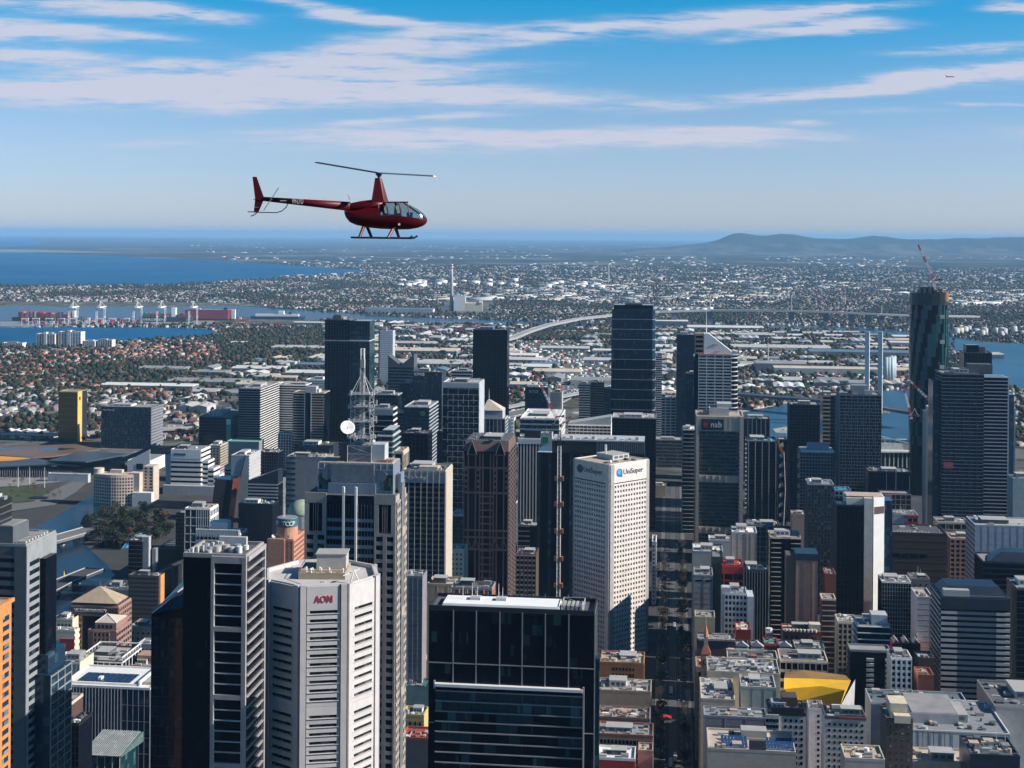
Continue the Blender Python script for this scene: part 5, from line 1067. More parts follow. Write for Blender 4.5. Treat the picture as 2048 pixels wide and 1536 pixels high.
b = bl('brick_panel_block', 'low block of red brick panels between pale ribs', 902, 984, 1178, 800, dp=16, body=c.brick, f=g(5, 60, 0, .06, None, c.beige, po=.3), n=3, top=c.droof, cap=c.grey)
for i in range(6): b.pc('pale_rib', 'f', i * b.w / 5 - .25, i * b.w / 5 + .25, b.h - 14, b.h, 0, .5, c.beige)
b = bl('gabled_church', 'pink gabled building with a small cream spire, left of the wide black glass block', 806, 856, 1340, 860, dp=24, body=c.pink, n=0, f=p(4, 6, .3, .5), cat='church')
for i in range(2): b.mesh('gable', MB().prism([(1 + i * 7.5, -.5), (7.5 + i * 7.5, -.5), (7.5 + i * 7.5, 18), (1 + i * 7.5, 18)], b.h - .3, b.h + 5, [(4.2 + i * 7.5, -.5), (4.3 + i * 7.5, -.5), (4.3 + i * 7.5, 18), (4.2 + i * 7.5, 18)]), c.pink)
b.mesh('spire', MB().lathe([(1.2, b.h), (1.2, b.h + 5), (.1, b.h + 13)], 8, 7.8, 8), c.cream)
bl('cream_wall_block', 'plain cream block with a green ridged roof, below the pink gables', 806, 857, 1376, 820, dp=18, body=c.cream, n=6, top=c.teal, big=False)
bl('yellow_house', 'small yellow old building with a cornice, below the cream block', 804, 848, 1432, 770, dp=14, body=mat('ochre', (.55, .42, .16), .8), f=p(3, 5, .4, .5), n=5, top=c.grey)
bl('red_roof_house', 'low building with a bright red flat roof left of the black glass block', 803, 857, 1478, 745, dp=17, body=c.dgrey, n=4, top=mat('red_roof', (.38, .06, .045), .7), cap=c.brick, big=False)
# --- behind, centre
b = bl('striped_tower', 'slim tower with white and black vertical stripes', 1036, 1085, 878, 1520, dp=26, body=GK, f=g(3.4, 100, .0, .38, None, c.white, po=.6), n=2, cap=c.white); b.box('plant_room', b.w * .25, b.w * .9, 4, 20, b.h, b.h + 9, c.black); b.pc('header', 'f', 0, b.w, b.h - 5, b.h + .4, .3, .9, c.white)
b = bl('green_sign_block', 'narrow white lift tower with a green sign next to the striped tower', 1082, 1104, 868, 1500, dp=14, body=c.lgrey, n=3, ant=1, seed=3); b.pc('green_sign', 'f', 2, 8, b.h - 9, b.h - 3, 0, .4, mat('sign_green', (.03, .25, .10), .4))
bl('teal_roof_block', 'wide pale teal office block carrying a red and white crane', 1040, 1118, 838, 1700, x2=1130, body=GT, f=g(None, 6, .3, 0, mat('pale_teal', (.28, .38, .39), .5), po=.4), r=g(4, 6, .4, .4, c.white, c.white, GK), cap=c.white, top=c.white, n=5)
b = bl('white_terrace_block', 'low white apartment block with stepped balconies and a slanting roof', 1136, 1222, 850, 1800, dp=30, body=c.white, f=g(5, 4, .4, .1, c.white, c.white, GK, po=1.2), n=2); b.mesh('slanting_roof', MB().prism([(0, 0), (b.w, 0), (b.w, 28), (0, 28)], b.h + 1.2, [b.h + 2, b.h + 12, b.h + 12, b.h + 2]), c.lgrey)
bl('black_slab_tower', 'plain black slab with a pale roof below the banded tower', 1224, 1312, 836, 1680, dp=44, body=GK, f=g(8, 4, .06, .03, c.black, c.black, po=.15), n=10, top=c.pale, cap=c.pale)
bl('striped_slice', 'narrow white banded apartment tower right of the banded tower', 1308, 1324, 712, 2250, dp=24, body=GK, f=g(None, 3.6, .35, 0, c.white, po=.8), n=1)
bl('quay_offices', 'low white offices with dark strip windows by the water', 1300, 1352, 795, 2350, dp=30, body=c.white, f=g(9, 5, .4, .2, c.white, c.white, GK), n=3, cat='office building')
bl('balcony_tower', 'dark tower with pale balcony lines left of the bank tower', 1366, 1393, 860, 1650, dp=32, body=GK, f=g(None, 4.6, .12, 0, c.lgrey, po=1.0), l=g(None, 4.6, .12, 0, c.lgrey, po=1.), n=3, cap=c.lgrey, top=c.white)
bl('dark_tower', 'plain dark tower behind the balcony tower', 1372, 1396, 748, 2020, dp=26, body=GB, f=g(4, 4, .1, .08, c.navy, c.navy, po=.3), l=g(4, 4, .1, .08, c.navy, c.navy), n=2)
bl('dark_slab', 'tall dark blue slab left of the sail-roofed tower', 1353, 1392, 670, 2320, dp=34, body=GB, f=g(4, 3.8, .12, .1, c.navy, c.navy, po=.3), n=2)
# black tower, tall pair and office group
bl('black_monolith', 'plain black monolith tower in the middle distance', 946, 1015, 660, 2050, x2=1019, body=GK, f=g(5, 4, .05, .04, c.black, c.black, po=.12), n=3, cap=c.black)
b = bl('twin_faced_tower', 'tall dark teal tower of two faces under a dark plant storey', 650, 700, 640, 2080, dp=44, body=GK, f=g(4, 3.8, .08, .06, c.navy, c.navy, po=.2), n=3, ant=1)
b.box('teal_face', b.w + .1, b.w + 29, 4, 40, 0, b.h - 1, GT); b.grid((b.w + .1, 4, 0, 29), 4, 3.8, .08, .06, c.navy, c.navy, po=.2, z1=b.h - 1); b.box('sky_gap', -.4, b.w + 29.4, -.5, 40.3, b.h - 31, b.h - 29.5, c.lgrey); b.box('plant_tier', 10, 22, 10, 30, b.h, b.h + 7, c.dgrey)
b.box('podium', -4, b.w + 22, -10, -.6, 0, b.zy(880), GK); [b.box('podium_band', -4.2, b.w + 22.2, -10.4, -10, b.zy(885) - i * 5, b.zy(885) - i * 5 + .6, c.lgrey) for i in range(8)]
HN_ = mat('herring_line', (.40, .44, .46), .5)
b = bl('herringbone_tower', 'dark glass tower with a herringbone net of pale lines', 886, 958, 766, 1530, x2=968, body=G_, f=g(None, 100, 0, 0), cap=c.lgrey, top=c.pale, n=3)
r_ = random.Random(6); b.pc('header', 'f', 0, b.w, b.h - 5, b.h + .3, 0, .8, c.lgrey); b.pc('side_frame', 'r', 0, b.D, 0, b.h, 0, .5, c.lgrey); u = b.w / 7
for j in range(30):
    for i in range(7):
        z = b.h - 6 - j * 6.2
        if z < 8: break
        if (i + j) % 2: b.pc('net_line', 'f', i * u, min(b.w, i * u + u * 2), z - .2, z + .2, 0, .42, HN_)
        else: b.pc('net_line', 'f', i * u + u - .2, i * u + u + .2, max(3, z - 9.5), z, 0, .38, HN_)
b.mesh('window_crane', MB().tube((b.w * .65, 8, b.h), (b.w * .65, 8, b.h + 4), .5).tube((b.w * .65, 8, b.h + 4), (b.w, 6, b.h + 5), .4), c.white)
b = bl('hipped_roof_tower', 'blue glass tower under a pale hipped roof with a spike', 964, 1010, 838, 1620, x2=1016, body=GB, f=g(4.4, 4, .1, .1, c.navy, c.lgrey, po=.3), r=g(4.4, 4, .3, .1, c.lgrey, c.lgrey, po=.4), n=0, cap=c.lgrey)
b.box('attic', 0.5, b.w - 3, 1, b.D * .9, b.h, b.h + 10, c.lgrey); b.mesh('hipped_roof', MB().prism([(0, .5), (b.w - 2.5, .5), (b.w - 2.5, b.D * .9), (0, b.D * .9)], b.h + 10, b.h + 21, [(5, b.D * .35), (8, b.D * .35), (8, b.D * .5), (5, b.D * .5)]), c.beige); b.mesh('spike', MB().tube((6.5, b.D * .42, b.h + 20), (6.5, b.D * .42, b.h + 34), .4, .1), c.white)
bl('white_balcony_block', 'narrow white balcony tower right of the hipped-roof tower', 1016, 1028, 838, 1700, dp=20, body=c.white, f=g(None, 4.2, .5, 0, c.white, po=1.), n=1)
bl('grey_top_offices', 'grey office block with a white colonnaded top floor', 904, 944, 742, 2350, dp=30, body=GK, f=g(None, 5, .4, 0, c.lgrey, po=.5), n=4, cap=c.white)
b = bl('dotted_tower', 'dark office tower dotted with small pale squares under white lettering', 826, 884, 745, 1980, dp=36, body=GB, f=g(5.2, 5, .35, .5, c.navy, c.navy, GL, po=.4, z1=None), n=8, cap=c.navy, top=c.droof); text('KPMG', 6., c.white, b.root, (2, -1.2, b.h - 4.5), (R(90), 0, 0), width=14)
bl('dotted_wing', 'lower dark wing dotted with pale squares left of the lettered tower', 798, 827, 768, 1990, dp=30, body=GB, f=g(5.2, 5, .35, .5, c.navy, c.navy, GL, po=.4), n=3, cap=c.navy)
b = bl('horned_tower', 'banded glass tower with a notched two-horned roof', 776, 828, 733, 2250, dp=30, body=GB, f=g(None, 5, .3, 0, mat('slate_band', (.12, .15, .18), .4), po=.4), n=0); b.mesh('horn', MB().prism([(0, 0), (b.w * .45, 0), (b.w * .45, 28), (0, 28)], b.h, [b.h + 18, b.h + 3, b.h + 3, b.h + 18]).prism([(b.w * .5, 0), (b.w, 0), (b.w, 28), (b.w * .5, 28)], b.h, [b.h + 3, b.h + 20, b.h + 20, b.h + 3]), c.dgrey)
bl('glass_offices', 'low dark glass offices with a white roof edge, right of the mast', 741, 796, 790, 1900, dp=30, body=G_, f=g(4, 4.4, .12, .06, c.navy, c.navy), cap=c.pale, n=5)
bl('green_logo_offices', 'dark office block with a small green ring sign near its top', 808, 858, 815, 1780, x2=876, body=GB, f=g(None, 4.6, .2, 0, c.navy, po=.6), r=g(None, 4.6, .25, 0, c.lgrey, po=.8), n=3, cap=c.lgrey)
b = BLDS[-1]; b.mesh('ring_sign', MB().tube((b.w - 8, -1, b.h - 7), (b.w - 8, -.7, b.h - 7), 2.6, n=16), mat('ring_green', (.10, .5, .22), .4)); b.mesh('ring_centre', MB().tube((b.w - 8, -1.1, b.h - 7), (b.w - 8, -1, b.h - 7), 1.7, n=16), c.navy)
bl('teal_edge_offices', 'teal glass offices with a slanting white edge behind the terraced block', 765, 808, 825, 1800, dp=22, body=GT, f=g(3, 4.4, .05, .1, c.lgrey, c.teal), n=2, cap=c.lgrey)
bl('grey_band_offices', 'grey office block with three dark bands right of the mast foot', 738, 786, 818, 1500, x2=794, body=GK, f=g(None, 6, .14, 0, c.grey, po=.4), r=g(None, 6, .3, 0, c.white, po=.5), n=8, cap=c.lgrey); b = BLDS[-1]; b.pc('header', 'f', 0, b.w, b.h - 6, b.h, .4, .9, c.grey)
b = bl('terraced_glass', 'stepped teal glass terraces with pale edges beside the mast', 755, 785, 872, 1300, x2=800, body=GT, f=g(None, 5, .2, 0, c.lgrey, po=1.), r=g(None, 5, .2, 0, c.lgrey, po=1.), n=2, cap=c.lgrey); b.box('top_terrace', 6, b.w - .5, 4, b.D - 2, b.h, b.h + 5, GT); b.box('top_terrace_roof', 5, b.w, 3, b.D - 1, b.h + 5, b.h + 5.6, c.lgrey)
bl('plain_black_block', 'plain black box with white plant on its roof, right of the mast', 806, 856, 868, 1420, dp=26, body=GK, n=10, top=c.droof, cap=c.black, seed=21, f=g(4, 4, .04, .04, c.black, c.black, po=.1))
bl('navy_sliver', 'narrow ribbed navy tower left of the herringbone tower', 874, 888, 865, 1560, dp=20, body=GB, f=g(2.4, 100, 0, .2, None, c.navy, po=.3), n=1)
bl('beige_frame_block', 'beige framed block with three tall windows behind the buff granite tower', 788, 806, 905, 1050, x2=817, body=c.beige, f=g(5, 8, .25, .25, c.beige, c.beige, GK), r=g(5, 20, .2, .3, c.beige, c.beige, GK), n=1)
# --- left middle distance
b = bl('gold_tower', 'gold clad tower with a bright lit golden side', 117, 155, 784, 2330, x2=174, body=mat('bronze_glass', (.15, .105, .04), .2, .2, streak=.4), f=g(2.6, 9, .02, .12, c.gold, mat('old_gold', (.2, .13, .03), .35, .4), po=.3), n=0, cap=c.gold)
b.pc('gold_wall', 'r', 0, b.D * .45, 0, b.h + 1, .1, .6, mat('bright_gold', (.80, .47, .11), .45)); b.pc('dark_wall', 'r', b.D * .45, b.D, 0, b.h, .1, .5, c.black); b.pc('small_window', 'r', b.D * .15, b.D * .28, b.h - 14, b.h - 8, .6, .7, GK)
b = bl('chequered_hotel', 'dark blue hotel block with a chequer of lit panes and small white lettering', 203, 302, 814, 2270, x2=326, body=GB, f=g(5, 4.6, .28, .22, c.navy, c.navy, glass('chequer_pane', (.012, .03, .05), (.16, .3, .4), .3), po=.4), r=g(4, 4.6, .3, .25, c.grey, c.lgrey, po=.5), n=3, cap=c.navy, cat='hotel'); text('Pan Pacific', 4., c.lgrey, b.root, (2.5, -1., b.h - 6), (R(90), 0, 0), width=20)
NV = mat('slate_roof', (.055, .075, .095), .45, var=.2, scale=.02); BZ = mat('bronze_roof', (.16, .10, .065), .5, var=.3, scale=.02)
cvn = empty('convention_centre', 'convention centre under large slanting slate and bronze roof planes', 'convention centre', at(0, 930, 2050) * Vector((1, 1, 0)), 0)
def flat(name, pts, m, d_, th=2.):
    mb = MB(); o = cvn.location; V = [at(x, y, dd) - o for x, y, dd in pts]; n_ = len(V); mb.v = [tuple(v) for v in V] + [tuple(v - Vector((0, 0, th))) for v in V]
    mb.f = [tuple(range(n_)), tuple(range(2 * n_ - 1, n_ - 1, -1))] + [(i, i + n_, (i + 1) % n_ + n_, (i + 1) % n_) for i in range(n_)]; return mb.obj(name, m, cvn)
flat('bronze_roof', [(-60, 905, 2080), (60, 915, 2080), (105, 912, 2100), (200, 898, 2180), (150, 888, 2270), (-60, 895, 2270)], BZ, 0); flat('orange_eave', [(-60, 908, 2070), (60, 916, 2075), (0, 920, 2060), (-60, 918, 2050)], mat('orange_soffit', (.55, .27, .06), .6), 0)
flat('slate_roof', [(-60, 935, 2000), (95, 928, 2020), (160, 931, 2005), (60, 915, 2085), (-60, 922, 2080)], NV, 0); flat('slate_roof', [(95, 921, 2030), (172, 923, 2000), (256, 907, 2080), (160, 902, 2150)], NV, 0)
w_ = MB(); q = [at(x, 930, dd) for x, dd in ((-60, 1990), (150, 1995), (250, 2070), (150, 2200), (-60, 2200))]; w_.prism([(v.x - cvn.location.x, v.y - cvn.location.y) for v in q], 0, 10.); w_.obj('glazed_wall', GK, cvn)
for i in range(46):
    v = at(-60 + i * 4.6, 930, 1989) - cvn.location; MB().box(v.x, v.y, 0, v.x + .6, v.y + .5, 10.5).obj('facade_fin', c.grey, cvn)
b = bl('white_wedge_hall', 'white hall with a slanting end wall behind the convention centre', 255, 300, 922, 2040, x2=330, body=c.white, n=0, top=c.grey); b.mesh('slanting_wall', MB().prism([(0, -.6), (b.w, -.6), (b.w, .2), (0, .2)], 0, [b.h, b.h + 18, b.h + 18, b.h]), c.white); b.pc('dark_window', 'f', b.w * .4, b.w * .7, b.h * .3, b.h * .8, .7, .9, GK)
b = bl('teal_sign_block', 'dark banded office block with a lit teal corner and white fins', 398, 462, 834, 2180, x2=502, body=GK, f=g(None, 5, .1, 0, c.dgrey, po=.4), r=g(6, 5, .1, .15, c.lgrey, c.lgrey, po=.6), n=4, cap=c.teal); b.pc('teal_corner', 'f', b.w - 7, b.w, 2, b.h - 12, .5, 1., mat('teal_lit', (.12, .3, .25), .4)); b.pc('white_sign', 'f', b.w - 7, b.w, b.h - 11, b.h - 2, .5, 1.2, c.white)
b = bl('curved_band_tower', 'curved dark tower with pale balcony lines and a diagonal shadowed lower block', 477, 520, 778, 2150, x2=558, body=GK, f=g(None, 3.7, .22, 0, c.lgrey, po=.8), r=g(None, 3.7, .3, 0, c.white, po=.8), n=4, cap=c.dgrey)
bl('white_band_tower', 'broad white banded apartment tower behind the tan one', 553, 612, 770, 2260, dp=36, body=GK, f=g(None, 3.8, .42, 0, c.white, po=.9), n=5, cap=c.white, top=c.pale)
bl('white_band_wing', 'taller white banded apartment wing with a rounded top', 612, 652, 760, 2320, dp=30, body=c.lgrey, f=g(None, 3.8, .5, 0, c.white, po=.9), n=2, cap=c.white)
b = bl('tan_striped_tower', 'tan banded tower with a dark vertical core strip', 586, 648, 786, 2030, dp=36, body=GK, f=g(None, 3.8, .4, 0, c.tan, po=.9), n=3, cap=c.tan); b.pc('core_strip', 'f', b.w * .4, b.w * .58, 0, b.h + 1, .95, 1.5, GK); b.pc('core_edge', 'f', b.w * .38, b.w * .4, 0, b.h + 1, .95, 1.6, c.lgrey); b.pc('core_edge', 'f', b.w * .58, b.w * .6, 0, b.h + 1, .95, 1.6, c.lgrey); b.box('roof_house', b.w * .38, b.w * .7, 8, 22, b.h, b.h + 9, c.lgrey)
bl('green_roof_terminal', 'long low station building with pale green roof', 452, 516, 884, 2080, dp=30, body=c.grey, n=0, cap=mat('pale_green', (.22, .40, .32), .6), top=mat('pale_green', (.22, .40, .32), .6), cat='station'); bl('white_lattice_block', 'low white block with a lattice of square windows', 556, 588, 868, 2100, dp=20, body=c.white, f=g(4, 4, .3, .3, c.white, c.white, GK), n=1)
bl('sloping_station', 'low dark station building with a swooping roof in front of the tan tower', 590, 660, 893, 1930, dp=50, body=c.navy, n=2, cap=c.navy, top=c.dgrey, cat='station')
for i, (x0, x1, yt, lab) in enumerate(((73, 110, 668, 'cream twin apartment tower by the cove'), (117, 162, 664, 'white twin apartment tower by the cove'))):
    b = bl('apartment_tower', lab, x0, x1, yt, 4250, dp=30, body=(c.cream, c.white)[i], f=g(9, 4, .35, .35, (c.cream, c.white)[i], c.white, GK, po=1.), n=1, cat='apartment tower', group='twin towers by the cove', cap=c.white); b.box('stair_core', b.w * .4, b.w * .55, -2, 12, 0, b.h + 6, c.white)
for i, (x0, x1, yt) in enumerate(((5, 45, 686), (165, 190, 682), (196, 224, 680))): bl('apartment_block', ['low cream apartment block at the left end of the cove', 'low white apartment block right of the twin towers', 'grey and white apartment block where the cove trees begin'][i], x0, x1, yt, 4200, dp=26, body=c.white, f=g(7, 4, .4, .3, (c.cream, c.white, c.lgrey)[i], c.white, GK, po=.8), n=1, cat='apartment block')
for i, (px, h_, lab) in enumerate(((12, 10, 'row of white saw-roofed workshops left of the gold tower'),)):
    e = bl('workshops', lab, 12, 100, 868, 2420, dp=20, body=c.lgrey, n=0, cat='workshop', f=p(6, 7, .4, .4)); [e.mesh('vault_roof', MB().prism([(k * e.w / 5 + .3, -.4), ((k + 1) * e.w / 5 - .3, -.4), ((k + 1) * e.w / 5 - .3, 19), (k * e.w / 5 + .3, 19)], e.h, [e.h + 8, e.h + 4, e.h + 4, e.h + 8]), c.white) for k in range(5)]

sheet('plaza', [(-100, 1018), (66, 1003), (100, 983), (140, 965), (180, 952), (178, 962), (150, 985), (108, 1010), (-100, 1040)], PAVE, .7); sheet('plaza', [(-100, 948), (150, 944), (180, 950), (140, 962), (60, 970), (-100, 980)], mat('pale_paving', (.22, .21, .2), .9, var=.3, scale=.05), .6)
bl('quay_pavilion', 'long low white pavilion on the quay by the river bend', 95, 176, 948, 1960, dp=9, body=c.lgrey, n=2, top=c.white, big=False, cat='pavilion'); bl('quay_pavilion', 'short dark boat shed on the quay edge', 60, 92, 996, 1830, dp=7, body=c.navy, n=0, top=c.grey, cat='pavilion')
for i, px in enumerate((36, 59, 89)): e = empty('tall_mast', 'tall pale ship mast before the convention centre, ' + ['leftmost', 'middle', 'rightmost'][i] + ' of three', 'mast', gnd(px, 975), 0, 'ship masts'); MB().tube((0, 0, 0), (0, 0, 28), .5, .2, 6).obj('pole', c.white, e); MB().tube((-4, 0, 14), (4, 0, 14), .15).tube((-3, 0, 20), (3, 0, 20), .12).obj('yard', c.tan, e)
# --- right of the street
b = bl('black_ribbed_tower', 'black tower with five thin white vertical lines', 1494, 1555, 884, 1640, dp=40, body=GK, n=9, top=c.teal, cap=c.black, f=g(None, 4, .08, 0, c.black, po=.15))
for i in range(5): b.pc('white_line', 'f', 1.5 + i * b.w * .225, 2.1 + i * b.w * .225, 0, b.h, .15, .7, c.white)
b = bl('zigzag_tower', 'dark tower edged with white zigzag facets and an orange corner', 1556, 1574, 880, 1700, dp=20, body=GK, n=0)
for i in range(9): b.mesh('zigzag_facet', MB().quad((1 + (i % 2) * 2, -.5, b.h - 10 - i * 12), (7, -.5, b.h - 8 - i * 12), (6, -.5, b.h - 2 - i * 12), (2, -.8, b.h - 6 - i * 12)), c.white)
b.mesh('orange_corner', MB().quad((-3, -.4, b.h), (0, -.4, b.h + 3), (7, -.6, b.h - 14), (4, -.6, b.h - 16)), mat('orange_panel', (.7, .22, .05), .5)); b.mesh('white_edge', MB().tube((7, -.6, b.h - 14), (9, -.5, b.h - 60), .4).tube((9, -.5, b.h - 60), (7, -.5, b.h - 110), .4), c.white)
bl('navy_gap_tower', 'navy office block right of the sail-roofed tower', 1478, 1540, 838, 2000, dp=30, body=GB, f=g(6, 4, .12, .2, c.navy, c.grey, po=.5), n=4, cap=c.navy)
b = bl('navy_twin_slab', 'dark navy slab tower at the left of the square-grid tower', 1580, 1640, 810, 1720, dp=34, body=G_, f=g(4.5, 3.8, .15, .1, c.navy, c.navy, po=.4), n=3, cap=c.navy, l=g(4, 3.8, .2, .1, c.navy, c.navy))
b = bl('louvred_tower', 'black tower with buff louvre bands on its left edge', 1646, 1682, 792, 1800, dp=34, body=GK, f=[g(None, 5, .4, 0, c.tan, s1=9, po=.8), g(9, 5, .04, .06, c.grey, c.grey, s0=9, po=.4)], n=2, cap=c.black)
GRD = mat('grid_blue_grey', (.26, .32, .38), .55, streak=.06)
b = bl('square_grid_tower', 'dark glass tower faced with an irregular blue grey square grid', 1680, 1763, 790, 1650, dp=34, body=G_, n=4, cap=c.dgrey, f=g(7.2, 3.9, .14, .05, GRD, GRD, po=.5), l=g(6, 3.9, .14, .05, GRD, GRD))
for j in range(40):
    for i in range(7):
        s = i * b.w / 7 + r_.choice([2.2, 3.4, 4.6]); z = j * 3.9 + .4
        if z < b.h - 4 and len(b.n) and b.n.get('grid_post', 0) < 280: b.pc('grid_post', 'f', s, s + .35, z, z + 3.4, .05, .45, GRD)
b.box('plant_tier', b.w * .3, b.w * .68, 6, 22, b.h, b.h + 11, c.grey); b.box('plant_tier', b.w * .6, b.w * .78, 2, 5, b.h, b.h + 6, c.lgrey)
b = bl('grey_weave_tower', 'grey tower with a woven balcony front under a white roof slab', 1600, 1666, 905, 1560, dp=30, body=G_, n=2, f=g(3.4, 3.8, .16, .16, GRD, GRD, po=.7), l=g(None, 60, .02, 0, GRD)); b.box('roof_slab', 1, b.w + 1.5, -1.5, 30, b.h + 1, b.h + 2.2, c.white); b.box('roof_house', b.w * .25, b.w * .9, 8, 20, b.h + 2.2, b.h + 9, GRD)
bl('lit_window_tower', 'dark apartment tower whose windows show pale blinds', 1616, 1668, 970, 1300, dp=28, body=G_, f=g(3, 3.4, .2, .25, c.dgrey, c.dgrey, GL, po=.4), n=6, cap=c.lgrey, top=c.grey, l=g(3, 3.4, .25, .2, c.dgrey, c.dgrey))
bl('blue_top_block', 'blue grey block with a pool on its roof, right of the blind-windowed tower', 1670, 1702, 982, 1330, dp=20, body=GRD, f=g(4, 4, .35, .3, GRD, GRD, GK), n=3, top=mat('pool_blue', (.03, .3, .42), .3), big=False)
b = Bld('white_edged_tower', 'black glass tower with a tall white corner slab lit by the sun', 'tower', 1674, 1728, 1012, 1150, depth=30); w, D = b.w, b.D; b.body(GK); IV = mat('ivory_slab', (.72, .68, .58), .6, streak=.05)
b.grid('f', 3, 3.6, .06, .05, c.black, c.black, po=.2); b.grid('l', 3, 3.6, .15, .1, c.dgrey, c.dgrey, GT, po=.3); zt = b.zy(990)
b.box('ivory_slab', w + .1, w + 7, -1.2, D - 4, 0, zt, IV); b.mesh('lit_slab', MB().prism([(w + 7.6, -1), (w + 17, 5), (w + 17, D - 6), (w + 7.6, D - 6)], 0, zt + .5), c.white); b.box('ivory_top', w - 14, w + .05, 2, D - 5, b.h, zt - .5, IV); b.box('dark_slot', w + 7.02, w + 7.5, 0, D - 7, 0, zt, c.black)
b.mesh('top_window', MB().quad((w + 8.3, -.8, zt - 13), (w + 16.8, 4.8, zt - 13), (w + 16.8, 4.8, zt - 7), (w + 8.3, -.8, zt - 7)), c.brown); b.box('side_wing', w + 17.1, w + 24, 8, D - 4, 0, b.h + 4, GB); b.box('roof', w - 13.5, w + 16, 4, D - 7, zt + .5, zt + .8, c.tan); b.parapet(c.black)
for i in range(5): b.box('roof_unit', 2 + i * 2.6, 4 + i * 2.6, 3, 10, b.h, b.h + 2.4, [c.white, c.lgrey, c.grey][i % 3])
b = bl('black_screen_block', 'black block with thin pale outline frames on its front', 1737, 1822, 944, 1500, dp=28, body=GK, n=12, seed=8, top=c.grey, cap=c.black)
for s0, s1, z0, z1 in ((1, 19, b.h - 23, b.h - 1), (29.5, 43, b.h - 26, b.h - 3)):
    for q in ((s0, s1, z0, z0 + .3), (s1 - .3, s1, z0 + .3, z1)): b.pc('outline_frame', 'f', q[0], q[1], q[2], q[3], 0, .3, c.lgrey)
b.pc('outline_frame', 'f', 28.5, 28.9, b.h - 40, b.h + 3, 0, .35, c.lgrey)
CORAL = mat('coral_panel', (.62, .20, .15), .7)
b = bl('coral_frame_block', 'block with a coral red wall and open pink frame, partly hidden', 1760, 1822, 988, 1400, dp=18, body=c.navy, f=g(5, 5, .14, .14, c.pink, c.pink, po=.8), n=0); b.pc('coral_wall', 'f', 4.5, 11.5, 0, b.h, .9, 1.4, CORAL)
b = bl('red_rim_block', 'small white block with a red roof rim and aerials', 1776, 1836, 1030, 1330, dp=22, body=c.lgrey, f=[g(4, 4, .3, .2, c.navy, c.grey, GB, s0=18)], n=14, seed=5, ant=5, top=c.grey, big=False); [b.box('red_rim', b.w * .55, b.w + .3, -.6, 2, b.h - i * 6 - 2.4, b.h - i * 6 + .3, c.red) for i in range(2)]
# construction tower, curved
b = Bld('unfinished_tower', 'tall curved glass tower still under construction with diagonal dark stripes', 'tower', 1826, 1872, 572, 1900, depth=40); w, D = 50., 42.; H = b.zy(572)
def oval(f, n=20): return [(w / 2 + w / 2 * f * math.copysign(abs(math.cos(t)) ** .7, math.cos(t)), D / 2 + D / 2 * f * math.copysign(abs(math.sin(t)) ** .7, math.sin(t))) for t in [i * 2 * math.pi / n for i in range(n)]]
STR = mat('stripe_teal', (.02, .085, .10), .2, var=.3); STK = GK
b.mesh('core_glazing', MB().prism(oval(.985), 0, H - 16), GK)
N = 56; nl = 40
for j in reversed(range(nl)):
    z0, z1 = 4 + j * (H - 26) / nl, 4 + (j + 1) * (H - 26) / nl; f = .965 + .05 * math.sin(j / nl * 2.6); O = oval(f, N)
    for i in range(N):
        (x0, y0), (x1, y1) = O[i], O[(i + 1) % N]
        if (y0 > D * .6 and y1 > D * .6): continue
        side_ = x0 > w * .72; lower = j < nl * .52
        dark = ((i + (nl - j) * .42) % 5.2 < 2.3) if not lower else ((i + j // 3 * 2) * 7 + j // 4) % 9 < 4 or j < 10
        if side_: dark = (i + (nl - j) * .12) % 2.4 < 1.2 or lower
        m_ = c.tan if nl * .52 <= j < nl * .57 and side_ else (STK if dark else STR)
        L_ = math.hypot(x1 - x0, y1 - y0); b.pc('facade_panel', (x0, y0, math.atan2(y1 - y0, x1 - x0), L_), .04, L_ - .04, z0 + .08, z1 - .08, 0, .5, m_)
b.mesh('safety_screen', MB().prism(oval(1.01), H - 22, H - 6), c.black); b.mesh('open_floor', MB().prism([(x * .4 + 30, y * .5 + 2) for x, y in oval(.9)], H - 17, H - 4), c.rust)
for k in range(5): b.box('site_hoist', w * .72, w * .84, -1.4, -.2, H - 40 - k * 34, H - 35 - k * 34, c.cream)
b.box('lift_core', 12, 30, 14, 30, H - 6, H + 2, c.black); [b.box('site_shed', 8 + i * 7, 12 + i * 7, 8, 14, H - 6, H - 1 + i % 3, c.dgrey) for i in range(5)]
unf = b
bl('pale_slab_tower', 'slim pale grey slab tower left of the big terraced tower', 1852, 1878, 826, 1600, dp=22, body=mat('mauve_grey', (.40, .40, .44), .7, streak=.05), n=2); b = BLDS[-1]; b.pc('window_strip', 'f', b.w * .78, b.w * .86, 6, b.h - 6, 0, .12, GK); b.box('lower_wing', b.w * .5, b.w + 6, -4, -.5, 0, b.h * .14, c.lgrey); b.box('upper_slab', b.w * .2, b.w + 4, 3, 18, b.h, b.h + 7, c.white)
b = bl('terraced_tower', 'broad navy apartment tower of stepped bays with pale balcony lines', 1884, 1968, 748, 1520, dp=40, body=G_, f=g(7, 3.9, .12, .06, GRD, c.navy, po=.6), n=3, cap=c.navy, l=g(6, 3.9, .12, .06, GRD, c.navy))
w, H = b.w, b.h; b.box('right_bay', w + .2, w + 26, 4, 40, 0, H - 3, GK); b.grid((w + .2, 4, 0, 25.8), None, 3.9, .25, 0, mat('silver_balcony', (.40, .41, .45), .5), po=1.2, z1=H - 3); b.box('bay_edge', w + 25.9, w + 27, 3, 38, 0, H - 3, c.lgrey); b.box('plant_tier', w * .7, w + 12, 14, 30, H, H + 10, c.dgrey); b.box('far_bay', w + 27.1, w + 34, 10, 40, 0, H - 22, GB); b.box('left_bay', -8, -.8, 8, 36, 0, H - 8, GB)
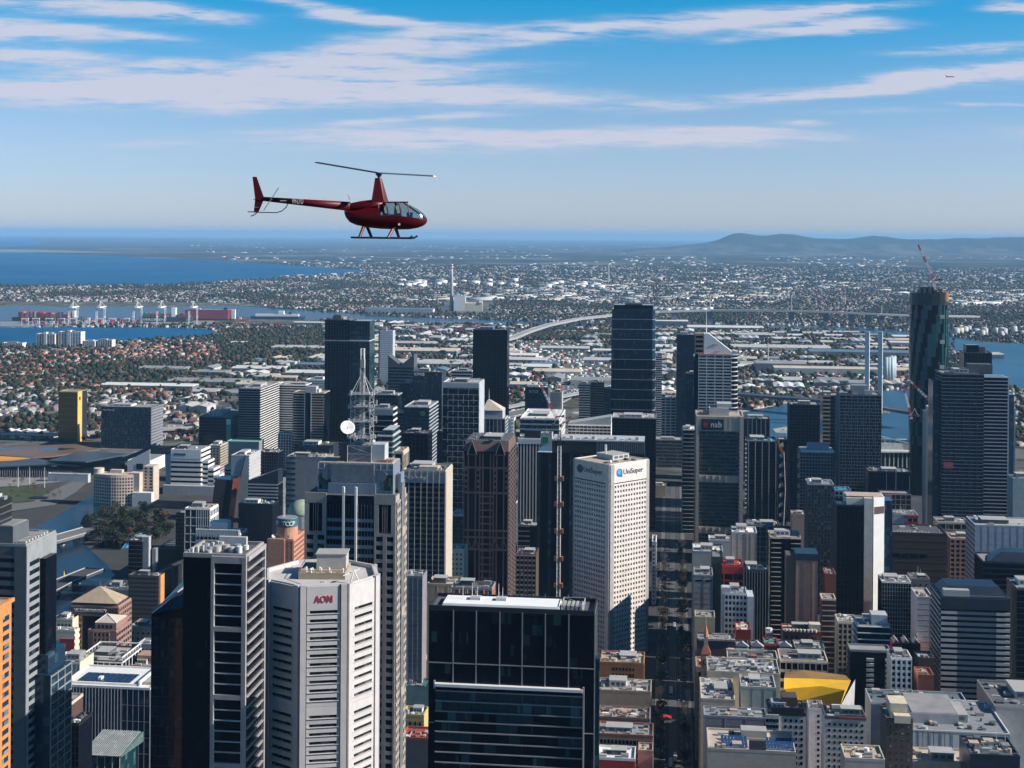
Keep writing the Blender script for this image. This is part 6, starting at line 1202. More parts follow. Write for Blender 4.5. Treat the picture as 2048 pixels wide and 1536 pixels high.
b.pc('pink_scaffold', 'f', b.w * .05, b.w * .28, b.zy(930), b.zy(918), .7, 1., mat('scaffold_pink', (.42, .12, .15), .8))
bl('dark_crown_tower', 'black tower with a stepped crown behind the terraced tower', 1928, 1984, 706, 1960, dp=34, body=GK, f=g(5, 4, .08, .08, c.black, c.black, po=.2), n=0); b = BLDS[-1]; b.box('crown', b.w * .1, b.w * .55, 4, 24, b.h, b.zy(684), GK); b.box('crown_wing', b.w * .56, b.w * .8, 8, 24, b.h, b.h + 8, c.brown)
bl('white_end_tower', 'slim white tower at the right of the terraced tower', 2016, 2031, 818, 1600, dp=24, body=c.white, f=g(3, 4, .3, .3, c.lgrey, c.lgrey, po=.2), n=1); bl('teal_slab', 'pale teal slab at the right picture edge', 2026, 2090, 958, 1450, dp=24, body=mat('pale_teal_wall', (.36, .44, .44), .6, streak=.05), n=2)
b = bl('brown_blank_block', 'large blank brown block with five sunken slots', 1764, 1894, 1066, 1200, dp=36, body=mat('umber_wall', (.075, .052, .045), .7, streak=.12), top=c.dgrey, cap=c.brown, n=9, seed=14, big=False, f=g(None, 6, .03, 0, c.brown, po=.12))
for i in range(5): b.pc('slot', 'f', 1 + i * 7.6, 7.4 + i * 7.6, b.h - 20, b.h - 17, .0, .16, GK)
for i in range(14): b.box('roof_lantern', 5 + i * 2.6, 6.4 + i * 2.6, 2.4, 3.4, b.h + .2, b.h + 1.2, c.white)
bl('buff_grid_block', 'buff office block with a square window grid right of the blank brown block', 1900, 1942, 1078, 1230, dp=26, body=c.tan, f=g(4, 4, .4, .35, c.pink, c.pink, GK), n=3, top=c.tan, l=g(4, 4, .4, .3, c.pink, c.pink, GK)); bl('buff_open_block', 'low buff block with open top floors, between brown and white blocks', 1876, 1938, 1046, 1330, dp=26, body=c.tan, f=g(8, 6, .25, .12, c.tan, c.tan, GK), n=2)
bl('white_blank_block', 'large blank pale grey block at the right picture edge', 1950, 2110, 1052, 1150, dp=36, body=mat('lilac_panel', (.42, .43, .50), .6, streak=.04), n=6, top=c.pale, cap=c.lgrey, f=g(6, 5, .015, .015, c.grey, c.grey, po=.06), l=g(None, 4, .3, 0, c.navy)); b = bl('dark_wedge_block', 'low dark banded block with an angular roof before the pale block', 1966, 2120, 1125, 1040, dp=30, body=GK, f=g(None, 4, .25, 0, c.navy, po=.4), n=0, cap=c.navy); b.mesh('angular_roof', MB().prism([(4, 2), (b.w - 6, 2), (b.w - 4, 26), (8, 26)], b.h, b.h + 7, [(14, 6), (b.w - 20, 6), (b.w - 16, 22), (18, 22)]), c.navy)
# striped office block
b = bl('barred_block', 'blue grey office block with bold pale horizontal bars', 1882, 2020, 1196, 950, dp=36, body=GK, n=3, seed=3, top=c.navy, cap=c.navy, l=g(None, 3.75, .5, 0, c.grey, po=.8)); w, H = b.w, b.h; LB = mat('bar_grey', (.46, .46, .45), .6); LM = mat('bar_slate', (.10, .14, .18), .5)
b.pc('header', 'f', 0, w, H - 7, H + .5, 0, 1., c.navy)
for i in range(22):
    z = H - 10.4 - i * 3.75
    if z < 0: break
    b.pc('bar', 'f', 0, w * .235, z, z + 1.9, 0, .9, LB); b.pc('bar', 'f', w * .235, w * .8, z, z + 1.9, 0, .85, LM); b.pc('bar', 'f', w * .8, w, z, z + 1.9, 0, .9, LB)
b.mesh('plant_roof', MB().prism([(1, 2), (w - 1, 2), (w - 1, 34), (1, 34)], H + .2, H + 7, [(6, 8), (w - 6, 8), (w - 6, 28), (6, 28)]), c.navy); b.box('roof_house', 2, w * .42, 1, 7, H + .2, H + 5.4, c.pale)
bl('ivory_slab_block', 'narrow lilac white slab with a curved side left of the barred block', 1834, 1866, 1196, 1010, dp=26, body=mat('lilac_white', (.58, .57, .62), .7), n=3, top=c.tan, f=g(8, 4, .02, .03, c.lgrey, c.lgrey, po=.08)); bl('wire_grid_block', 'office block behind a pale wire grid with white plant on top', 1764, 1822, 1165, 1080, dp=22, body=GK, f=g(2., 3.2, .08, .14, c.lgrey, c.lgrey, po=.5), n=8, cap=c.white, top=c.white, seed=2); bl('grey_mast_block', 'narrow grey block with an aerial beside the wire grid block', 1823, 1860, 1160, 1120, dp=20, body=c.grey, f=p(4, 4, .25, .4), n=5, ant=3, seed=9)
b = bl('white_slab_offices', 'dark offices with white floor slabs over a lower black block', 1716, 1780, 1252, 960, dp=24, body=GK, f=g(None, 4.4, .14, 0, c.white, po=1.), l=g(None, 4.4, .14, 0, c.white, po=1.), n=2, cap=c.grey, top=c.grey); b.box('roof_house', b.w * .45, b.w * .95, 4, 16, b.h, b.h + 7, c.lgrey)
b = bl('black_balcony_block', 'black block with grey balcony stacks below the white floor slabs', 1700, 1782, 1302, 930, dp=14, body=GK, f=g(None, 90, 0, 0), n=0, cap=c.grey, l=g(None, 4, .1, 0, c.dgrey))
for i in range(9):
    for s0, s1 in ((b.w * .4, b.w * .58), (b.w * .86, b.w)): b.pc('balcony', 'f', s0, s1, b.h - 6 - i * 3.4, b.h - 4.2 - i * 3.4, 0, 1.4, c.lgrey)
bl('old_ivory_block', 'old ivory stone block with a decorated top', 1676, 1714, 1246, 1000, dp=20, body=c.cream, f=g(3.4, 4, .35, .35, c.cream, c.cream, GW), n=7, top=c.pale, big=False); bl('white_grid_house', 'small white block with square windows below the black balcony block', 1782, 1824, 1318, 900, dp=18, body=c.white, f=g(3.2, 3.8, .4, .4, c.white, c.white, GK), n=5, top=c.tan)
for i in range(3):
    b = bl('gabled_terrace', ['red gabled terrace house, leftmost of three', 'grey blue gabled terrace house, middle of three', 'brown gabled terrace house, rightmost of three'][i], 1784 + i * 20, 1801 + i * 20, 1290, 1000 + i * .5, dp=14, body=(c.red, c.navy, c.brick)[i], f=p(2.6, 4, .4, .5), n=0, group='gabled terrace houses', cat='house'); b.mesh('gable_roof', MB().prism([(0, 0), (b.w, 0), (b.w, 13), (0, 13)], b.h, b.h + 4, [(b.w / 2 - .05, 0), (b.w / 2 + .05, 0), (b.w / 2 + .05, 13), (b.w / 2 - .05, 13)]), c.lgrey)
bl('rust_roof_house', 'low house with a rust red roof left of the barred block', 1836, 1868, 1352, 900, dp=16, body=c.brick, n=2, top=c.rust, big=False); bl('brick_box', 'low dark brick box left of the barred block', 1836, 1868, 1318, 940, dp=16, body=c.brown, n=2, top=c.lgrey)
bl('dark_edge_tower', 'black block at the right picture edge beside the barred block', 2034, 2120, 1180, 960, dp=30, body=GK, f=g(None, 4, .15, 0, c.navy, po=.5), n=3)
# yellow faceted roof
YE = mat('yellow_panel', (.80, .46, .02), .5, var=.12); YB = mat('bronze_panel', (.30, .17, .05), .5, var=.2)
b = Bld('faceted_hall', 'hall with a bright yellow faceted roof', 'hall', 1570, 1690, 1412, 880, depth=30); w = b.w; z0 = b.zy(1414)
def P3(px, py, back): u, v = uv(px, py); q = Vector((u * (880 + back), 880 + back, CAMH - v * (880 + back))) - b.P; return Matrix.Rotation(-b.rot, 3, 'Z') @ q
K = {k: P3(*v) for k, v in dict(a=(1568, 1356, 14), b=(1568, 1378, 0), c=(1690, 1380, -2), d=(1680, 1412, 2), e=(1590, 1404, 4), f=(1702, 1361, 12), g=(1604, 1340, 34), h=(1690, 1350, 30), i=(1622, 1357, 14), j=(1640, 1372, 5), k=(1570, 1345, 30)).items()}
def fac(m, *ks): mb = MB(); mb.quad(*[K[q] for q in ks]); b.mesh('roof_facet', mb, m)
for ks in (('b', 'e', 'd', 'c', 'j'), ('b', 'j', 'i', 'a'), ('c', 'd', 'f'), ('j', 'c', 'f', 'i')): fac(YE, *ks)
for ks in (('a', 'i', 'g', 'k'), ('i', 'f', 'h', 'g')): fac(YB, *ks)
b.mesh('wall', MB().prism([(2, 6), (w - 4, 6), (w - 4, 30), (2, 30)], 0, z0 - .5), c.dgrey)
b.mesh('lattice_side', MB().quad(K['d'] + Vector((2, 0, -16)), K['d'] + Vector((9, 6, -16)), K['f'] + Vector((3, 3, 0)), K['d'] + Vector((.3, 0, 0))), c.lgrey)
# hotel with a curved front, white slab hotel
HW = mat('hotel_white', (.62, .585, .55), .75, streak=.05)
b = bl('corner_hotel', 'pale apartment hotel of angled bays with small square windows and a black roof deck', 1536, 1612, 1428, 770, dp=22, body=HW, n=10, seed=7, cap=c.black, top=c.black, f=[p(3.2, 3.25, .45, .5, GK, z0=0, s0=8)], l=p(3, 3.25, .6, .5, GK), r=p(2.6, 3.25, .4, .5, GK), ant=4)
for i in range(4): b.mesh('angled_bay', MB().prism([(-1.2 + i * 1.8, -.9), (.5 + i * 1.8, -.9), (.5 + i * 1.8, .1), (-1.2 + i * 1.8, .1)], 0, b.h), HW); [b.box('window', -1.1 + i * 1.8, .4 + i * 1.8, -1., -.6, b.h - 4 - k * 3.25, b.h - 2.3 - k * 3.25, GK) for k in range(12)]
b.box('black_wall', 2, b.w - 1, -.3, 1, b.h - .5, b.h + 4, c.black); b.box('upper_house', b.w * .4, b.w * .8, 8, 18, b.h, b.h + 7, c.brown)
b = bl('white_slab_hotel', 'white slab hotel with paired square windows and a thin red roof sign', 1650, 1733, 1436, 725, dp=18, body=HW, n=5, cap=c.dgrey, top=c.black, f=p(2.7, 3.1, .42, .42, GK, z0=0), cat='hotel'); b.pc('red_sign', 'f', b.w * .35, b.w, b.h + .2, b.h + 1, .2, .5, c.red)
bl('hotel_link', 'narrow lilac end wall between the two hotels', 1618, 1648, 1420, 790, dp=14, body=mat('lilac_wall', (.5, .48, .5), .75), n=4, top=c.grey, f=p(4, 3.2, .3, .45, GK, s0=3)); bl('speckled_tower', 'dark brown block dotted with small square windows', 1772, 1826, 1440, 680, dp=18, body=mat('speckled_brown', (.085, .07, .062), .9, var=.6, scale=1.2), n=0, top=c.beige, f=p(2.6, 3.2, .3, .3, GL, z0=0)); b = BLDS[-1]; b.box('roof_house', b.w * .2, b.w * .85, 4, 16, b.h, b.h + 7, c.cream); b.box('roof_house', b.w * .3, b.w * .9, -1, 3.6, b.h - 1, b.h + 2.6, c.cream)
b = bl('department_store', 'large low white department store with grey roof levels and curved black ribs', 1816, 2020, 1462, 800, dp=56, body=c.white, n=14, seed=11, top=c.grey, f=g(6, 40, .01, .01, c.lgrey, c.lgrey, po=.06), l=g(8, 40, .01, .02, c.lgrey, c.lgrey)); w, H = b.w, b.h
b.box('upper_level', 4, w * .55, 14, 50, H, H + 6, c.lgrey); b.box('upper_roof', 4.5, w * .55 - .5, 14.5, 49.5, H + 6, H + 6.3, c.roof); b.box('glazed_strip', -8, -1, 0, 30, 0, H - 3, GT)
text('MYER', 2.6, c.grey, b.root, (w * .86, -.6, H - 5.4), (R(90), 0, 0), width=6.4); b.pc('dark_opening', 'f', 6, 14, H - 18, H - 11, 0, .3, GK)
for i in range(7): b.mesh('curved_rib', MB().tube((5 + i * 3, .5, H + .6), (5 + i * 3, -1.4, H - 1), .18, n=4).tube((5 + i * 3, -1.4, H - 1), (5 + i * 3, -1.4, H - 14), .18, n=4), c.black)
bl('store_roof_block', 'flat blue grey roofed block behind the department store', 1742, 1940, 1408, 850, dp=26, body=c.lgrey, n=12, seed=17, top=mat('blue_grey_roof', (.12, .16, .19), .7), f=g(8, 30, .02, .02, c.grey, c.grey), big=False); bl('side_store', 'long low grey block running away at the right edge', 1990, 2120, 1416, 830, dp=50, body=c.grey, n=8, seed=5, top=c.droof); bl('planted_court', 'low dark roof with steel frames at the lower right', 1940, 2040, 1512, 690, dp=26, body=c.navy, n=14, seed=23, top=c.dgrey, big=False, ant=2); bl('stone_base_block', 'pale stone block with small round windows at the lower edge', 1812, 1950, 1525, 715, dp=20, body=c.beige, n=4, f=p(3.4, 5, .2, .2, GK), top=c.beige); bl('gravel_roof_block', 'grey concrete block with a stepped parapet at the bottom edge', 1690, 1770, 1520, 655, dp=18, body=c.beige, n=7, top=c.tan, big=False)
# big grey block with solar panels
b = bl('solar_roof_block', 'plain grey beige block with rows of blue solar panels on its roof', 1416, 1592, 1500, 720, dp=30, body=mat('stone_render', (.50, .45, .39), .85, streak=.05), n=6, seed=31, top=c.beige, big=False); w, H = b.w, b.h; SOL = mat('solar_panel_blue', (.03, .07, .17), .25); b.box('centre_wall', w * .47, w * .66, 0, 3, H - .2, H + 6, b.root.children[0].data.materials[0]); b.box('back_house', w * .4, w * .7, 20, 28, H, H + 4, c.pale)
for i in range(8):
    for j in range(3):
        for x0 in (7, w * .68): b.mesh('solar_panel', MB().quad((x0 + i * 1.7, 4 + j * 5, H + .5), (x0 + 1.5 + i * 1.7, 4 + j * 5, H + .5), (x0 + 1.5 + i * 1.7, 7.4 + j * 5, H + 2), (x0 + i * 1.7, 7.4 + j * 5, H + 2)), SOL)
bl('white_store', 'rambling cream flat-roofed store along the street', 1402, 1470, 1400, 840, dp=40, body=c.cream, n=10, seed=41, top=c.pale, l=g(5, 5, .5, .3, c.cream, c.cream, GW)); bl('white_store_tall', 'blank pale green grey wall block beside the cream store', 1482, 1552, 1376, 845, dp=24, body=mat('sage_wall', (.47, .50, .45), .8, streak=.05), n=8, seed=43, top=c.pale, f=g(6, 30, .01, .02, c.lgrey, c.lgrey, po=.05)); bl('lilac_tennis_roof', 'low lilac grey wall block with white line joints', 1408, 1534, 1434, 800, dp=16, body=mat('lilac_grey', (.30, .30, .37), .8), n=7, seed=44, top=c.grey, big=False, f=g(11, 4, .02, .01, c.lgrey, c.lgrey, po=.05))
bl('plant_roof_store', 'low store with many silver ducts on its roof', 1415, 1560, 1345, 880, dp=30, body=c.beige, n=34, seed=45, top=c.pale, big=False); bl('arch_roof_store', 'purple grey ridged roof block in front of the terraces', 1560, 1656, 1322, 930, dp=24, body=c.cream, n=5, seed=46, top=mat('purple_slate', (.16, .13, .15), .8), f=g(4, 6, .3, .15, c.cream, c.cream, GK)); bl('carpark_block', 'cream parking block with dark openings and a red brick stair', 1455, 1556, 1318, 930, dp=20, body=c.cream, n=8, seed=47, top=c.dgrey, big=False, f=g(8, 4, .4, .06, c.cream, c.cream, GK, s1=16)); b = BLDS[-1]; b.box('brick_stair', b.w * .46, b.w * .58, -1, 4, 0, b.h + 3, c.brick)
# clock tower post office
PO = mat('post_office_stone', (.46, .36, .28), .8, streak=.1); e = at(1412, 1340, 925)
b = Bld('clock_tower', 'old stone clock tower with a steep pointed roof', 'clock tower', 1404, 1420, 1308, 925, depth=5.4); H = b.h; w = b.w; b.body(PO); b.grid('f', None, 6, .1, .25, PO, PO, nx=1, po=.4, z1=H - 5)
for f_ in ('f', 'l', 'r'): b.pc('clock_stage', f_, .2, b.L(f_) - .2, H - 9, H - 1, 0, .5, c.tan)
b.mesh('clock_face', MB().tube((w / 2, -.8, H - 5), (w / 2, -.5, H - 5), 2., n=20), c.dgrey); b.mesh('clock_ring', MB().tube((w / 2, -.9, H - 5), (w / 2, -.8, H - 5), 1.2, n=16), c.white); b.mesh('clock_hand', MB().tube((w / 2, -.95, H - 5), (w / 2, -.95, H - 3.6), .1).tube((w / 2, -.95, H - 5), (w / 2 + 1, -.95, H - 5.4), .1), c.black)
b.mesh('spire_roof', MB().prism([(-.6, -.6), (w + .6, -.6), (w + .6, 6), (-.6, 6)], H, H + 5, [(1.2, 1.2), (w - 1.2, 1.2), (w - 1.2, 4.2), (1.2, 4.2)]), c.brick); b.mesh('belfry', MB().prism([(1.3, 1.3), (w - 1.3, 1.3), (w - 1.3, 4.1), (1.3, 4.1)], H + 5, H + 11), PO); b.mesh('spire', MB().lathe([(1.9, H + 11), (.1, H + 19)], 8, w / 2, 2.7), mat('copper_orange', (.5, .22, .1), .6)); b.mesh('flagpole', MB().tube((w / 2, 2.7, H + 18.5), (w / 2, 2.7, H + 26), .1, .05), c.white)
bl('post_office', 'old stone post office with green and red roofs around the clock tower', 1392, 1458, 1336, 935, dp=22, body=PO, n=3, top=c.rust, f=p(3.4, 5, .4, .5), l=p(3.4, 5, .4, .5)); b = bl('purple_long_block', 'long dark purple wall under a strip of buff canopies', 1394, 1470, 1280, 985, dp=16, body=mat('purple_wall', (.11, .085, .11), .8), n=4, top=c.grey, seed=51, big=False); [b.box('canopy_panel', 1 + i * 3.2, 3.8 + i * 3.2, -.6, 1, b.h, b.h + 1.4, c.beige) for i in range(8)]
b = bl('red_brick_house', 'low red brick block with a pale flat roof', 1472, 1502, 1262, 1010, dp=20, body=c.red, n=3, top=c.cream, seed=52, big=False)
for i, (x0, lab) in enumerate(((1472, 'white pedimented shopfront, leftmost'), (1502, 'white pedimented shopfront in the middle'), (1558, 'white pedimented shopfront, rightmost with columns'))):
    b = bl('pediment_shop', lab + ' in the terrace row', x0, x0 + 26, 1296, 960, dp=16, body=c.dgrey, f=g(1.8, 6, .12, .35, c.white, c.white, po=.5), n=1, group='pedimented shops', cat='shop'); b.mesh('pediment', MB().prism([(0, -.6), (b.w, -.6), (b.w, 3), (0, 3)], b.h + 1.2, b.h + 4.4, [(b.w / 2 - .1, -.6), (b.w / 2 + .1, -.6), (b.w / 2 + .1, 3), (b.w / 2 - .1, 3)]), c.lgrey)
bl('red_shop', 'red ribbed shop between the pedimented shopfronts', 1528, 1556, 1290, 965, dp=16, body=c.red, f=g(1.6, 30, .02, .2, c.brick, c.brick, po=.5), n=2, top=mat('jade_roof', (.04, .35, .26), .5), cat='shop'); b = bl('white_arch_house', 'small white building with a round arched top', 1532, 1546, 1268, 1010, dp=10, body=c.lgrey, n=0, f=p(3, 5, .3, .5)); b.mesh('arch', MB().prism([(b.w / 2 + b.w / 2 * math.cos(t), b.w / 2 * math.sin(t) * .9 + 5) for t in [i * math.pi / 5 for i in range(10)]], b.h, b.h + 3), c.white)
b = bl('scalloped_house', 'cream building with a scalloped parapet over red brick', 1566, 1642, 1264, 1000, dp=18, body=c.brick, n=2, top=c.cream, f=p(3.4, 4.4, .35, .5, GL), seed=54); [b.drum('scallop', 2 + i * 2.6, .2, b.h + .6, b.h + 2.4, 1., c.cream, 10) for i in range(9)]; b.box('end_house', b.w - 8, b.w - .2, .5, 8, b.h, b.h + 6, c.cream)
bl('green_balcony_row', 'low grey green shop row with balcony rails', 1590, 1650, 1298, 955, dp=18, body=c.grey, f=g(4, 4, .2, .1, mat('sage_green', (.30, .36, .32), .7), c.lgrey, GK), n=4, top=c.pale, cat='shop')
# mid blocks around the red one
b = bl('grey_panel_block', 'grey beige blank block scored into square panels', 1388, 1426, 1152, 1100, dp=26, body=mat('mushroom', (.36, .33, .31), .8, streak=.06), n=2, top=c.grey, f=g(8, 4.4, .02, .02, c.dgrey, c.dgrey, po=.08), l=g(None, 4, .2, 0, c.lgrey)); b.pc('dark_slot', 'f', 1, 6, b.h - 4, b.h - 2.8, 0, .15, GK); b.pc('dark_slot', 'f', 9, 14, b.h - 4, b.h - 2.8, 0, .15, GK)
bl('dark_green_slab', 'tall dark green blank slab', 1424, 1446, 1116, 1130, dp=24, body=mat('bottle_green', (.045, .065, .06), .7), n=2, top=c.grey); b = bl('red_top_block', 'dark block with a bright red top and red posts', 1444, 1486, 1132, 1120, dp=22, body=GK, n=2, cap=c.red, top=c.red, seed=61); b.pc('red_header', 'f', 0, b.w, b.h - 6, b.h + .2, 0, .8, c.red); b.pc('red_beam', 'f', 0, b.w, b.h - 12, b.h - 10.6, 0, .8, c.red); [b.pc('red_post', 'f', s, s + 1, 0, b.h - 6, 0, .9, c.red) for s in (1, b.w * .5)]
b = bl('white_deco_block', 'white old office block with rows of small dark windows and a stepped corner', 1444, 1494, 1188, 1050, x2=None, dp=22, body=mat('blue_white', (.52, .55, .60), .7), f=g(2.6, 4.2, .42, .32, mat('blue_white', (.52, .55, .60), .7), mat('blue_white', (.52, .55, .60), .7), GK, s0=2, s1=None), n=6, top=c.grey); b.box('corner_step', 0, 6, 0, 8, b.h, b.h + 5, MATS['blue_white']); b.box('end_wall', b.w + .2, b.w + 5, -1, 20, 0, b.h - 1, MATS['blue_white'])
bl('fluted_block', 'dark block with pale vertical flutes under a deep grey top', 1488, 1537, 1142, 1110, dp=22, body=GK, f=g(2.2, 100, .0, .16, None, c.lgrey, po=.6), n=3, cap=c.navy, top=c.navy); bl('ladder_block', 'black tower with a column of short white slabs', 1540, 1602, 1076, 1150, dp=26, body=GK, f=[g(None, 3.9, .12, 0, c.beige, s0=1, s1=9, po=.9), g(None, 3.9, .1, 0, c.beige, s0=17, po=.9)], n=4, top=c.tan, cap=c.beige, seed=62)
b = bl('salmon_tower', 'salmon pink tower with one darker vertical stripe and a dark hat', 1592, 1636, 1120, 1060, dp=24, body=mat('salmon', (.44, .255, .195), .75, streak=.05), n=0, cap=c.navy, top=c.navy, f=g(4, 3.3, .012, .006, c.pink, c.pink, po=.06)); b.pc('stripe', 'f', b.w * .35, b.w * .65, 0, b.h, .08, .2, mat('salmon_dark', (.27, .155, .125), .75)); b.box('round_side', -7, -.2, 2, 18, 0, b.h + 3, mat('olive_brown', (.11, .085, .065), .7)); b.box('dark_hat', -.4, b.w + .3, -.4, 20, b.h + .3, b.h + 5, c.navy)
b = bl('cream_blank_tower', 'blank cream tower with a grey central groove', 1464, 1514, 1066, 1210, dp=24, body=mat('cream_panel', (.60, .54, .48), .8, streak=.04), n=2, top=c.white, f=g(6, 4, .012, .008, c.beige, c.beige, po=.06), cap=c.white); b.pc('groove', 'f', b.w * .5, b.w * .58, 0, b.h, .05, .12, c.grey)
bl('white_vault_block', 'low white block with a curved roof screen beside the street', 1386, 1446, 1104, 1190, dp=30, body=c.lgrey, n=6, top=c.white, seed=63, l=g(4, 4, .4, .3, c.lgrey, c.lgrey, GW)); bl('white_back_block', 'plain white block behind the curved roof screen', 1418, 1464, 1082, 1260, dp=20, body=c.white, n=3, top=c.pale); bl('glass_podium', 'grey glass podium between the bank tower and the ladder block', 1494, 1560, 1052, 1420, dp=30, body=GT, n=8, f=g(6, 5, .06, .05, c.lgrey, c.lgrey), top=c.grey, seed=64); bl('rose_slab', 'plain rose pink slab left of the blind-windowed tower', 1584, 1614, 1030, 1400, dp=20, body=mat('rose', (.52, .36, .32), .8), n=1); bl('brick_lane_block', 'narrow red brick block beside the white-edged tower', 1650, 1672, 1150, 1120, dp=20, body=c.brick, n=5, seed=65); bl('cream_lane_block', 'narrow brown block with a cream cornice beside the white-edged tower', 1644, 1672, 1200, 1060, dp=16, body=c.brown, cap=c.cream, n=2, f=g(None, 4, .2, 0, c.tan)); bl('ochre_block', 'plain cream yellow block with a stepped top by the street', 1390, 1430, 1236, 1020, dp=18, body=mat('cream_yellow', (.60, .46, .27), .8, streak=.04), n=3, big=False, seed=66)
# left side of the street, below the white corner tower
bl('orange_office', 'orange brick office block with small dark windows', 1200, 1288, 1326, 960, dp=26, body=mat('orange_brick', (.46, .20, .09), .85, streak=.08), f=p(2.4, 4, .4, .5, GK, s0=8, s1=24), n=10, top=c.tan, seed=71, r=p(3, 4, .4, .5, GK)); bl('tan_wall_block', 'tan blank wall block below the orange brick offices', 1194, 1302, 1382, 890, dp=24, body=c.tan, n=10, top=c.pale, seed=72, big=True); bl('brown_duct_block', 'brown roof block covered with white pipes', 1196, 1300, 1436, 840, dp=20, body=mat('dun', (.25, .19, .17), .8), n=14, top=c.pink, seed=73, big=False); bl('window_row_block', 'grey pink block with two rows of dark windows and a red cornice', 1196, 1306, 1470, 790, dp=20, body=c.pink, f=p(2.1, 3.6, .55, .6, GK), cap=c.rust, n=5, top=c.grey, seed=74); bl('white_roof_shop', 'low shop with a white roof and two silver boxes', 1194, 1270, 1518, 745, dp=18, body=c.red, n=3, top=c.white, cap=c.white, seed=75, cat='shop'); bl('corner_shop', 'small pink corner shop at the foot of the street', 1276, 1306, 1504, 755, dp=12, body=c.pink, n=2, top=c.tan, cat='shop', seed=76); bl('brown_old_block', 'ornate old brown block right of the gabled tower', 1032, 1072, 1110, 1130, dp=24, body=c.brown, f=g(3, 4, .35, .35, c.tan, c.brown, GK), n=8, seed=77); bl('beige_lane_block', 'beige block in the gap between ribbed and gabled towers', 900, 928, 1100, 1180, dp=20, body=c.cream, f=p(3.6, 4, .4, .4), n=3, seed=78); bl('teal_lane_block', 'teal curtain-wall block in the gap between ribbed and gabled towers', 902, 928, 1032, 1350, dp=24, body=GT, n=4, f=g(2, 4, .06, .06, c.teal, c.teal), cap=c.white, top=c.white, seed=79); bl('low_white_gap', 'low white roofs between the gabled tower and the hoist tower', 1030, 1076, 1010, 1600, dp=40, body=c.white, n=8, top=c.pale, seed=80); bl('dark_gap_block', 'dark block with grey side in the gap right of the gabled tower', 1036, 1076, 1052, 1420, dp=20, body=GK, n=3, f=g(None, 5, .15, 0, c.grey, s1=12), seed=81)
bl('ato_block', 'dark office block with pale lettering near the crane tip', 1050, 1096, 775, 2250, dp=30, body=GB, f=g(None, 4.5, .08, 0, c.navy), n=3, cap=c.navy, top=c.lgrey); b = BLDS[-1]; text('ATO', 6, mat('pale_blue_sign', (.25, .4, .6), .5), b.root, (6, -.8, b.h - 8.5), (R(90), 0, 0), width=15)
for i, (x0, x1, yt) in enumerate(((1100, 1124, 785), (1158, 1180, 768), (1180, 1208, 765), (1208, 1224, 778), (1108, 1120, 790))): bl('docklands_tower', ['pale banded apartment tower right of the crane boom', 'grey green apartment tower, left of a close pair', 'dark green curved apartment tower, right of a close pair', 'narrow blue glass tower close to the banded tower', 'slim navy tower beside the crane boom'][i], x0, x1, yt, 2200 + 20 * i, dp=22, body=(c.lgrey, GT, GK, GB, GB)[i], f=g(None, 4, .3, 0, (c.tan, c.lgrey, c.dgrey, c.navy, c.navy)[i], po=.6), n=2, cat='apartment tower')
for i, (x0, x1, yt, m1, m2) in enumerate(((757, 775, 658, GB, c.grey), (760, 786, 662, c.lgrey, c.white))): bl('quay_tower', ['dark apartment tower behind, among the port sheds', 'white banded apartment tower among the port sheds'][i], x0, x1, yt, 3300 - i * 60, dp=26, body=m1, f=g(None, 4.4, .4, 0, m2, po=.6), n=1, cat='apartment tower')

bl('street_end_offices', 'dark low offices closing the far end of the main street', 1312, 1364, 880, 2120, dp=30, body=GK, f=g(5, 5, .3, .2, c.grey, c.dgrey, GL, po=.4), n=6, top=c.pale, cap=c.grey)
b = bl('wave_roof_station', 'station with a pale humped roof across the end of the main street', 1300, 1390, 990, 1930, dp=50, body=c.navy, n=0, top=c.beige, cap=c.tan, cat='station')
for i in range(6): b.mesh('roof_hump', MB().prism([(i * b.w / 6 + b.w / 12 + b.w / 12.5 * math.cos(t), 24 + 22 * math.sin(t)) for t in [k * math.pi / 6 for k in range(12)]], b.h, b.h + 3.4, [(i * b.w / 6 + b.w / 12 + b.w / 30 * math.cos(t), 24 + 12 * math.sin(t)) for t in [k * math.pi / 6 for k in range(12)]]), c.beige)
bl('beige_end_wall', 'plain beige end wall at the far left of the main street', 1302, 1332, 972, 1880, dp=20, body=c.tan, n=2, top=c.beige); bl('white_street_block', 'narrow white block with dark windows against the white corner tower', 1304, 1312, 1085, 1330, dp=30, body=c.white, f=p(2, 4, .6, .5), r=g(4, 4, .5, .3, c.white, c.white, GK), n=1)
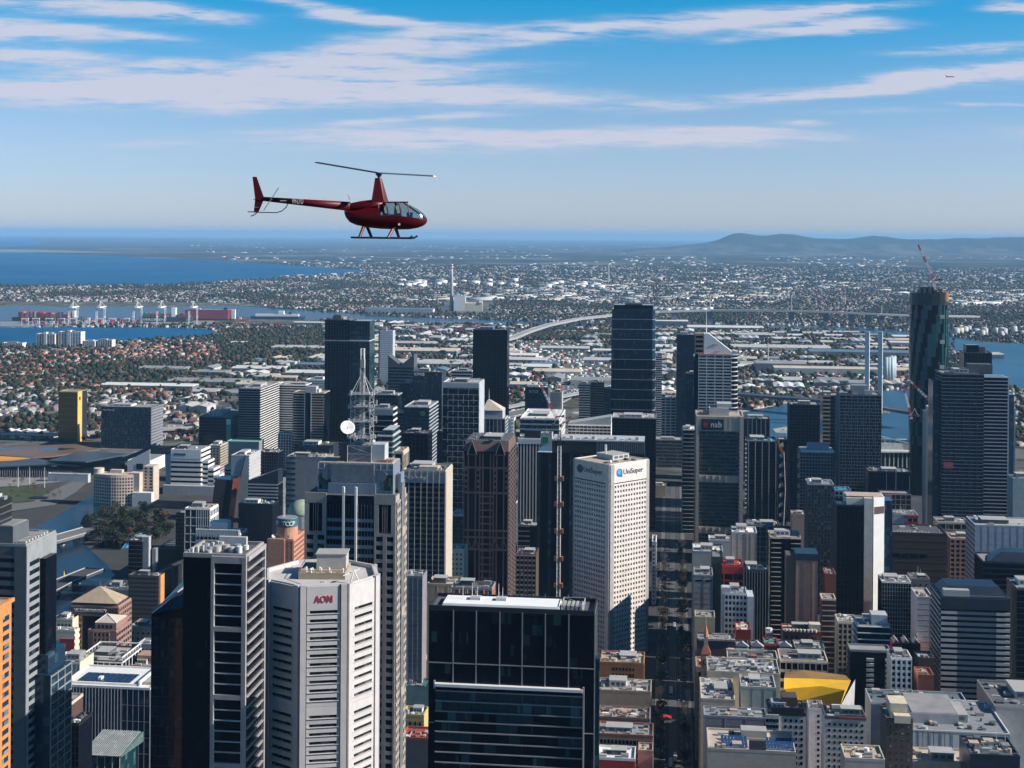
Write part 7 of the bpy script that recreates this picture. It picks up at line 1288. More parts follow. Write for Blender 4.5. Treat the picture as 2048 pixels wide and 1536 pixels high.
# ------------------------------------------------------------------ the helicopter
HR = mat('red_lacquer', (.085, .0015, .006), .45, var=.05, spec=.3); HK = mat('rotor_black', (.02, .022, .025), .4); PALE_ = mat('pale_metal', (.55, .56, .58), .4, .4)
def heli():
    P = at(690, 425, 70); s_ = .0252                                    # metres per photo pixel at that distance
    e = empty('helicopter', 'dark red helicopter in level flight above the city', 'helicopter', P, R(4))
    Q = lambda px, py, y=0.: Vector(((px - 690) * s_, y, (425 - py) * s_))
    st = [(689, 424, .25, .16), (692, 428, .50, .32), (700, 432, .78, .56), (712, 434, .98, .70), (735, 434, 1.08, .92), (760, 432, 1.12, 1.12), (782, 431, 1.12, 1.2), (800, 431.5, 1.08, 1.2), (818, 433, .98, 1.1), (834, 436, .76, .84), (844, 437.5, .56, .60), (849, 438.5, .38, .40), (852, 439, .2, .2), (853, 439, .04, .04)]
    n = 20; mb = MB(); gl = MB()
    for px, py, ry, rz in st:
        c = Q(px, py); top = .88 if px < 720 else 1.
        for i in range(n):
            t = i * 2 * math.pi / n; cx, sx = math.cos(t), math.sin(t)
            mb.v.append((c.x, ry * .64 * math.copysign(abs(cx) ** .75, cx), c.z + rz * .56 * math.copysign(abs(sx) ** .8, sx) * (top if sx > 0 else 1)))
    win = set()
    for j in range(len(st) - 1):
        for i in range(n):
            f = (j * n + i, j * n + (i + 1) % n, (j + 1) * n + (i + 1) % n, (j + 1) * n + i)
            zt = sum(mb.v[k][2] for k in f) / 4; px = st[j][0]
            if (760 <= px and zt > Q(0, 429).z and zt < Q(0, 404 if px < 800 else 400).z) or (px >= 800 and zt >= Q(0, 434).z): gl.f.append(f)
            else: mb.f.append(f)
    gl.v = list(mb.v); o = mb.obj('fuselage', HR, e, True)
    cg = bpy.data.materials.new('canopy_glass'); cg.use_nodes = True; cg.node_tree.nodes.clear(); t_ = NT(cg.node_tree); mx_ = t_.add('ShaderNodeMixShader'); mx_.inputs[0].default_value = .12; tr_ = t_.add('ShaderNodeBsdfTransparent'); tr_.inputs[0].default_value = (.62, .72, .76, 1); gs_ = t_.add('ShaderNodeBsdfGlossy'); gs_.inputs['Roughness'].default_value = .05; t_.l.new(tr_.outputs[0], mx_.inputs[1]); t_.l.new(gs_.outputs[0], mx_.inputs[2]); t_.l.new(mx_.outputs[0], t_.add('ShaderNodeOutputMaterial').inputs[0])
    gl.obj('canopy', cg, e, True)
    fr = MB()
    for px, wd in ((760, .05), (776, .05), (802, .07), (818, .05)):
        for sy in (-1, 1): fr.tube(Q(px, 430, sy * .66), Q(px - 5, 405, sy * .5), wd * .6, n=5)
    for sy in (-1, 1): fr.tube(Q(758, 430.5, sy * .68), Q(836, 436, sy * .45), .03, n=5); fr.tube(Q(758, 404, sy * .48), Q(815, 403.5, sy * .36), .03, n=5)
    fr.tube(Q(804, 403, 0), Q(848, 434, 0), .04, n=5); tag(fr.obj('window_frame', HR, e), kind='stuff')
    MB().box(Q(765, 0).x, -.62, Q(0, 431).z, Q(800, 0).x, .62, Q(0, 428).z).obj('cabin_floor', HK, e); MB().box(Q(812, 0).x, -.35, Q(0, 436).z, Q(824, 0).x, .35, Q(0, 424).z).obj('instrument_panel', HK, e)
    for px in (768, 790):
        for sy in (-.3, .3): MB().box(Q(px, 0).x, sy - .2, Q(0, 430).z, Q(px + 9, 0).x, sy + .2, Q(0, 426).z).box(Q(px - 2, 0).x, sy - .2, Q(0, 430).z, Q(px, 0).x, sy + .2, Q(0, 412).z).obj('seat', HK, e)
    bm_ = MB(); A_, B_ = Q(700, 413), Q(530, 399.5); bm_.tube(A_, B_, .24, .11, 12); bm_.obj('tail_boom', HR, e, True)
    bf = MB().lathe([(.16, 0), (.22, .35), (.29, .8), (.33, 1.3), (.33, 1.9)], 14).obj('boom_fairing', HR, e, True); bf.matrix_basis = Matrix.Translation(Q(690, 415)) @ (Q(762, 411) - Q(690, 415)).to_track_quat('Z', 'Y').to_matrix().to_4x4()
    ma = MB(); b0, b1 = Q(742, 405), Q(771, 402); t0_, t1_ = Q(749, 356), Q(762, 356)
    ma.v = [(b0.x, -.28, b0.z), (b1.x - .1, -.26, b1.z), (b1.x + .12, 0, b1.z), (b1.x - .1, .26, b1.z), (b0.x, .28, b0.z), (t0_.x, -.1, t0_.z), (t1_.x - .1, -.09, t1_.z), (t1_.x, 0, t1_.z), (t1_.x - .1, .09, t1_.z), (t0_.x, .1, t0_.z)]
    ma.f = [(i, (i + 1) % 5, 5 + (i + 1) % 5, 5 + i) for i in range(5)] + [(4, 3, 2, 1, 0), (5, 6, 7, 8, 9)]; ma.obj('mast_fairing', HR, e)
    hub = MB().tube(Q(756.5, 357), Q(756.5, 346), .07).box(*(Q(750, 349.5, -.16)), *(Q(763, 345, .16))).tube(Q(753, 353, -.14), Q(753, 347, -.14), .03).tube(Q(760, 353, .14), Q(760, 347, .14), .03).obj('rotor_hub', HK, e)
    def blade(tip, m, nm):
        a = Q(756.5, 346); d = (tip - a); side = Vector((-d.y, d.x, 0)).normalized() * .13; up = Vector((0, 0, .035)); b = MB()
        for c, k in ((a + d * .03, .6), (a + d * .12, 1.), (a + d * .7, 1.), (a + d, .85)): b.v += [tuple(c - side * k - up), tuple(c + side * k * .6 - up), tuple(c + side * k), tuple(c - side * k + up)]
        b.f = [(i * 4 + j, i * 4 + (j + 1) % 4, i * 4 + 4 + (j + 1) % 4, i * 4 + 4 + j) for i in range(3) for j in range(4)] + [(3, 2, 1, 0), (12, 13, 14, 15)]; return b.obj(nm, m, e)
    blade(Q(625, 321, 2.6), HK, 'rotor_blade'); o = blade(Q(866, 356, -3.0), mat('sun_painted_blade', (.85, .62, .5), .5), 'rotor_blade'); o['label'] = 'rotor blade coloured pale as if catching the sun'  # second blade given a pale colour in place of sunlight on it
    fin = MB(); fp = [Q(508, 356), Q(516, 356), Q(531, 398), Q(529, 404), Q(520, 426), Q(511, 426), Q(513.5, 400)]
    fin.v = [(v.x, -.05, v.z) for v in fp] + [(v.x, .05, v.z) for v in fp]; fin.f = [tuple(range(7)), tuple(range(13, 6, -1))] + [(i, i + 7, (i + 1) % 7 + 7, (i + 1) % 7) for i in range(7)]; fin.obj('tail_fin', HR, e)
    MB().box(Q(512, 0).x, -.5, Q(0, 401.5).z, Q(524, 0).x, .5, Q(0, 400.3).z).obj('stabiliser', HR, e)
    c = Q(546, 400, -.28); MB().tube((c.x, -.05, c.z), (c.x, -.34, c.z), .06).obj('tail_rotor_hub', HK, e)
    for a in (1.0, 1.0 + math.pi):
        d = Vector((math.cos(a) * .68, 0, math.sin(a) * .68)); MB().tube(c - Vector((0, .06, 0)), c + d - Vector((0, .06, 0)), .022, .03, 4).obj('tail_rotor_blade', C_.grey, e)
    g_ = MB(); pts = [Q(578, 407), Q(574, 416), Q(566, 423), Q(556, 426.5), Q(520, 426), Q(499, 425)]; [g_.tube(pts[i], pts[i + 1], .025, n=5) for i in range(5)]; g_.obj('tail_guard', HK, e); MB().tube(Q(517, 427), Q(512, 431), .025).tube(Q(512, 431), Q(505, 434), .025).obj('tail_skid', HK, e)
    for sy, dx in ((-1, 0), (1, 0)):
        y = sy * .95; off = 0 if sy < 0 else -12
        MB().tube(Q(712 + off, 474.5, y), Q(822 + off * .5, 475, y), .05, n=8).tube(Q(822 + off * .5, 475, y), Q(829 + off * .7, 473.5, y), .05, n=8).tube(Q(829 + off * .7, 473.5, y), Q(834 + off * .9, 470, y), .05, .04, n=8).obj('skid', HK, e)
        for x0, x1 in (((728, 720), (788, 776)) if sy < 0 else ((733, 742), (789, 797))): MB().tube(Q(x0, 452, sy * .45), Q(x1, 474.5, y), .085, .07, 8).obj('skid_leg', HR, e)
    for x0, x1, y0 in ((654, 642, 386), (704, 693, 386)): MB().tube(Q(x0, 405 if x0 < 700 else 409), Q(x1, y0), .02, .008, 5).obj('whip_aerial', PALE_, e)
    MB().tube(Q(797.5, 448, -.62), Q(797.5, 448, -.70), .06, n=10).obj('side_light', C_.white, e); o = MB().lathe([(.08, 0), (.06, .03), (.01, .04)], 14).obj('glint_glow', mat('glint_white', (.9, .9, .85), .2, emit=(1, .95, .85, 3.)), e); o.location = Q(841, 431, -.22); o.rotation_euler = (R(60), 0, R(55))  # glowing nose disc stands in for a small bright reflection
    text('VH-LYO', .40, C_.white, e, tuple(Q(586, 407.5, -.27)), (R(90), R(4), 0), ext=.004, width=.56)
    for px, py, w_, h_ in ((563, 402, 12, 1.6), (513, 415.5, 8, 1.2)): MB().box(Q(px, 0).x, -.19 if px > 540 else -.07, Q(0, py + h_).z, Q(px + w_, 0).x, -.16 if px > 540 else -.052, Q(0, py).z).obj('decal', C_.pale, e)
    return e, Q
HE, HQ = heli()
def person(P, sc, label, shirt, rz):
    """seated figure: one body grown by a skin modifier, with hair and shirt as its children"""
    SK = mat('skin', (.42, .25, .18), .6, var=.05)
    V = [(0, 0, 0), (0, 0, .22), (0, 0, .42), (.01, 0, .56), (.03, 0, .66), (.05, 0, .78), (0, -.09, .0), (.38, -.11, .03), (.44, -.11, -.38), (.54, -.11, -.4), (0, .09, .0), (.38, .11, .03), (.44, .11, -.38), (.54, .11, -.4), (0, -.19, .47), (.08, -.23, .2), (.32, -.16, .18), (.40, -.14, .19), (0, .19, .47), (.08, .23, .2), (.32, .16, .18), (.40, .14, .19)]
    rad = [.13, .13, .15, .07, .055, .10, .09, .075, .05, .045, .09, .075, .05, .045, .06, .045, .035, .03, .06, .045, .035, .03]
    E_ = [(0, 1), (1, 2), (2, 3), (3, 4), (4, 5), (0, 6), (6, 7), (7, 8), (8, 9), (0, 10), (10, 11), (11, 12), (12, 13), (2, 14), (14, 15), (15, 16), (16, 17), (2, 18), (18, 19), (19, 20), (20, 21)]
    me = bpy.data.meshes.new('person'); me.from_pydata(V, E_, []); o = bpy.data.objects.new('person', me); LINK(o)
    m_ = o.modifiers.new('skin', 'SKIN'); o.modifiers.new('smooth', 'SUBSURF').levels = 1
    for i, k in enumerate(rad): me.skin_vertices[0].data[i].radius = (k, k)
    me.skin_vertices[0].data[0].use_root = True; bpy.context.view_layer.update()
    me2 = bpy.data.meshes.new_from_object(o.evaluated_get(bpy.context.evaluated_depsgraph_get())); bpy.data.objects.remove(o)
    me2.materials.clear(); me2.materials.append(SK); me2.materials.append(shirt); me2.materials.append(C_.navy)
    for f in me2.polygons: z, x = f.center.z, f.center.x; f.material_index = 0 if z > .58 or (x > .3 and z > .1) else (1 if z > .02 and x < .3 and z > -.02 + x else 2); f.use_smooth = True
    o = bpy.data.objects.new('person', me2); LINK(o); o.location = P; o.rotation_euler = (0, 0, rz); o.scale = (sc,) * 3; tag(o, label, 'person')
    MB().lathe([(.105, .74), (.125, .80), (.11, .88), (.04, .92)], 12, .03, 0).obj('hair', HK, o, True)
    MB().lathe([(.02, -.02), (.03, 0), (.005, .03)], 6).obj('nose', SK, o).matrix_basis = Matrix.Translation((.15, 0, .76)) @ Matrix.Rotation(R(90), 4, 'Y'); return o
M0 = HE.matrix_basis
person(M0 @ HQ(790, 432, -.34), .78, 'person in an orange shirt at the helicopter window', mat('orange_shirt', (.75, .33, .02), .8), R(4)); person(M0 @ HQ(767, 432, -.34), .74, 'person in a tan shirt in the rear seat of the helicopter', mat('tan_shirt', (.5, .33, .14), .8), R(4))
# airliner far off in the sky
a = empty('airliner', 'tiny airliner seen far off against the cloud streak', 'aeroplane', at(1901, 153.5, 6000), R(8))
MB().tube((-20, 0, 0), (-15, 0, 0), .6, 1.9, 8).tube((-15, 0, 0), (14, 0, .4), 1.9, 1.9, 8).tube((14, 0, .4), (19, 0, .2), 1.9, .3, 8).obj('fuselage', C_.dgrey, a); MB().prism([(-4, -2), (-12, -17), (-9, -17), (3, -2)], -.6, -.1).prism([(3, 2), (-9, 17), (-12, 17), (-4, 2)], -.6, -.1).obj('wing', C_.dgrey, a); MB().prism([(-21, -.3), (-15, -.3), (-15, .3), (-21, .3)], .5, 6.5, [(-22, -.2), (-20, -.2), (-20, .2), (-22, .2)]).obj('tail_fin', C_.dgrey, a)
# ------------------------------------------------------------------ tower cranes
RC = mat('crane_red', (.50, .045, .04), .5); CW = mat('crane_white', (.68, .66, .66), .5)
def boom(e, A, B, n, w, r):
    """lattice boom of alternating white and red lengths"""
    A, B = Vector(A), Vector(B); d = B - A; x = d.normalized().orthogonal().normalized() * w; y = d.normalized().cross(x)
    for k in range(n):
        mb = MB(); p0, p1 = A + d * (k / n), A + d * ((k + 1) / n); t0_ = 1 - .55 * k / n; t1_ = 1 - .55 * (k + 1) / n
        C4 = [(x + y), (x - y), (-x - y), (-x + y)]
        for c in C4: mb.tube(p0 + c * t0_, p1 + c * t1_, r, n=4)
        for i in range(4):
            for q in (0, .5):
                a_, b_ = C4[i], C4[(i + 1) % 4]
                if q: a_, b_ = b_, a_
                mb.tube(p0 + d * (q / n) + a_ * t0_, p0 + d * ((q + .5) / n) + b_ * t0_, r * .7, n=3)
        mb.obj('boom_section', RC if k % 3 == n % 3 or k == n - 1 else CW, e)
def crane(label, base, tip, mast_h, n=6, w=1.1):
    e = empty('luffing_crane', label, 'crane', base); d = tip - base
    lattice(MB(), -1.1, 1.1, -1.1, 1.1, 0, mast_h, max(2, int(mast_h / 4)), .22).obj('mast', CW, e); MB().box(-1.6, -1.6, mast_h, 1.6, 1.6, mast_h + 1.2).obj('slew_ring', RC, e)
    h_ = Vector((d.x, d.y, 0)); u = h_.normalized() if h_.length > 1 else Vector((1, 0, 0)); boom(e, (0, 0, mast_h + 1.5), d, n, w, .3); bk = -u * 9
    MB().tube((0, 0, mast_h + 1.6), (bk.x, bk.y, mast_h + 2.2), .7).box(bk.x - 1.6, bk.y - 1.6, mast_h + .8, bk.x + 1.6, bk.y + 1.6, mast_h + 3.4).obj('counterweight', C_.dgrey, e)
    ap = Vector((bk.x * .5, bk.y * .5, mast_h + 11)); MB().tube((0, 0, mast_h + 1.5), ap, .25).tube(bk + Vector((0, 0, mast_h + 2)), ap, .2).obj('a_frame', CW, e); MB().tube(ap, d * .9 + Vector((0, 0, mast_h * .1)), .1, n=3).obj('pendant_line', C_.dgrey, e); MB().box(u.x * 1.5 - .9, u.y * 1.5 - 2.2, mast_h + 1.2, u.x * 1.5 + .9, u.y * 1.5 - .4, mast_h + 3.4).obj('cab', C_.white, e); return e
bz = unf.P.z; zz = at(1868, 570, 1920)
crane('red and white crane with raised boom on top of the unfinished tower', Vector((zz.x, 1920, unf.zy(572) - 4)), at(1836, 489, 1920), 14, 6, 1.3); crane('red and white crane over the pale teal office block', at(1112, 842, 1705), at(1068, 743, 1712), 4, 7, 1.2)
crane('red tipped crane left of the unfinished tower', at(1822, 838, 1780), at(1797, 742, 1790), 3, 6, 1.1); crane('red and white crane leaning left before the unfinished tower', at(1862, 810, 1760), at(1808, 750, 1765), 2, 6, 1.2); crane('slender dark crane beside the white terrace block', at(1122, 856, 1650), at(1142, 832, 1650), 2, 3, .6)
# ------------------------------------------------------------------ bridges, motorway
def bridge(name, label, pts, wid, th, m, pier_px=(), pier_m=None, rail=True, pier_w=None, cat='bridge'):
    """deck along (px, py, d, z) points: world polyline"""
    P = [Vector((uv(px, 0)[0] * d + 0, d, z)) for px, d, z in pts]; e = empty(name, label, cat, Vector((P[0].x, P[0].y, 0))); o = e.location; mb = MB(); rl = MB()
    L = []
    for i, q in enumerate(P):
        t_ = (P[min(i + 1, len(P) - 1)] - P[max(i - 1, 0)]); t_.z = 0; nn = Vector((-t_.y, t_.x, 0)).normalized() * wid / 2; L.append((q - o - nn, q - o + nn))
    for i in range(len(L) - 1):
        (a, b), (c_, d_) = L[i], L[i + 1]; dn = Vector((0, 0, -th)); k = len(mb.v); mb.v += [tuple(v) for v in (a, b, d_, c_, a + dn, b + dn, d_ + dn, c_ + dn)]; mb.f += [tuple(k + j for j in f) for f in ((0, 1, 2, 3), (7, 6, 5, 4), (0, 4, 5, 1), (1, 5, 6, 2), (2, 6, 7, 3), (3, 7, 4, 0))]
        for s_, t_ in ((a, c_), (b, d_)): rl.tube(s_ + Vector((0, 0, .7)), t_ + Vector((0, 0, .7)), .55, n=4)
    mb.obj('deck', m, e)
    if rail: rl.obj('parapet', C_.lgrey, e)
    for px in pier_px:
        for i in range(len(pts) - 1):
            if min(pts[i][0], pts[i + 1][0]) <= px <= max(pts[i][0], pts[i + 1][0]):
                t_ = (px - pts[i][0]) / (pts[i + 1][0] - pts[i][0]); q = P[i].lerp(P[i + 1], t_) - o; w_ = pier_w or wid * .3; MB().prism([(q.x - w_, q.y - 4), (q.x + w_, q.y - 4), (q.x + w_, q.y + 4), (q.x - w_, q.y + 4)], 0, q.z - th - .05).obj('pier', pier_m or C_.conc, e); break
    return e, P
DK = mat('bridge_deck', (.34, .335, .33), .8, var=.15, scale=.02); PR = mat('bridge_pier', (.10, .12, .15), .8, var=.2)
wg, P = bridge('river_bridge', 'long high cable-stayed motorway bridge on tall piers across the river mouth', [(940, 4500, 6), (985, 4420, 8), (1032, 4560, 18), (1060, 4760, 24), (1100, 5000, 31), (1160, 5250, 39), (1240, 5450, 45), (1320, 5550, 52), (1424, 5600, 57), (1590, 5600, 57), (1660, 5600, 53), (1760, 5600, 46), (1830, 5620, 40), (1960, 5800, 28)], 27, 6, DK, (1060, 1082, 1102, 1124, 1148, 1172, 1198, 1225, 1352, 1424, 1587, 1656, 1708, 1740, 1768, 1796, 1822), PR, pier_w=11)
for px in (1424, 1587):
    q = Vector((uv(px, 0)[0] * 5600, 5600, 57)) - wg.location; MB().tube(q, q + Vector((0, 0, 58)), 2.4, 1.6, 6).obj('pylon', C_.lgrey, wg)
    for s_ in (-1, 1):
        for k, hh in ((150, 56), (90, 36)): MB().tube(q + Vector((0, 0, hh)), q + Vector((s_ * k, 0, 1)), .8, n=4).obj('stay_cable', C_.pale, wg)
b2, P = bridge('bolte_bridge', 'dark girder bridge passing two tall pale concrete towers', [(1380, 2960, 30), (1470, 2880, 29), (1540, 2820, 30), (1600, 2780, 31), (1700, 2700, 33), (1760, 2640, 33), (1840, 2560, 31)], 24, 5, mat('dark_girder', (.07, .09, .12), .7), (1594, 1760), mat('pale_pier', (.42, .39, .35), .8), pier_w=7); b2.name = 'harbour_bridge'
TW = mat('tower_concrete', (.66, .65, .63), .7, streak=.05)
for px, d_, lab in ((1735, 2650, 'tall pale square bridge tower, left of the pair'), (1761, 2600, 'tall pale square bridge tower, right of the pair')):
    q = at(px, 664, d_); t_ = empty('bridge_tower', lab, 'tower', (q.x, q.y, 0), R(-20), 'pale bridge towers'); MB().box(-4, -4, 0, 4, 4, q.z).obj('shaft', TW, t_); MB().box(-4.2, -4.2, q.z, 4.2, 4.2, q.z + 1).obj('cap', C_.lgrey, t_)
fw, FP = bridge('motorway', 'broad motorway curving between sheds below the bridge', [(985, 4420, 7), (1010, 4150, 4), (1070, 3800, 2), (1118, 3450, 2), (1140, 3200, 2), (1128, 2980, 4), (1090, 2780, 8), (1010, 2620, 11), (900, 2560, 12)], 42, 2, FWY, cat='motorway'); fw2, _ = bridge('elevated_road', 'elevated pale road carried across the left middle distance', [(-40, 2380, 9), (120, 2360, 9), (260, 2400, 10), (400, 2440, 11), (560, 2480, 11), (760, 2480, 11), (980, 2430, 11), (1230, 2400, 10)], 22, 2, mat('pale_road', (.42, .38, .33), .85), tuple(range(-20, 1230, 26)), cat='motorway', pier_w=1.6); bridge('elevated_road', 'second pale flyover crossing above the motorway curve', [(1000, 2700, 14), (1090, 2860, 13), (1180, 3060, 9), (1225, 3250, 4)], 16, 2, DK, (1040, 1090, 1140), cat='motorway', pier_w=2)
bridge('foot_road_bridge', 'low road bridge over the river, further of two', [(48, 1520, 9), (110, 1545, 10), (190, 1610, 9)], 24, 2.5, FWY, (80, 130, 160), pier_w=3); bridge('foot_road_bridge', 'low dark road bridge over the river, nearer of two', [(100, 1330, 9), (140, 1370, 9), (200, 1420, 9)], 20, 2.5, ASPH, (120, 160), pier_w=3)
# ------------------------------------------------------------------ power station, tanks, silos, stadium, pylons
c = at(903, 622, 6440); e = empty('power_station_chimney', 'very tall power station chimney with a red and white top', 'chimney', (c.x, c.y, 0)); ht = at(903, 528, 6440).z; MB().lathe([(9.5, 0), (6.3, ht * .75), (5.2, ht - 22)], 20).obj('shaft', C_.lgrey, e, True)
for i in range(4): MB().lathe([(5.2 - i * .12, ht - 22 + i * 5.5), (5.1 - i * .12, ht - 16.5 + i * 5.5)], 20).obj('painted_band', (C_.red, C_.white)[i % 2], e)
b = Bld('power_station', 'pale blocky power station beside the tall chimney', 'power station', 908, 931, 592, 6380, depth=70, rot=0); b.body(C_.white); b.box('turbine_hall', b.w + 1, b.w + 78, 0, 60, 0, 38, C_.cream); b.box('boiler_house', b.w + 62, b.w + 77, -3, 58, 38.2, 46, C_.white); b.parapet(C_.lgrey); b.deck(C_.pale); b.plant(4, 2); b.box('low_hall', -60, -12, 4, 60, 0, 22, C_.grey)
def tank(px, py, r_, h_, m, lab, grp):
    q = gnd(px, py); e = empty('storage_tank', lab, 'tank', q, 0, grp); MB().lathe([(r_, 0), (r_, h_)], 20).obj('shell', m, e, True); MB().lathe([(r_ * 1.01, h_), (r_ * .5, h_ + r_ * .12), (.2, h_ + r_ * .16)], 20).obj('roof', C_.pale, e, True)
r = random.Random(11)
for i in range(38):
    px = r.uniform(800, 1200) if i > 5 else r.uniform(795, 845); tank(px, r.uniform(563, 575) + (px > 1080) * 3, r.uniform(22, 40), r.uniform(18, 30), C_.white, 'squat white oil tank in the far tank farm beyond the chimney', 'white tanks of the far tank farm')
for i in range(26): tank(r.uniform(1900, 2046), r.uniform(664, 676), r.uniform(8, 14), r.uniform(14, 28), (C_.lgrey, C_.cream)[i % 3 == 0], 'tall white or cream tank on the wharf behind the unfinished tower', 'tanks on the right-hand wharf')
for i in range(10): tank(1310 + i * 12, 622 + (i % 3), 20, 18, C_.white, 'white round tank behind the long bridge approach', 'white tanks behind the bridge')
for i in range(5): tank(1772 + i * 5.5 - (i > 2) * 7, 766 - (i > 2) * 3, 6.5, 62, mat('silo_blue', (.42, .52, .56), .6), ['pale blue silo nearest the bridge towers', 'second pale blue silo', 'third pale blue silo', 'fourth pale blue silo in the back row', 'fifth pale blue silo in the back row'][i] + ' right of the bridge towers', 'pale blue silos')
for px, py, pb, lab in ((1217, 526, 562, 'thin refinery stack far beyond the banded tower'), (1536, 688, 735, 'slim white aerial mast on the industrial flats'), (1763, 612, 640, 'slim white mast beyond the long bridge'), (1690, 592, 612, 'white chimney beyond the long bridge')):
    q = gnd(px, pb); h_ = at(px, py, q.y).z; e = empty('chimney', lab, 'chimney', q); MB().tube((0, 0, 0), (0, 0, h_), 3.2 * q.y / 6000, 2 * q.y / 6000, 8).obj('shaft', C_.lgrey, e); MB().lathe([(4 * q.y / 6000, h_), (4 * q.y / 6000, h_ + 2)], 8).obj('collar', C_.grey, e)
b = Bld('stadium', 'white steel stadium roof with arching trusses at the harbour edge', 'stadium', 1752, 1830, 902, 1960, depth=60, rot=0); SW = mat('stadium_white', (.60, .68, .66), .6); b.body(C_.navy, h=b.h - 2); b.box('roof', -3, b.w + 3, -3, 60, b.h - 1.9, b.h, SW); b.box('upper_roof', -3, b.w + 3, 14, 58, b.h + .1, b.h + 9, C_.lgrey)
for k in range(3): tr = MB(); [tr.tube((i * b.w / 8, k * 18, b.h + 22 - i * 1.6 - k * 1), ((i + 1) * b.w / 8, k * 18, b.h + 22 - (i + 1) * 1.6 - k), .8, n=4).tube((i * b.w / 8, k * 18, b.h + 1), ((i + 1) * b.w / 8, k * 18, b.h + 22 - (i + 1) * 1.6 - k), .4, n=4) for i in range(8)]; b.mesh('truss', tr, SW)
for i in range(9): b.pc('facade_rib', 'f', i * b.w / 9, i * b.w / 9 + 1.2, 0, b.h - 2.4, 0, 1, SW)
b.pc('facade_band', 'f', 0, b.w, b.h * .3, b.h * .45, 0, .8, SW)
# ------------------------------------------------------------------ the port: cranes, stacks, ships
def ship_crane(px, lab):
    q = gnd(px, 652, 1); e = empty('container_crane', lab, 'crane', q, 0, 'white quay cranes'); h_ = at(px, 616, q.y).z; s_ = 15
    for x in (-s_, s_):
        for y in (-9, 9): MB().tube((x, y, 0), (x, y, h_), 1.4, n=4).obj('leg', C_.white, e)
        MB().tube((x, -9, h_ * .5), (x, 9, h_ * .5), 1.2, n=4).obj('cross_beam', C_.white, e)
    MB().box(-s_, -2, h_ - 3, s_, 2, h_).obj('portal_beam', C_.white, e); MB().box(-6, -30, h_ + .1, 6, 55, h_ + 4).obj('boom', C_.white, e); MB().tube((0, 0, h_ + 4), (0, 4, h_ + 24), 1.4, n=4).tube((0, 4, h_ + 24), (0, 50, h_ + 5), .7, n=4).tube((0, 4, h_ + 24), (0, -26, h_ + 5), .7, n=4).obj('a_frame', C_.white, e); MB().box(-5, -24, h_ + 4.1, 5, -10, h_ + 9).obj('machine_house', C_.lgrey, e)
for i, px in enumerate((146, 201, 275, 322, 386)): ship_crane(px, 'white quay crane, ' + ['leftmost on the container wharf', 'second from the left on the container wharf', 'middle one on the container wharf', 'fourth from the left on the container wharf', 'rightmost, by the red ship'][i])
CT = [mat('container_' + n_, c_, .6, var=.12) for n_, c_ in (('red', (.36, .05, .05)), ('maroon', (.20, .035, .05)), ('blue', (.05, .10, .22)), ('white', (.6, .58, .57)), ('grey', (.25, .26, .28)), ('green', (.05, .18, .12)), ('rust', (.42, .14, .06)))]
r = random.Random(3)
def stacks(x0, x1, y0, y1, n, hmax, grp, lab, wts, L=40):
    for i in range(n):
        q = gnd(r.uniform(x0, x1), r.uniform(y0, y1), .5); h_ = r.randint(1, hmax) * 2.6; o = raw('container_stack', unit(r.choices(CT, wts)[0]), None, (q.x, q.y, .4), (r.uniform(.5, 1) * L, 2.5 * r.randint(1, 4), h_)); tag(o, lab, 'containers', grp)
stacks(38, 280, 641, 650, 150, 5, 'container stacks on the wharf', 'stack of shipping containers on the wharf under the white cranes', (5, 4, 2, 4, 3, 1, 1), 16); stacks(780, 960, 652, 662, 70, 5, 'container stacks by the freight yard', 'stack of red or grey containers in the freight yard behind the black monolith', (5, 3, 1, 3, 3, 1, 3), 30); stacks(440, 650, 648, 660, 50, 3, 'container stacks near the beach', 'low row of red containers near the beach sheds', (6, 3, 1, 4, 2, 0, 3), 26)
for i, px in enumerate((50, 72, 98, 122, 148, 172, 200, 224, 252)):
    q = gnd(px, 650, .5); e = empty('yard_gantry', f'small white yard gantry over the container stacks, {["first", "second", "third", "fourth", "fifth", "sixth", "seventh", "eighth", "ninth"][i]} from the left', 'crane', q, 0, 'yard gantries'); MB().box(-14, -3, 22, 14, 3, 26).obj('beam', C_.white, e); [MB().tube((x, 0, 0), (x, 0, 22), 1.3, n=4).obj('leg', C_.white, e) for x in (-12, 12)]
def ship(name, label, x0, x1, pyw, hh, m, sup, cat='ship', boot=None):
    a_, b_ = gnd(x0, pyw), gnd(x1, pyw); L = b_.x - a_.x; e = empty(name, label, cat, a_); B = L * .07
    MB().prism([(0, -B), (L * .88, -B), (L, 0), (L * .88, B), (0, B)], 0, hh, [(-2, -B), (L * .9, -B), (L * 1.03, 0), (L * .9, B), (-2, B)]).obj('hull', m, e)
    if boot: MB().prism([(-.5, -B - .4), (L * .88, -B - .4), (L * 1.005, 0), (L * .88, B + .4), (-.5, B + .4)], 0, hh * .16).obj('boot_stripe', boot, e)
    for nm, fx0, fx1, z0, z1, mm in sup: MB().box(fx0 * L, -B * .8, hh + z0, fx1 * L, B * .8, hh + z1).obj(nm, mm, e)
    return e, L, B
MR = mat('ship_maroon', (.28, .045, .07), .6); e, L, B = ship('car_carrier', 'long maroon slab-sided ship moored behind the wharf', 372, 470, 640, 42, MR, [('deckhouse', .05, .3, .1, 5, C_.lgrey), ('deckhouse', .8, .86, .1, 9, C_.navy), ('deck_rail', .0, .95, .1, 1.6, C_.pale)], boot=C_.navy); MB().box(L * .955, -B * .7, 6, L * 1.03, B * .7, 43).obj('white_bow', C_.white, e)
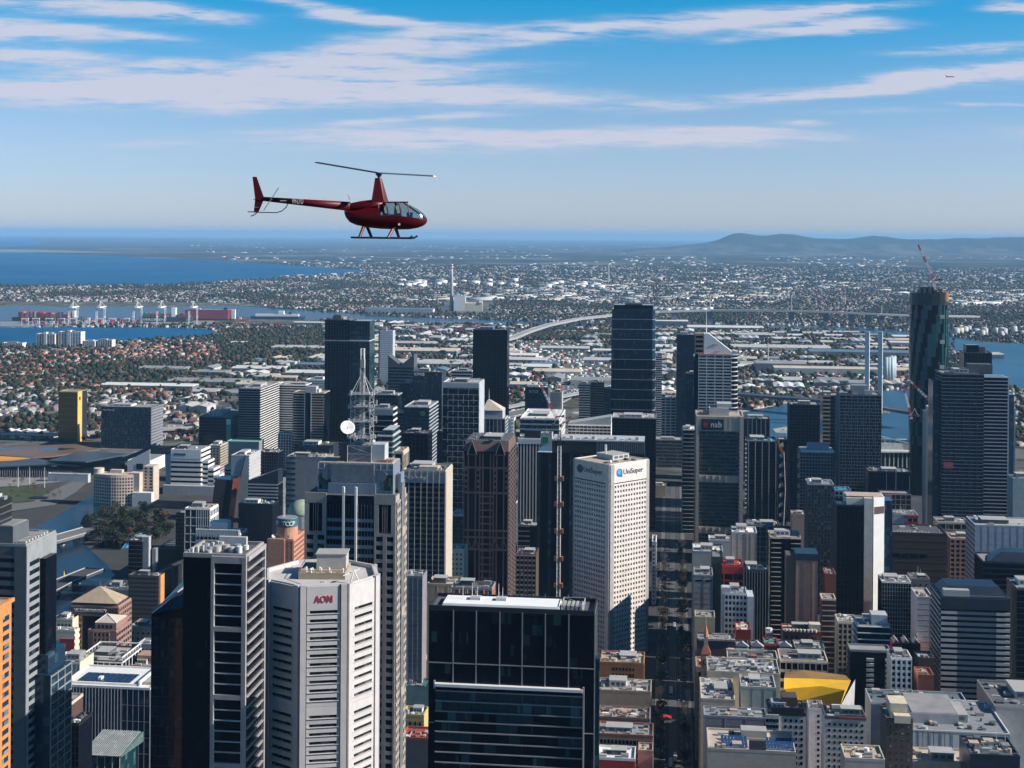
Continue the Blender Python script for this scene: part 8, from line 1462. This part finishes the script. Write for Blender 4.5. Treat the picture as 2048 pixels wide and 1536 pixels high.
DG = mat('ship_green', (.02, .06, .06), .6); e, L, B = ship('container_ship', 'dark green container ship with white lettering along its hull', 282, 388, 643.5, 20, DG, [('bridge_house', .60, .68, .1, 36, C_.white)]); text('EVERGREEN', 13, C_.white, e, (2, -B - 1., 5), (R(90), 0, 0), width=L * .46)
for i in range(26):
    fx = i / 27; (abs(fx - .64) > .055) and tag(MB().box(fx * L, -B * .85, 20.2, fx * L + L / 28, B * .85, 20.2 + r.choice([10, 13, 16, 8])).obj('deck_containers', r.choices(CT, (5, 4, 2, 1, 2, 3, 1))[0], e))
e, L, B = ship('container_ship', 'dark navy ship loaded with red containers at the left of the wharf', 28, 170, 641, 14, C_.navy, [('bridge_house', .86, .90, .1, 26, C_.white)])
for i in range(30): fx = .08 + i / 38; MB().box(fx * L, -B * .85, 14.2, fx * L + L / 40, B * .85, 14.2 + r.choice([13, 16, 20, 22])).obj('deck_containers', r.choices(CT, (7, 5, 1, 1, 2, 0, 2))[0], e)
ship('ferry', 'navy and white ferry lying right of the red ship', 503, 610, 638, 12, mat('ferry_navy', (.02, .05, .12), .5), [('superstructure', .08, .9, .1, 9, C_.white), ('bridge_house', .52, .62, 9.1, 22, C_.white), ('funnel', .72, .76, 9.1, 17, C_.navy)]); ship('barge', 'low red barge off the bow of the maroon ship', 476, 500, 641, 5, C_.red, [('wheelhouse', .1, .3, .1, 8, C_.white)])
for i, (x0, x1, py, lab) in enumerate(((1764, 1778, 826, 'small tan and white boat on the harbour'), (1556, 1580, 866, 'white motor yacht moored behind the black ribbed tower'), (1574, 1592, 870, 'white tour boat moored by the pier'), (1584, 1600, 862, 'second white motor yacht by the pier'))): ship('boat', lab, x0, x1, py, 2.5, (C_.tan, C_.white, C_.white, C_.white)[i], [('cabin', .25, .65, .1, 3, C_.white), ('wheelhouse', .35, .5, 3.1, 5, C_.lgrey)], 'boat')
ship('boat', 'white river cruiser moored under the trees', 142, 160, 1070, 2.2, C_.white, [('cabin', .15, .85, .1, 2.4, C_.beige)], 'boat'); o_ = gnd(158, 1172); e = empty('sailing_boat', 'white sailing boat with a bare mast on the river bend', 'boat', o_); MB().prism([(-4, -1.2), (3, -1.3), (5.5, 0), (3, 1.3), (-4, 1.2)], 0, 1.4).obj('hull', C_.white, e); MB().tube((0, 0, 1.4), (0, 0, 11), .12, .06).tube((0, 0, 2.6), (-3.6, 0, 2.6), .1).obj('mast', C_.white, e)
for i, (px, py, m) in enumerate(((123, 1168, C_.red), (128, 1155, mat('buoy_yellow', (.6, .4, .05), .6)), (133, 1150, C_.navy))): e = empty('river_marker', ['red conical river marker', 'yellow conical river marker', 'dark conical river marker'][i] + ' at the river bend', 'buoy', gnd(px, py), 0, 'river markers'); MB().lathe([(1.6, 0), (1.5, 2.2)], 10).obj('float', m, e); MB().lathe([(1.2, 2.2), (.3, 6.5)], 10).obj('cone', m, e)
sheet('jetty', [(1545, 858), (1592, 850), (1600, 856), (1552, 866)], C_.tan, 1.2); sheet('river_bank', [(1370, 838), (1544, 805), (1620, 790), (1624, 795), (1546, 813), (1372, 846)], C_.tan, 1.4); sheet('road', [(150, 642.5), (300, 643), (430, 644), (430, 653), (0, 653), (0, 643)], C_.grey, .9)
# ------------------------------------------------------------------ sheds
def shed_px(px, py, L, Wd, h_, k, lab, rz=-.1): q = gnd(px, py); return shed(q.x, q.y, L, Wd, h_, rz, k, lab)
for a_ in ((560, 775, 190, 60, 9, 3, 'long cream-roofed hall right of the gold tower'), (300, 778, 210, 46, 10, 0, 'long white-fronted hall behind the chequered hotel'), (420, 768, 180, 70, 9, 2, 'grey corrugated hall behind the teal-signed block'), (520, 742, 130, 60, 9, 0, 'white factory with a blue front and a red end'), (610, 700, 190, 70, 10, 1, 'pale flat hall left of the twin-faced tower'), (640, 752, 160, 60, 10, 0, 'white ridged hall just left of the twin-faced tower'), (480, 690, 60, 34, 8, 0, 'small white hall among the cove trees'), (330, 742, 120, 50, 9, 2, 'grey saw-roofed works above the hotel'), (830, 705, 260, 90, 9, 3, 'very long cream shed behind the twin-faced tower'), (840, 730, 300, 110, 9, 1, 'broad pale hangar roof behind the horned tower'), (800, 628, 300, 60, 24, 4, 'blue-walled dock shed by the river'), (640, 650, 200, 40, 10, 0, 'white curved dock shed near the ferry'), (1130, 700, 150, 60, 8, 1, 'pale low terminal beside the bridge ramp'), (1115, 748, 120, 60, 9, 3, 'orange and cream ridged store by the motorway'), (1190, 770, 110, 70, 14, 2, 'grey hall inside the motorway curve'), (1450, 660, 280, 90, 12, 0, 'white shed left of the sail-roofed tower foot'), (1560, 700, 300, 90, 11, 1, 'pale shed in the dock flats behind the bank tower'), (1650, 748, 260, 50, 16, 3, 'long cream shed beside the bridge towers'), (1560, 742, 130, 60, 22, 2, 'grey block-like plant left of the bridge towers'), (1720, 712, 300, 60, 14, 4, 'long blue shed right behind the bridge towers'), (1400, 740, 110, 60, 14, 2, 'grey barn with a white end wall'), (1310, 648, 260, 60, 14, 0, 'white warehouse under the long bridge'), (1960, 715, 120, 70, 12, 1, 'pale boat shed by the right-hand water')): shed_px(*a_)
r = random.Random(17)
for poly, n_ in ((SHED1, 22), (SHED2, 95), (SHED3, 95)):
    xs_ = [p_[0] for p_ in poly]; ys_ = [p_[1] for p_ in poly]; got = 0
    for _ in range(1500):
        px, py = r.uniform(min(xs_), max(xs_)), r.uniform(min(ys_), max(ys_))
        if got >= n_ or not inpoly(np.array([px]), np.array([py]), poly)[0] or any(inpoly(np.array([px]), np.array([py]), w_)[0] for w_ in WATERS + [MBW]): continue
        q = gnd(px, py); L, Wd = r.uniform(40, 150), r.uniform(26, 70)
        if free(q.x, q.y, max(L, Wd) * .5): got += 1; shed(q.x, q.y, L, Wd, r.uniform(6, 12), -.15 + r.choice([0, math.pi / 2]), r.choices(range(5), (4, 5, 3, 3, 1))[0])
V = []; n = 2600; px = RNG.uniform(380, 2060, n); py = 484 + RNG.random(n) ** 1.1 * 120; Y = CAMH / ((py - HY) / F); X = (px - HX) / F * Y; ok = np.ones(n, bool)
for w_ in WATERS + [PORT]: ok &= ~inpoly(px, py, w_)
X, Y, px, py = X[ok], Y[ok], px[ok], py[ok]; n = len(X); cl = patch(X, Y * .3, 4000, 9) > -.02; X, Y = X[cl], Y[cl]; n = len(X)
Vb = np.zeros((n, 8, 3)); L = RNG.uniform(25, 90, n); Wd = RNG.uniform(15, 45, n); hh = RNG.uniform(6, 12, n); far_ = np.where(Y > 11000, .55, 1.); L *= far_; Wd *= far_
for i, (sx_, sy_) in enumerate(((-1, -1), (1, -1), (1, 1), (-1, 1))):
    for k in (0, 1): Vb[:, i + 4 * k, 0] = X + sx_ * L; Vb[:, i + 4 * k, 1] = Y + sy_ * Wd; Vb[:, i + 4 * k, 2] = hh * k
mass('far_sheds', Vb, [(4, 5, 6, 7), (0, 1, 5, 4), (1, 2, 6, 5), (2, 3, 7, 6), (3, 0, 4, 7)], np.repeat(RNG.choice(5, n, p=[.2, .3, .25, .2, .05])[:, None], 5, 1), SHROOF, label='pale factory roofs scattered over the far plain', cat='sheds', kind='stuff')
n = 5200; px = RNG.uniform(660, 1840, n); py = RNG.uniform(645, 795, n); ok = inpoly(px, py, SHED2) | inpoly(px, py, SHED3)
for w_ in WATERS: ok &= ~inpoly(px, py, w_)
px, py = px[ok], py[ok]; Y = CAMH / ((py - HY) / F); X = (px - HX) / F * Y; n = len(X); Vb = np.zeros((n, 8, 3)); L = RNG.uniform(2, 9, n); Wd = RNG.uniform(1.2, 5, n); hh = RNG.uniform(2, 6, n)
for i, (sx_, sy_) in enumerate(((-1, -1), (1, -1), (1, 1), (-1, 1))):
    for k in (0, 1): Vb[:, i + 4 * k, 0] = X + sx_ * L; Vb[:, i + 4 * k, 1] = Y + sy_ * Wd; Vb[:, i + 4 * k, 2] = hh * k
mass('yard_clutter', Vb, [(4, 5, 6, 7), (0, 1, 5, 4), (1, 2, 6, 5), (2, 3, 7, 6), (3, 0, 4, 7)], np.repeat(RNG.choice(8, n, p=[.2, .2, .2, .1, .1, .08, .07, .05])[:, None], 5, 1), SHROOF + [C_.red, C_.rust, C_.navy], label='parked trucks, containers and small huts strewn over the industrial yards', cat='yard clutter', kind='stuff')
# ------------------------------------------------------------------ street trees, park trees, vehicles
r = random.Random(23); side = 9.4
for i in range(44):
    for s_ in (-1, 1):
        q = ST0 + STD * (-60 + i * 17 + r.uniform(-4, 4)) + STN * (s_ * (side + r.uniform(-1, 1)))
        if r.random() < .8: tree(q.x, q.y, r.uniform(9, 14), 'bare' if r.random() < .6 else 'brown', f'{"bare brown" if r.random() < .6 else "brown-leaved"} street tree on the {"left" if s_ < 0 else "right"} pavement, {["nearest", "second", "third", "fourth", "farthest"][min(4, i // 9)]} block of the street', 'street trees along the main street', .1)
for i in range(120):
    px, py = r.uniform(168, 345), r.uniform(1028, 1098)
    if ((px - 255) / 92) ** 2 + ((py - 1062) / 36) ** 2 < 1: q = gnd(px, py); k = r.choices(['green', 'brown', 'bare'], (8, 2, 1))[0]; tree(q.x, q.y, r.uniform(11, 18), k, {'green': 'dense dark tree', 'brown': 'brown autumn tree', 'bare': 'leafless tree'}[k] + ' in the riverside park, ' + ('by the water' if px < 225 else 'mid park' if px < 285 else 'by the railway') + (', front' if py > 1065 else ', back'), 'trees of the riverside park')
for i in range(66):
    px, py = (r.uniform(0, 130), r.uniform(940, 1005)) if i < 46 else (r.uniform(560, 900), r.uniform(870, 930)); q = gnd(px, py); tree(q.x, q.y, r.uniform(6, 10), 'bare' if i < 46 else 'green', ('bare grey tree on the lawn before the convention centre, ' + ('near the water' if py > 985 else 'mid lawn' if py > 965 else 'near the glazed wall')) if i < 46 else 'dark tree between the station and the offices', 'trees on the convention lawn' if i < 46 else 'trees by the station')
MT = TR[inpoly(TR[:, 2], TR[:, 3], [(1, 1), (2, 1), (2, 2)])]
q_ = np.zeros((1400, 5)); u_ = RNG.uniform(1040, 1225, 1400); v_ = RNG.uniform(668, 682, 1400) - (u_ - 1040) * .03; yy_ = CAMH / ((v_ - HY) / F); q_[:, 0] = (u_ - HX) / F * yy_; q_[:, 1] = yy_; q_[:, 4] = 1
tree_mass('bridge_scrub', q_, [LEAF, LEAF2, BARE], 'belt of dark scrub trees under the long bridge')
def car_proto(m, name, label, L=4.4, W_=1.8, h_=1.45, cab=(.2, .78)):
    e = empty(name, label, 'car' if L < 6 else 'tram'); b_ = MB().box(-W_ / 2, -L / 2, .3, W_ / 2, L / 2, h_ * .62); b_.obj('body', m, e)
    MB().prism([(-W_ / 2 + .1, -L / 2 + L * cab[0]), (W_ / 2 - .1, -L / 2 + L * cab[0]), (W_ / 2 - .1, -L / 2 + L * cab[1]), (-W_ / 2 + .1, -L / 2 + L * cab[1])], h_ * .62, h_, [(-W_ / 2 + .25, -L / 2 + L * (cab[0] + .1)), (W_ / 2 - .25, -L / 2 + L * (cab[0] + .1)), (W_ / 2 - .25, -L / 2 + L * (cab[1] - .12)), (-W_ / 2 + .25, -L / 2 + L * (cab[1] - .12))]).obj('cabin', GK, e)
    for x in (-1, 1):
        for y in (-1, 1): MB().tube((x * W_ / 2 - x * .2, y * L * .32, .33), (x * W_ / 2 + x * .02, y * L * .32, .33), .33, n=10).obj('wheel', C_.black, e); sub(MB().tube((x * W_ / 2, y * L * .32, .33), (x * W_ / 2 + x * .04, y * L * .32, .33), .2, n=8).obj('rim', C_.lgrey), e.children[-1])
    return e
CARC = [('white', C_.white), ('silver', C_.lgrey), ('black', C_.black), ('red', C_.red), ('dark blue', C_.navy), ('grey', C_.grey)]
prot = {}
for i in range(70):
    n_, m = r.choices(CARC, (5, 4, 4, 1, 2, 3))[0]; sd = r.choice([-1, 1]); parked = i > 26; d_ = r.uniform(-55, 700); q = ST0 + STD * d_ + STN * (sd * (8.1 if parked else 4.6))
    lab = f'{n_} car {"parked at the kerb" if parked else "driving"} on the {"left" if sd < 0 else "right"} of the main street, {["first", "second", "third", "fourth"][min(3, int(max(0, d_) / 200))]} block'; src = prot.get(n_)
    if src is None: c_ = prot[n_] = car_proto(m, 'car', lab)
    else: c_ = copy_tree(src, None, label=lab)
    c_.location = q; c_.location.z = .02; c_.rotation_euler = (0, 0, GRID + (0 if sd < 0 else math.pi)); c_['group'] = 'cars on the main street'
for i, (d_, s_, lab, m) in enumerate(((2, -1, 'yellow and white tram, nearest on the left track', mat('tram_yellow', (.62, .42, .05), .5)), (12, 1, 'tan tram on the right track', C_.tan), (150, -1, 'pale tram further up the street', C_.lgrey), (330, 1, 'pale tram far up the street on the right track', C_.pale))):
    q = ST0 + STD * d_ + STN * (s_ * 1.45); t_ = empty('tram', lab, 'tram', (q.x, q.y, .05), GRID, 'trams on the main street'); MB().box(-1.25, -8, .4, 1.25, 8, 3.0).obj('body', m, t_); MB().box(-1.0, -7.6, 3.0, 1.0, 7.6, 3.4).obj('roof', C_.lgrey, t_); MB().box(-1.28, -7.6, 1.5, 1.28, 7.6, 2.5).obj('window_band', GK, t_); MB().box(-1.1, -8.05, 1.3, 1.1, -7.95, 2.7).obj('windscreen', GK, t_); MB().tube((0, -2, 3.4), (0, 0, 4.8), .06).tube((0, 2, 3.4), (0, 0, 4.8), .06).obj('pantograph', C_.black, t_)
for i in range(90):
    k = r.random() * (len(FP) - 1.01); j = int(k); q = FP[j].lerp(FP[j + 1], k - j); d_ = (FP[j + 1] - FP[j]).normalized(); nn = Vector((-d_.y, d_.x, 0)); n_, m = r.choices(CARC, (5, 4, 3, 1, 2, 3))[0]; lab = f'{n_} car on the {"bridge ramp" if j < 2 else "far bend" if j < 4 else "near bend" if j < 6 else "near straight"} of the motorway'; c_ = copy_tree(prot[n_], None, label=lab) if n_ in prot else prot.setdefault(n_, car_proto(m, 'car', lab)); c_.location = q + nn * r.choice([-15, -11, -7, 7, 11, 15]) + Vector((0, 0, .05)); c_.rotation_euler = (0, 0, math.atan2(d_.y, d_.x) - math.pi / 2); c_['group'] = 'cars on the motorway'
LPM = MB().tube((0, 0, 0), (0, 0, 8), .12, .08, 5).tube((0, 0, 8), (1.6, 0, 8.3), .07, n=4).mesh('post', C_.dgrey); LHM = MB().box(1.3, -.15, 8.2, 2.0, .15, 8.4).mesh('lamp_head', C_.lgrey)
for i in range(24):
    for s_ in (-1, 1): q = ST0 + STD * (-50 + i * 30) + STN * (s_ * 11.5); e = empty('street_lamp', f'grey street lamp on the {"left" if s_ < 0 else "right"} kerb, {["first", "second", "third", "fourth"][i // 6]} block of the main street', 'street lamp', (q.x, q.y, .15), GRID + (math.pi if s_ > 0 else 0), 'street lamps on the main street'); raw('post', LPM, e); raw('lamp_head', LHM, e)
# a red and white canopy stall in the mall
q = ST0 + STD * 88 + STN * -6; e = empty('market_canopy', 'red and white canopy stall under the street trees', 'stall', q, GRID); MB().prism([(-5, -5), (5, -5), (5, 5), (-5, 5)], 3, 4.8, [(-1, -1), (1, -1), (1, 1), (-1, 1)]).obj('canopy', C_.red, e); [MB().tube((x, y, .15), (x, y, 3), .1).obj('post', C_.white, e) for x in (-4.5, 4.5) for y in (-4.5, 4.5)]
for _b in BLDS: _b.finish()
print('OBJECTS', len(bpy.data.objects), 'HOUSES', len(HS), 'TREES', len(TR))
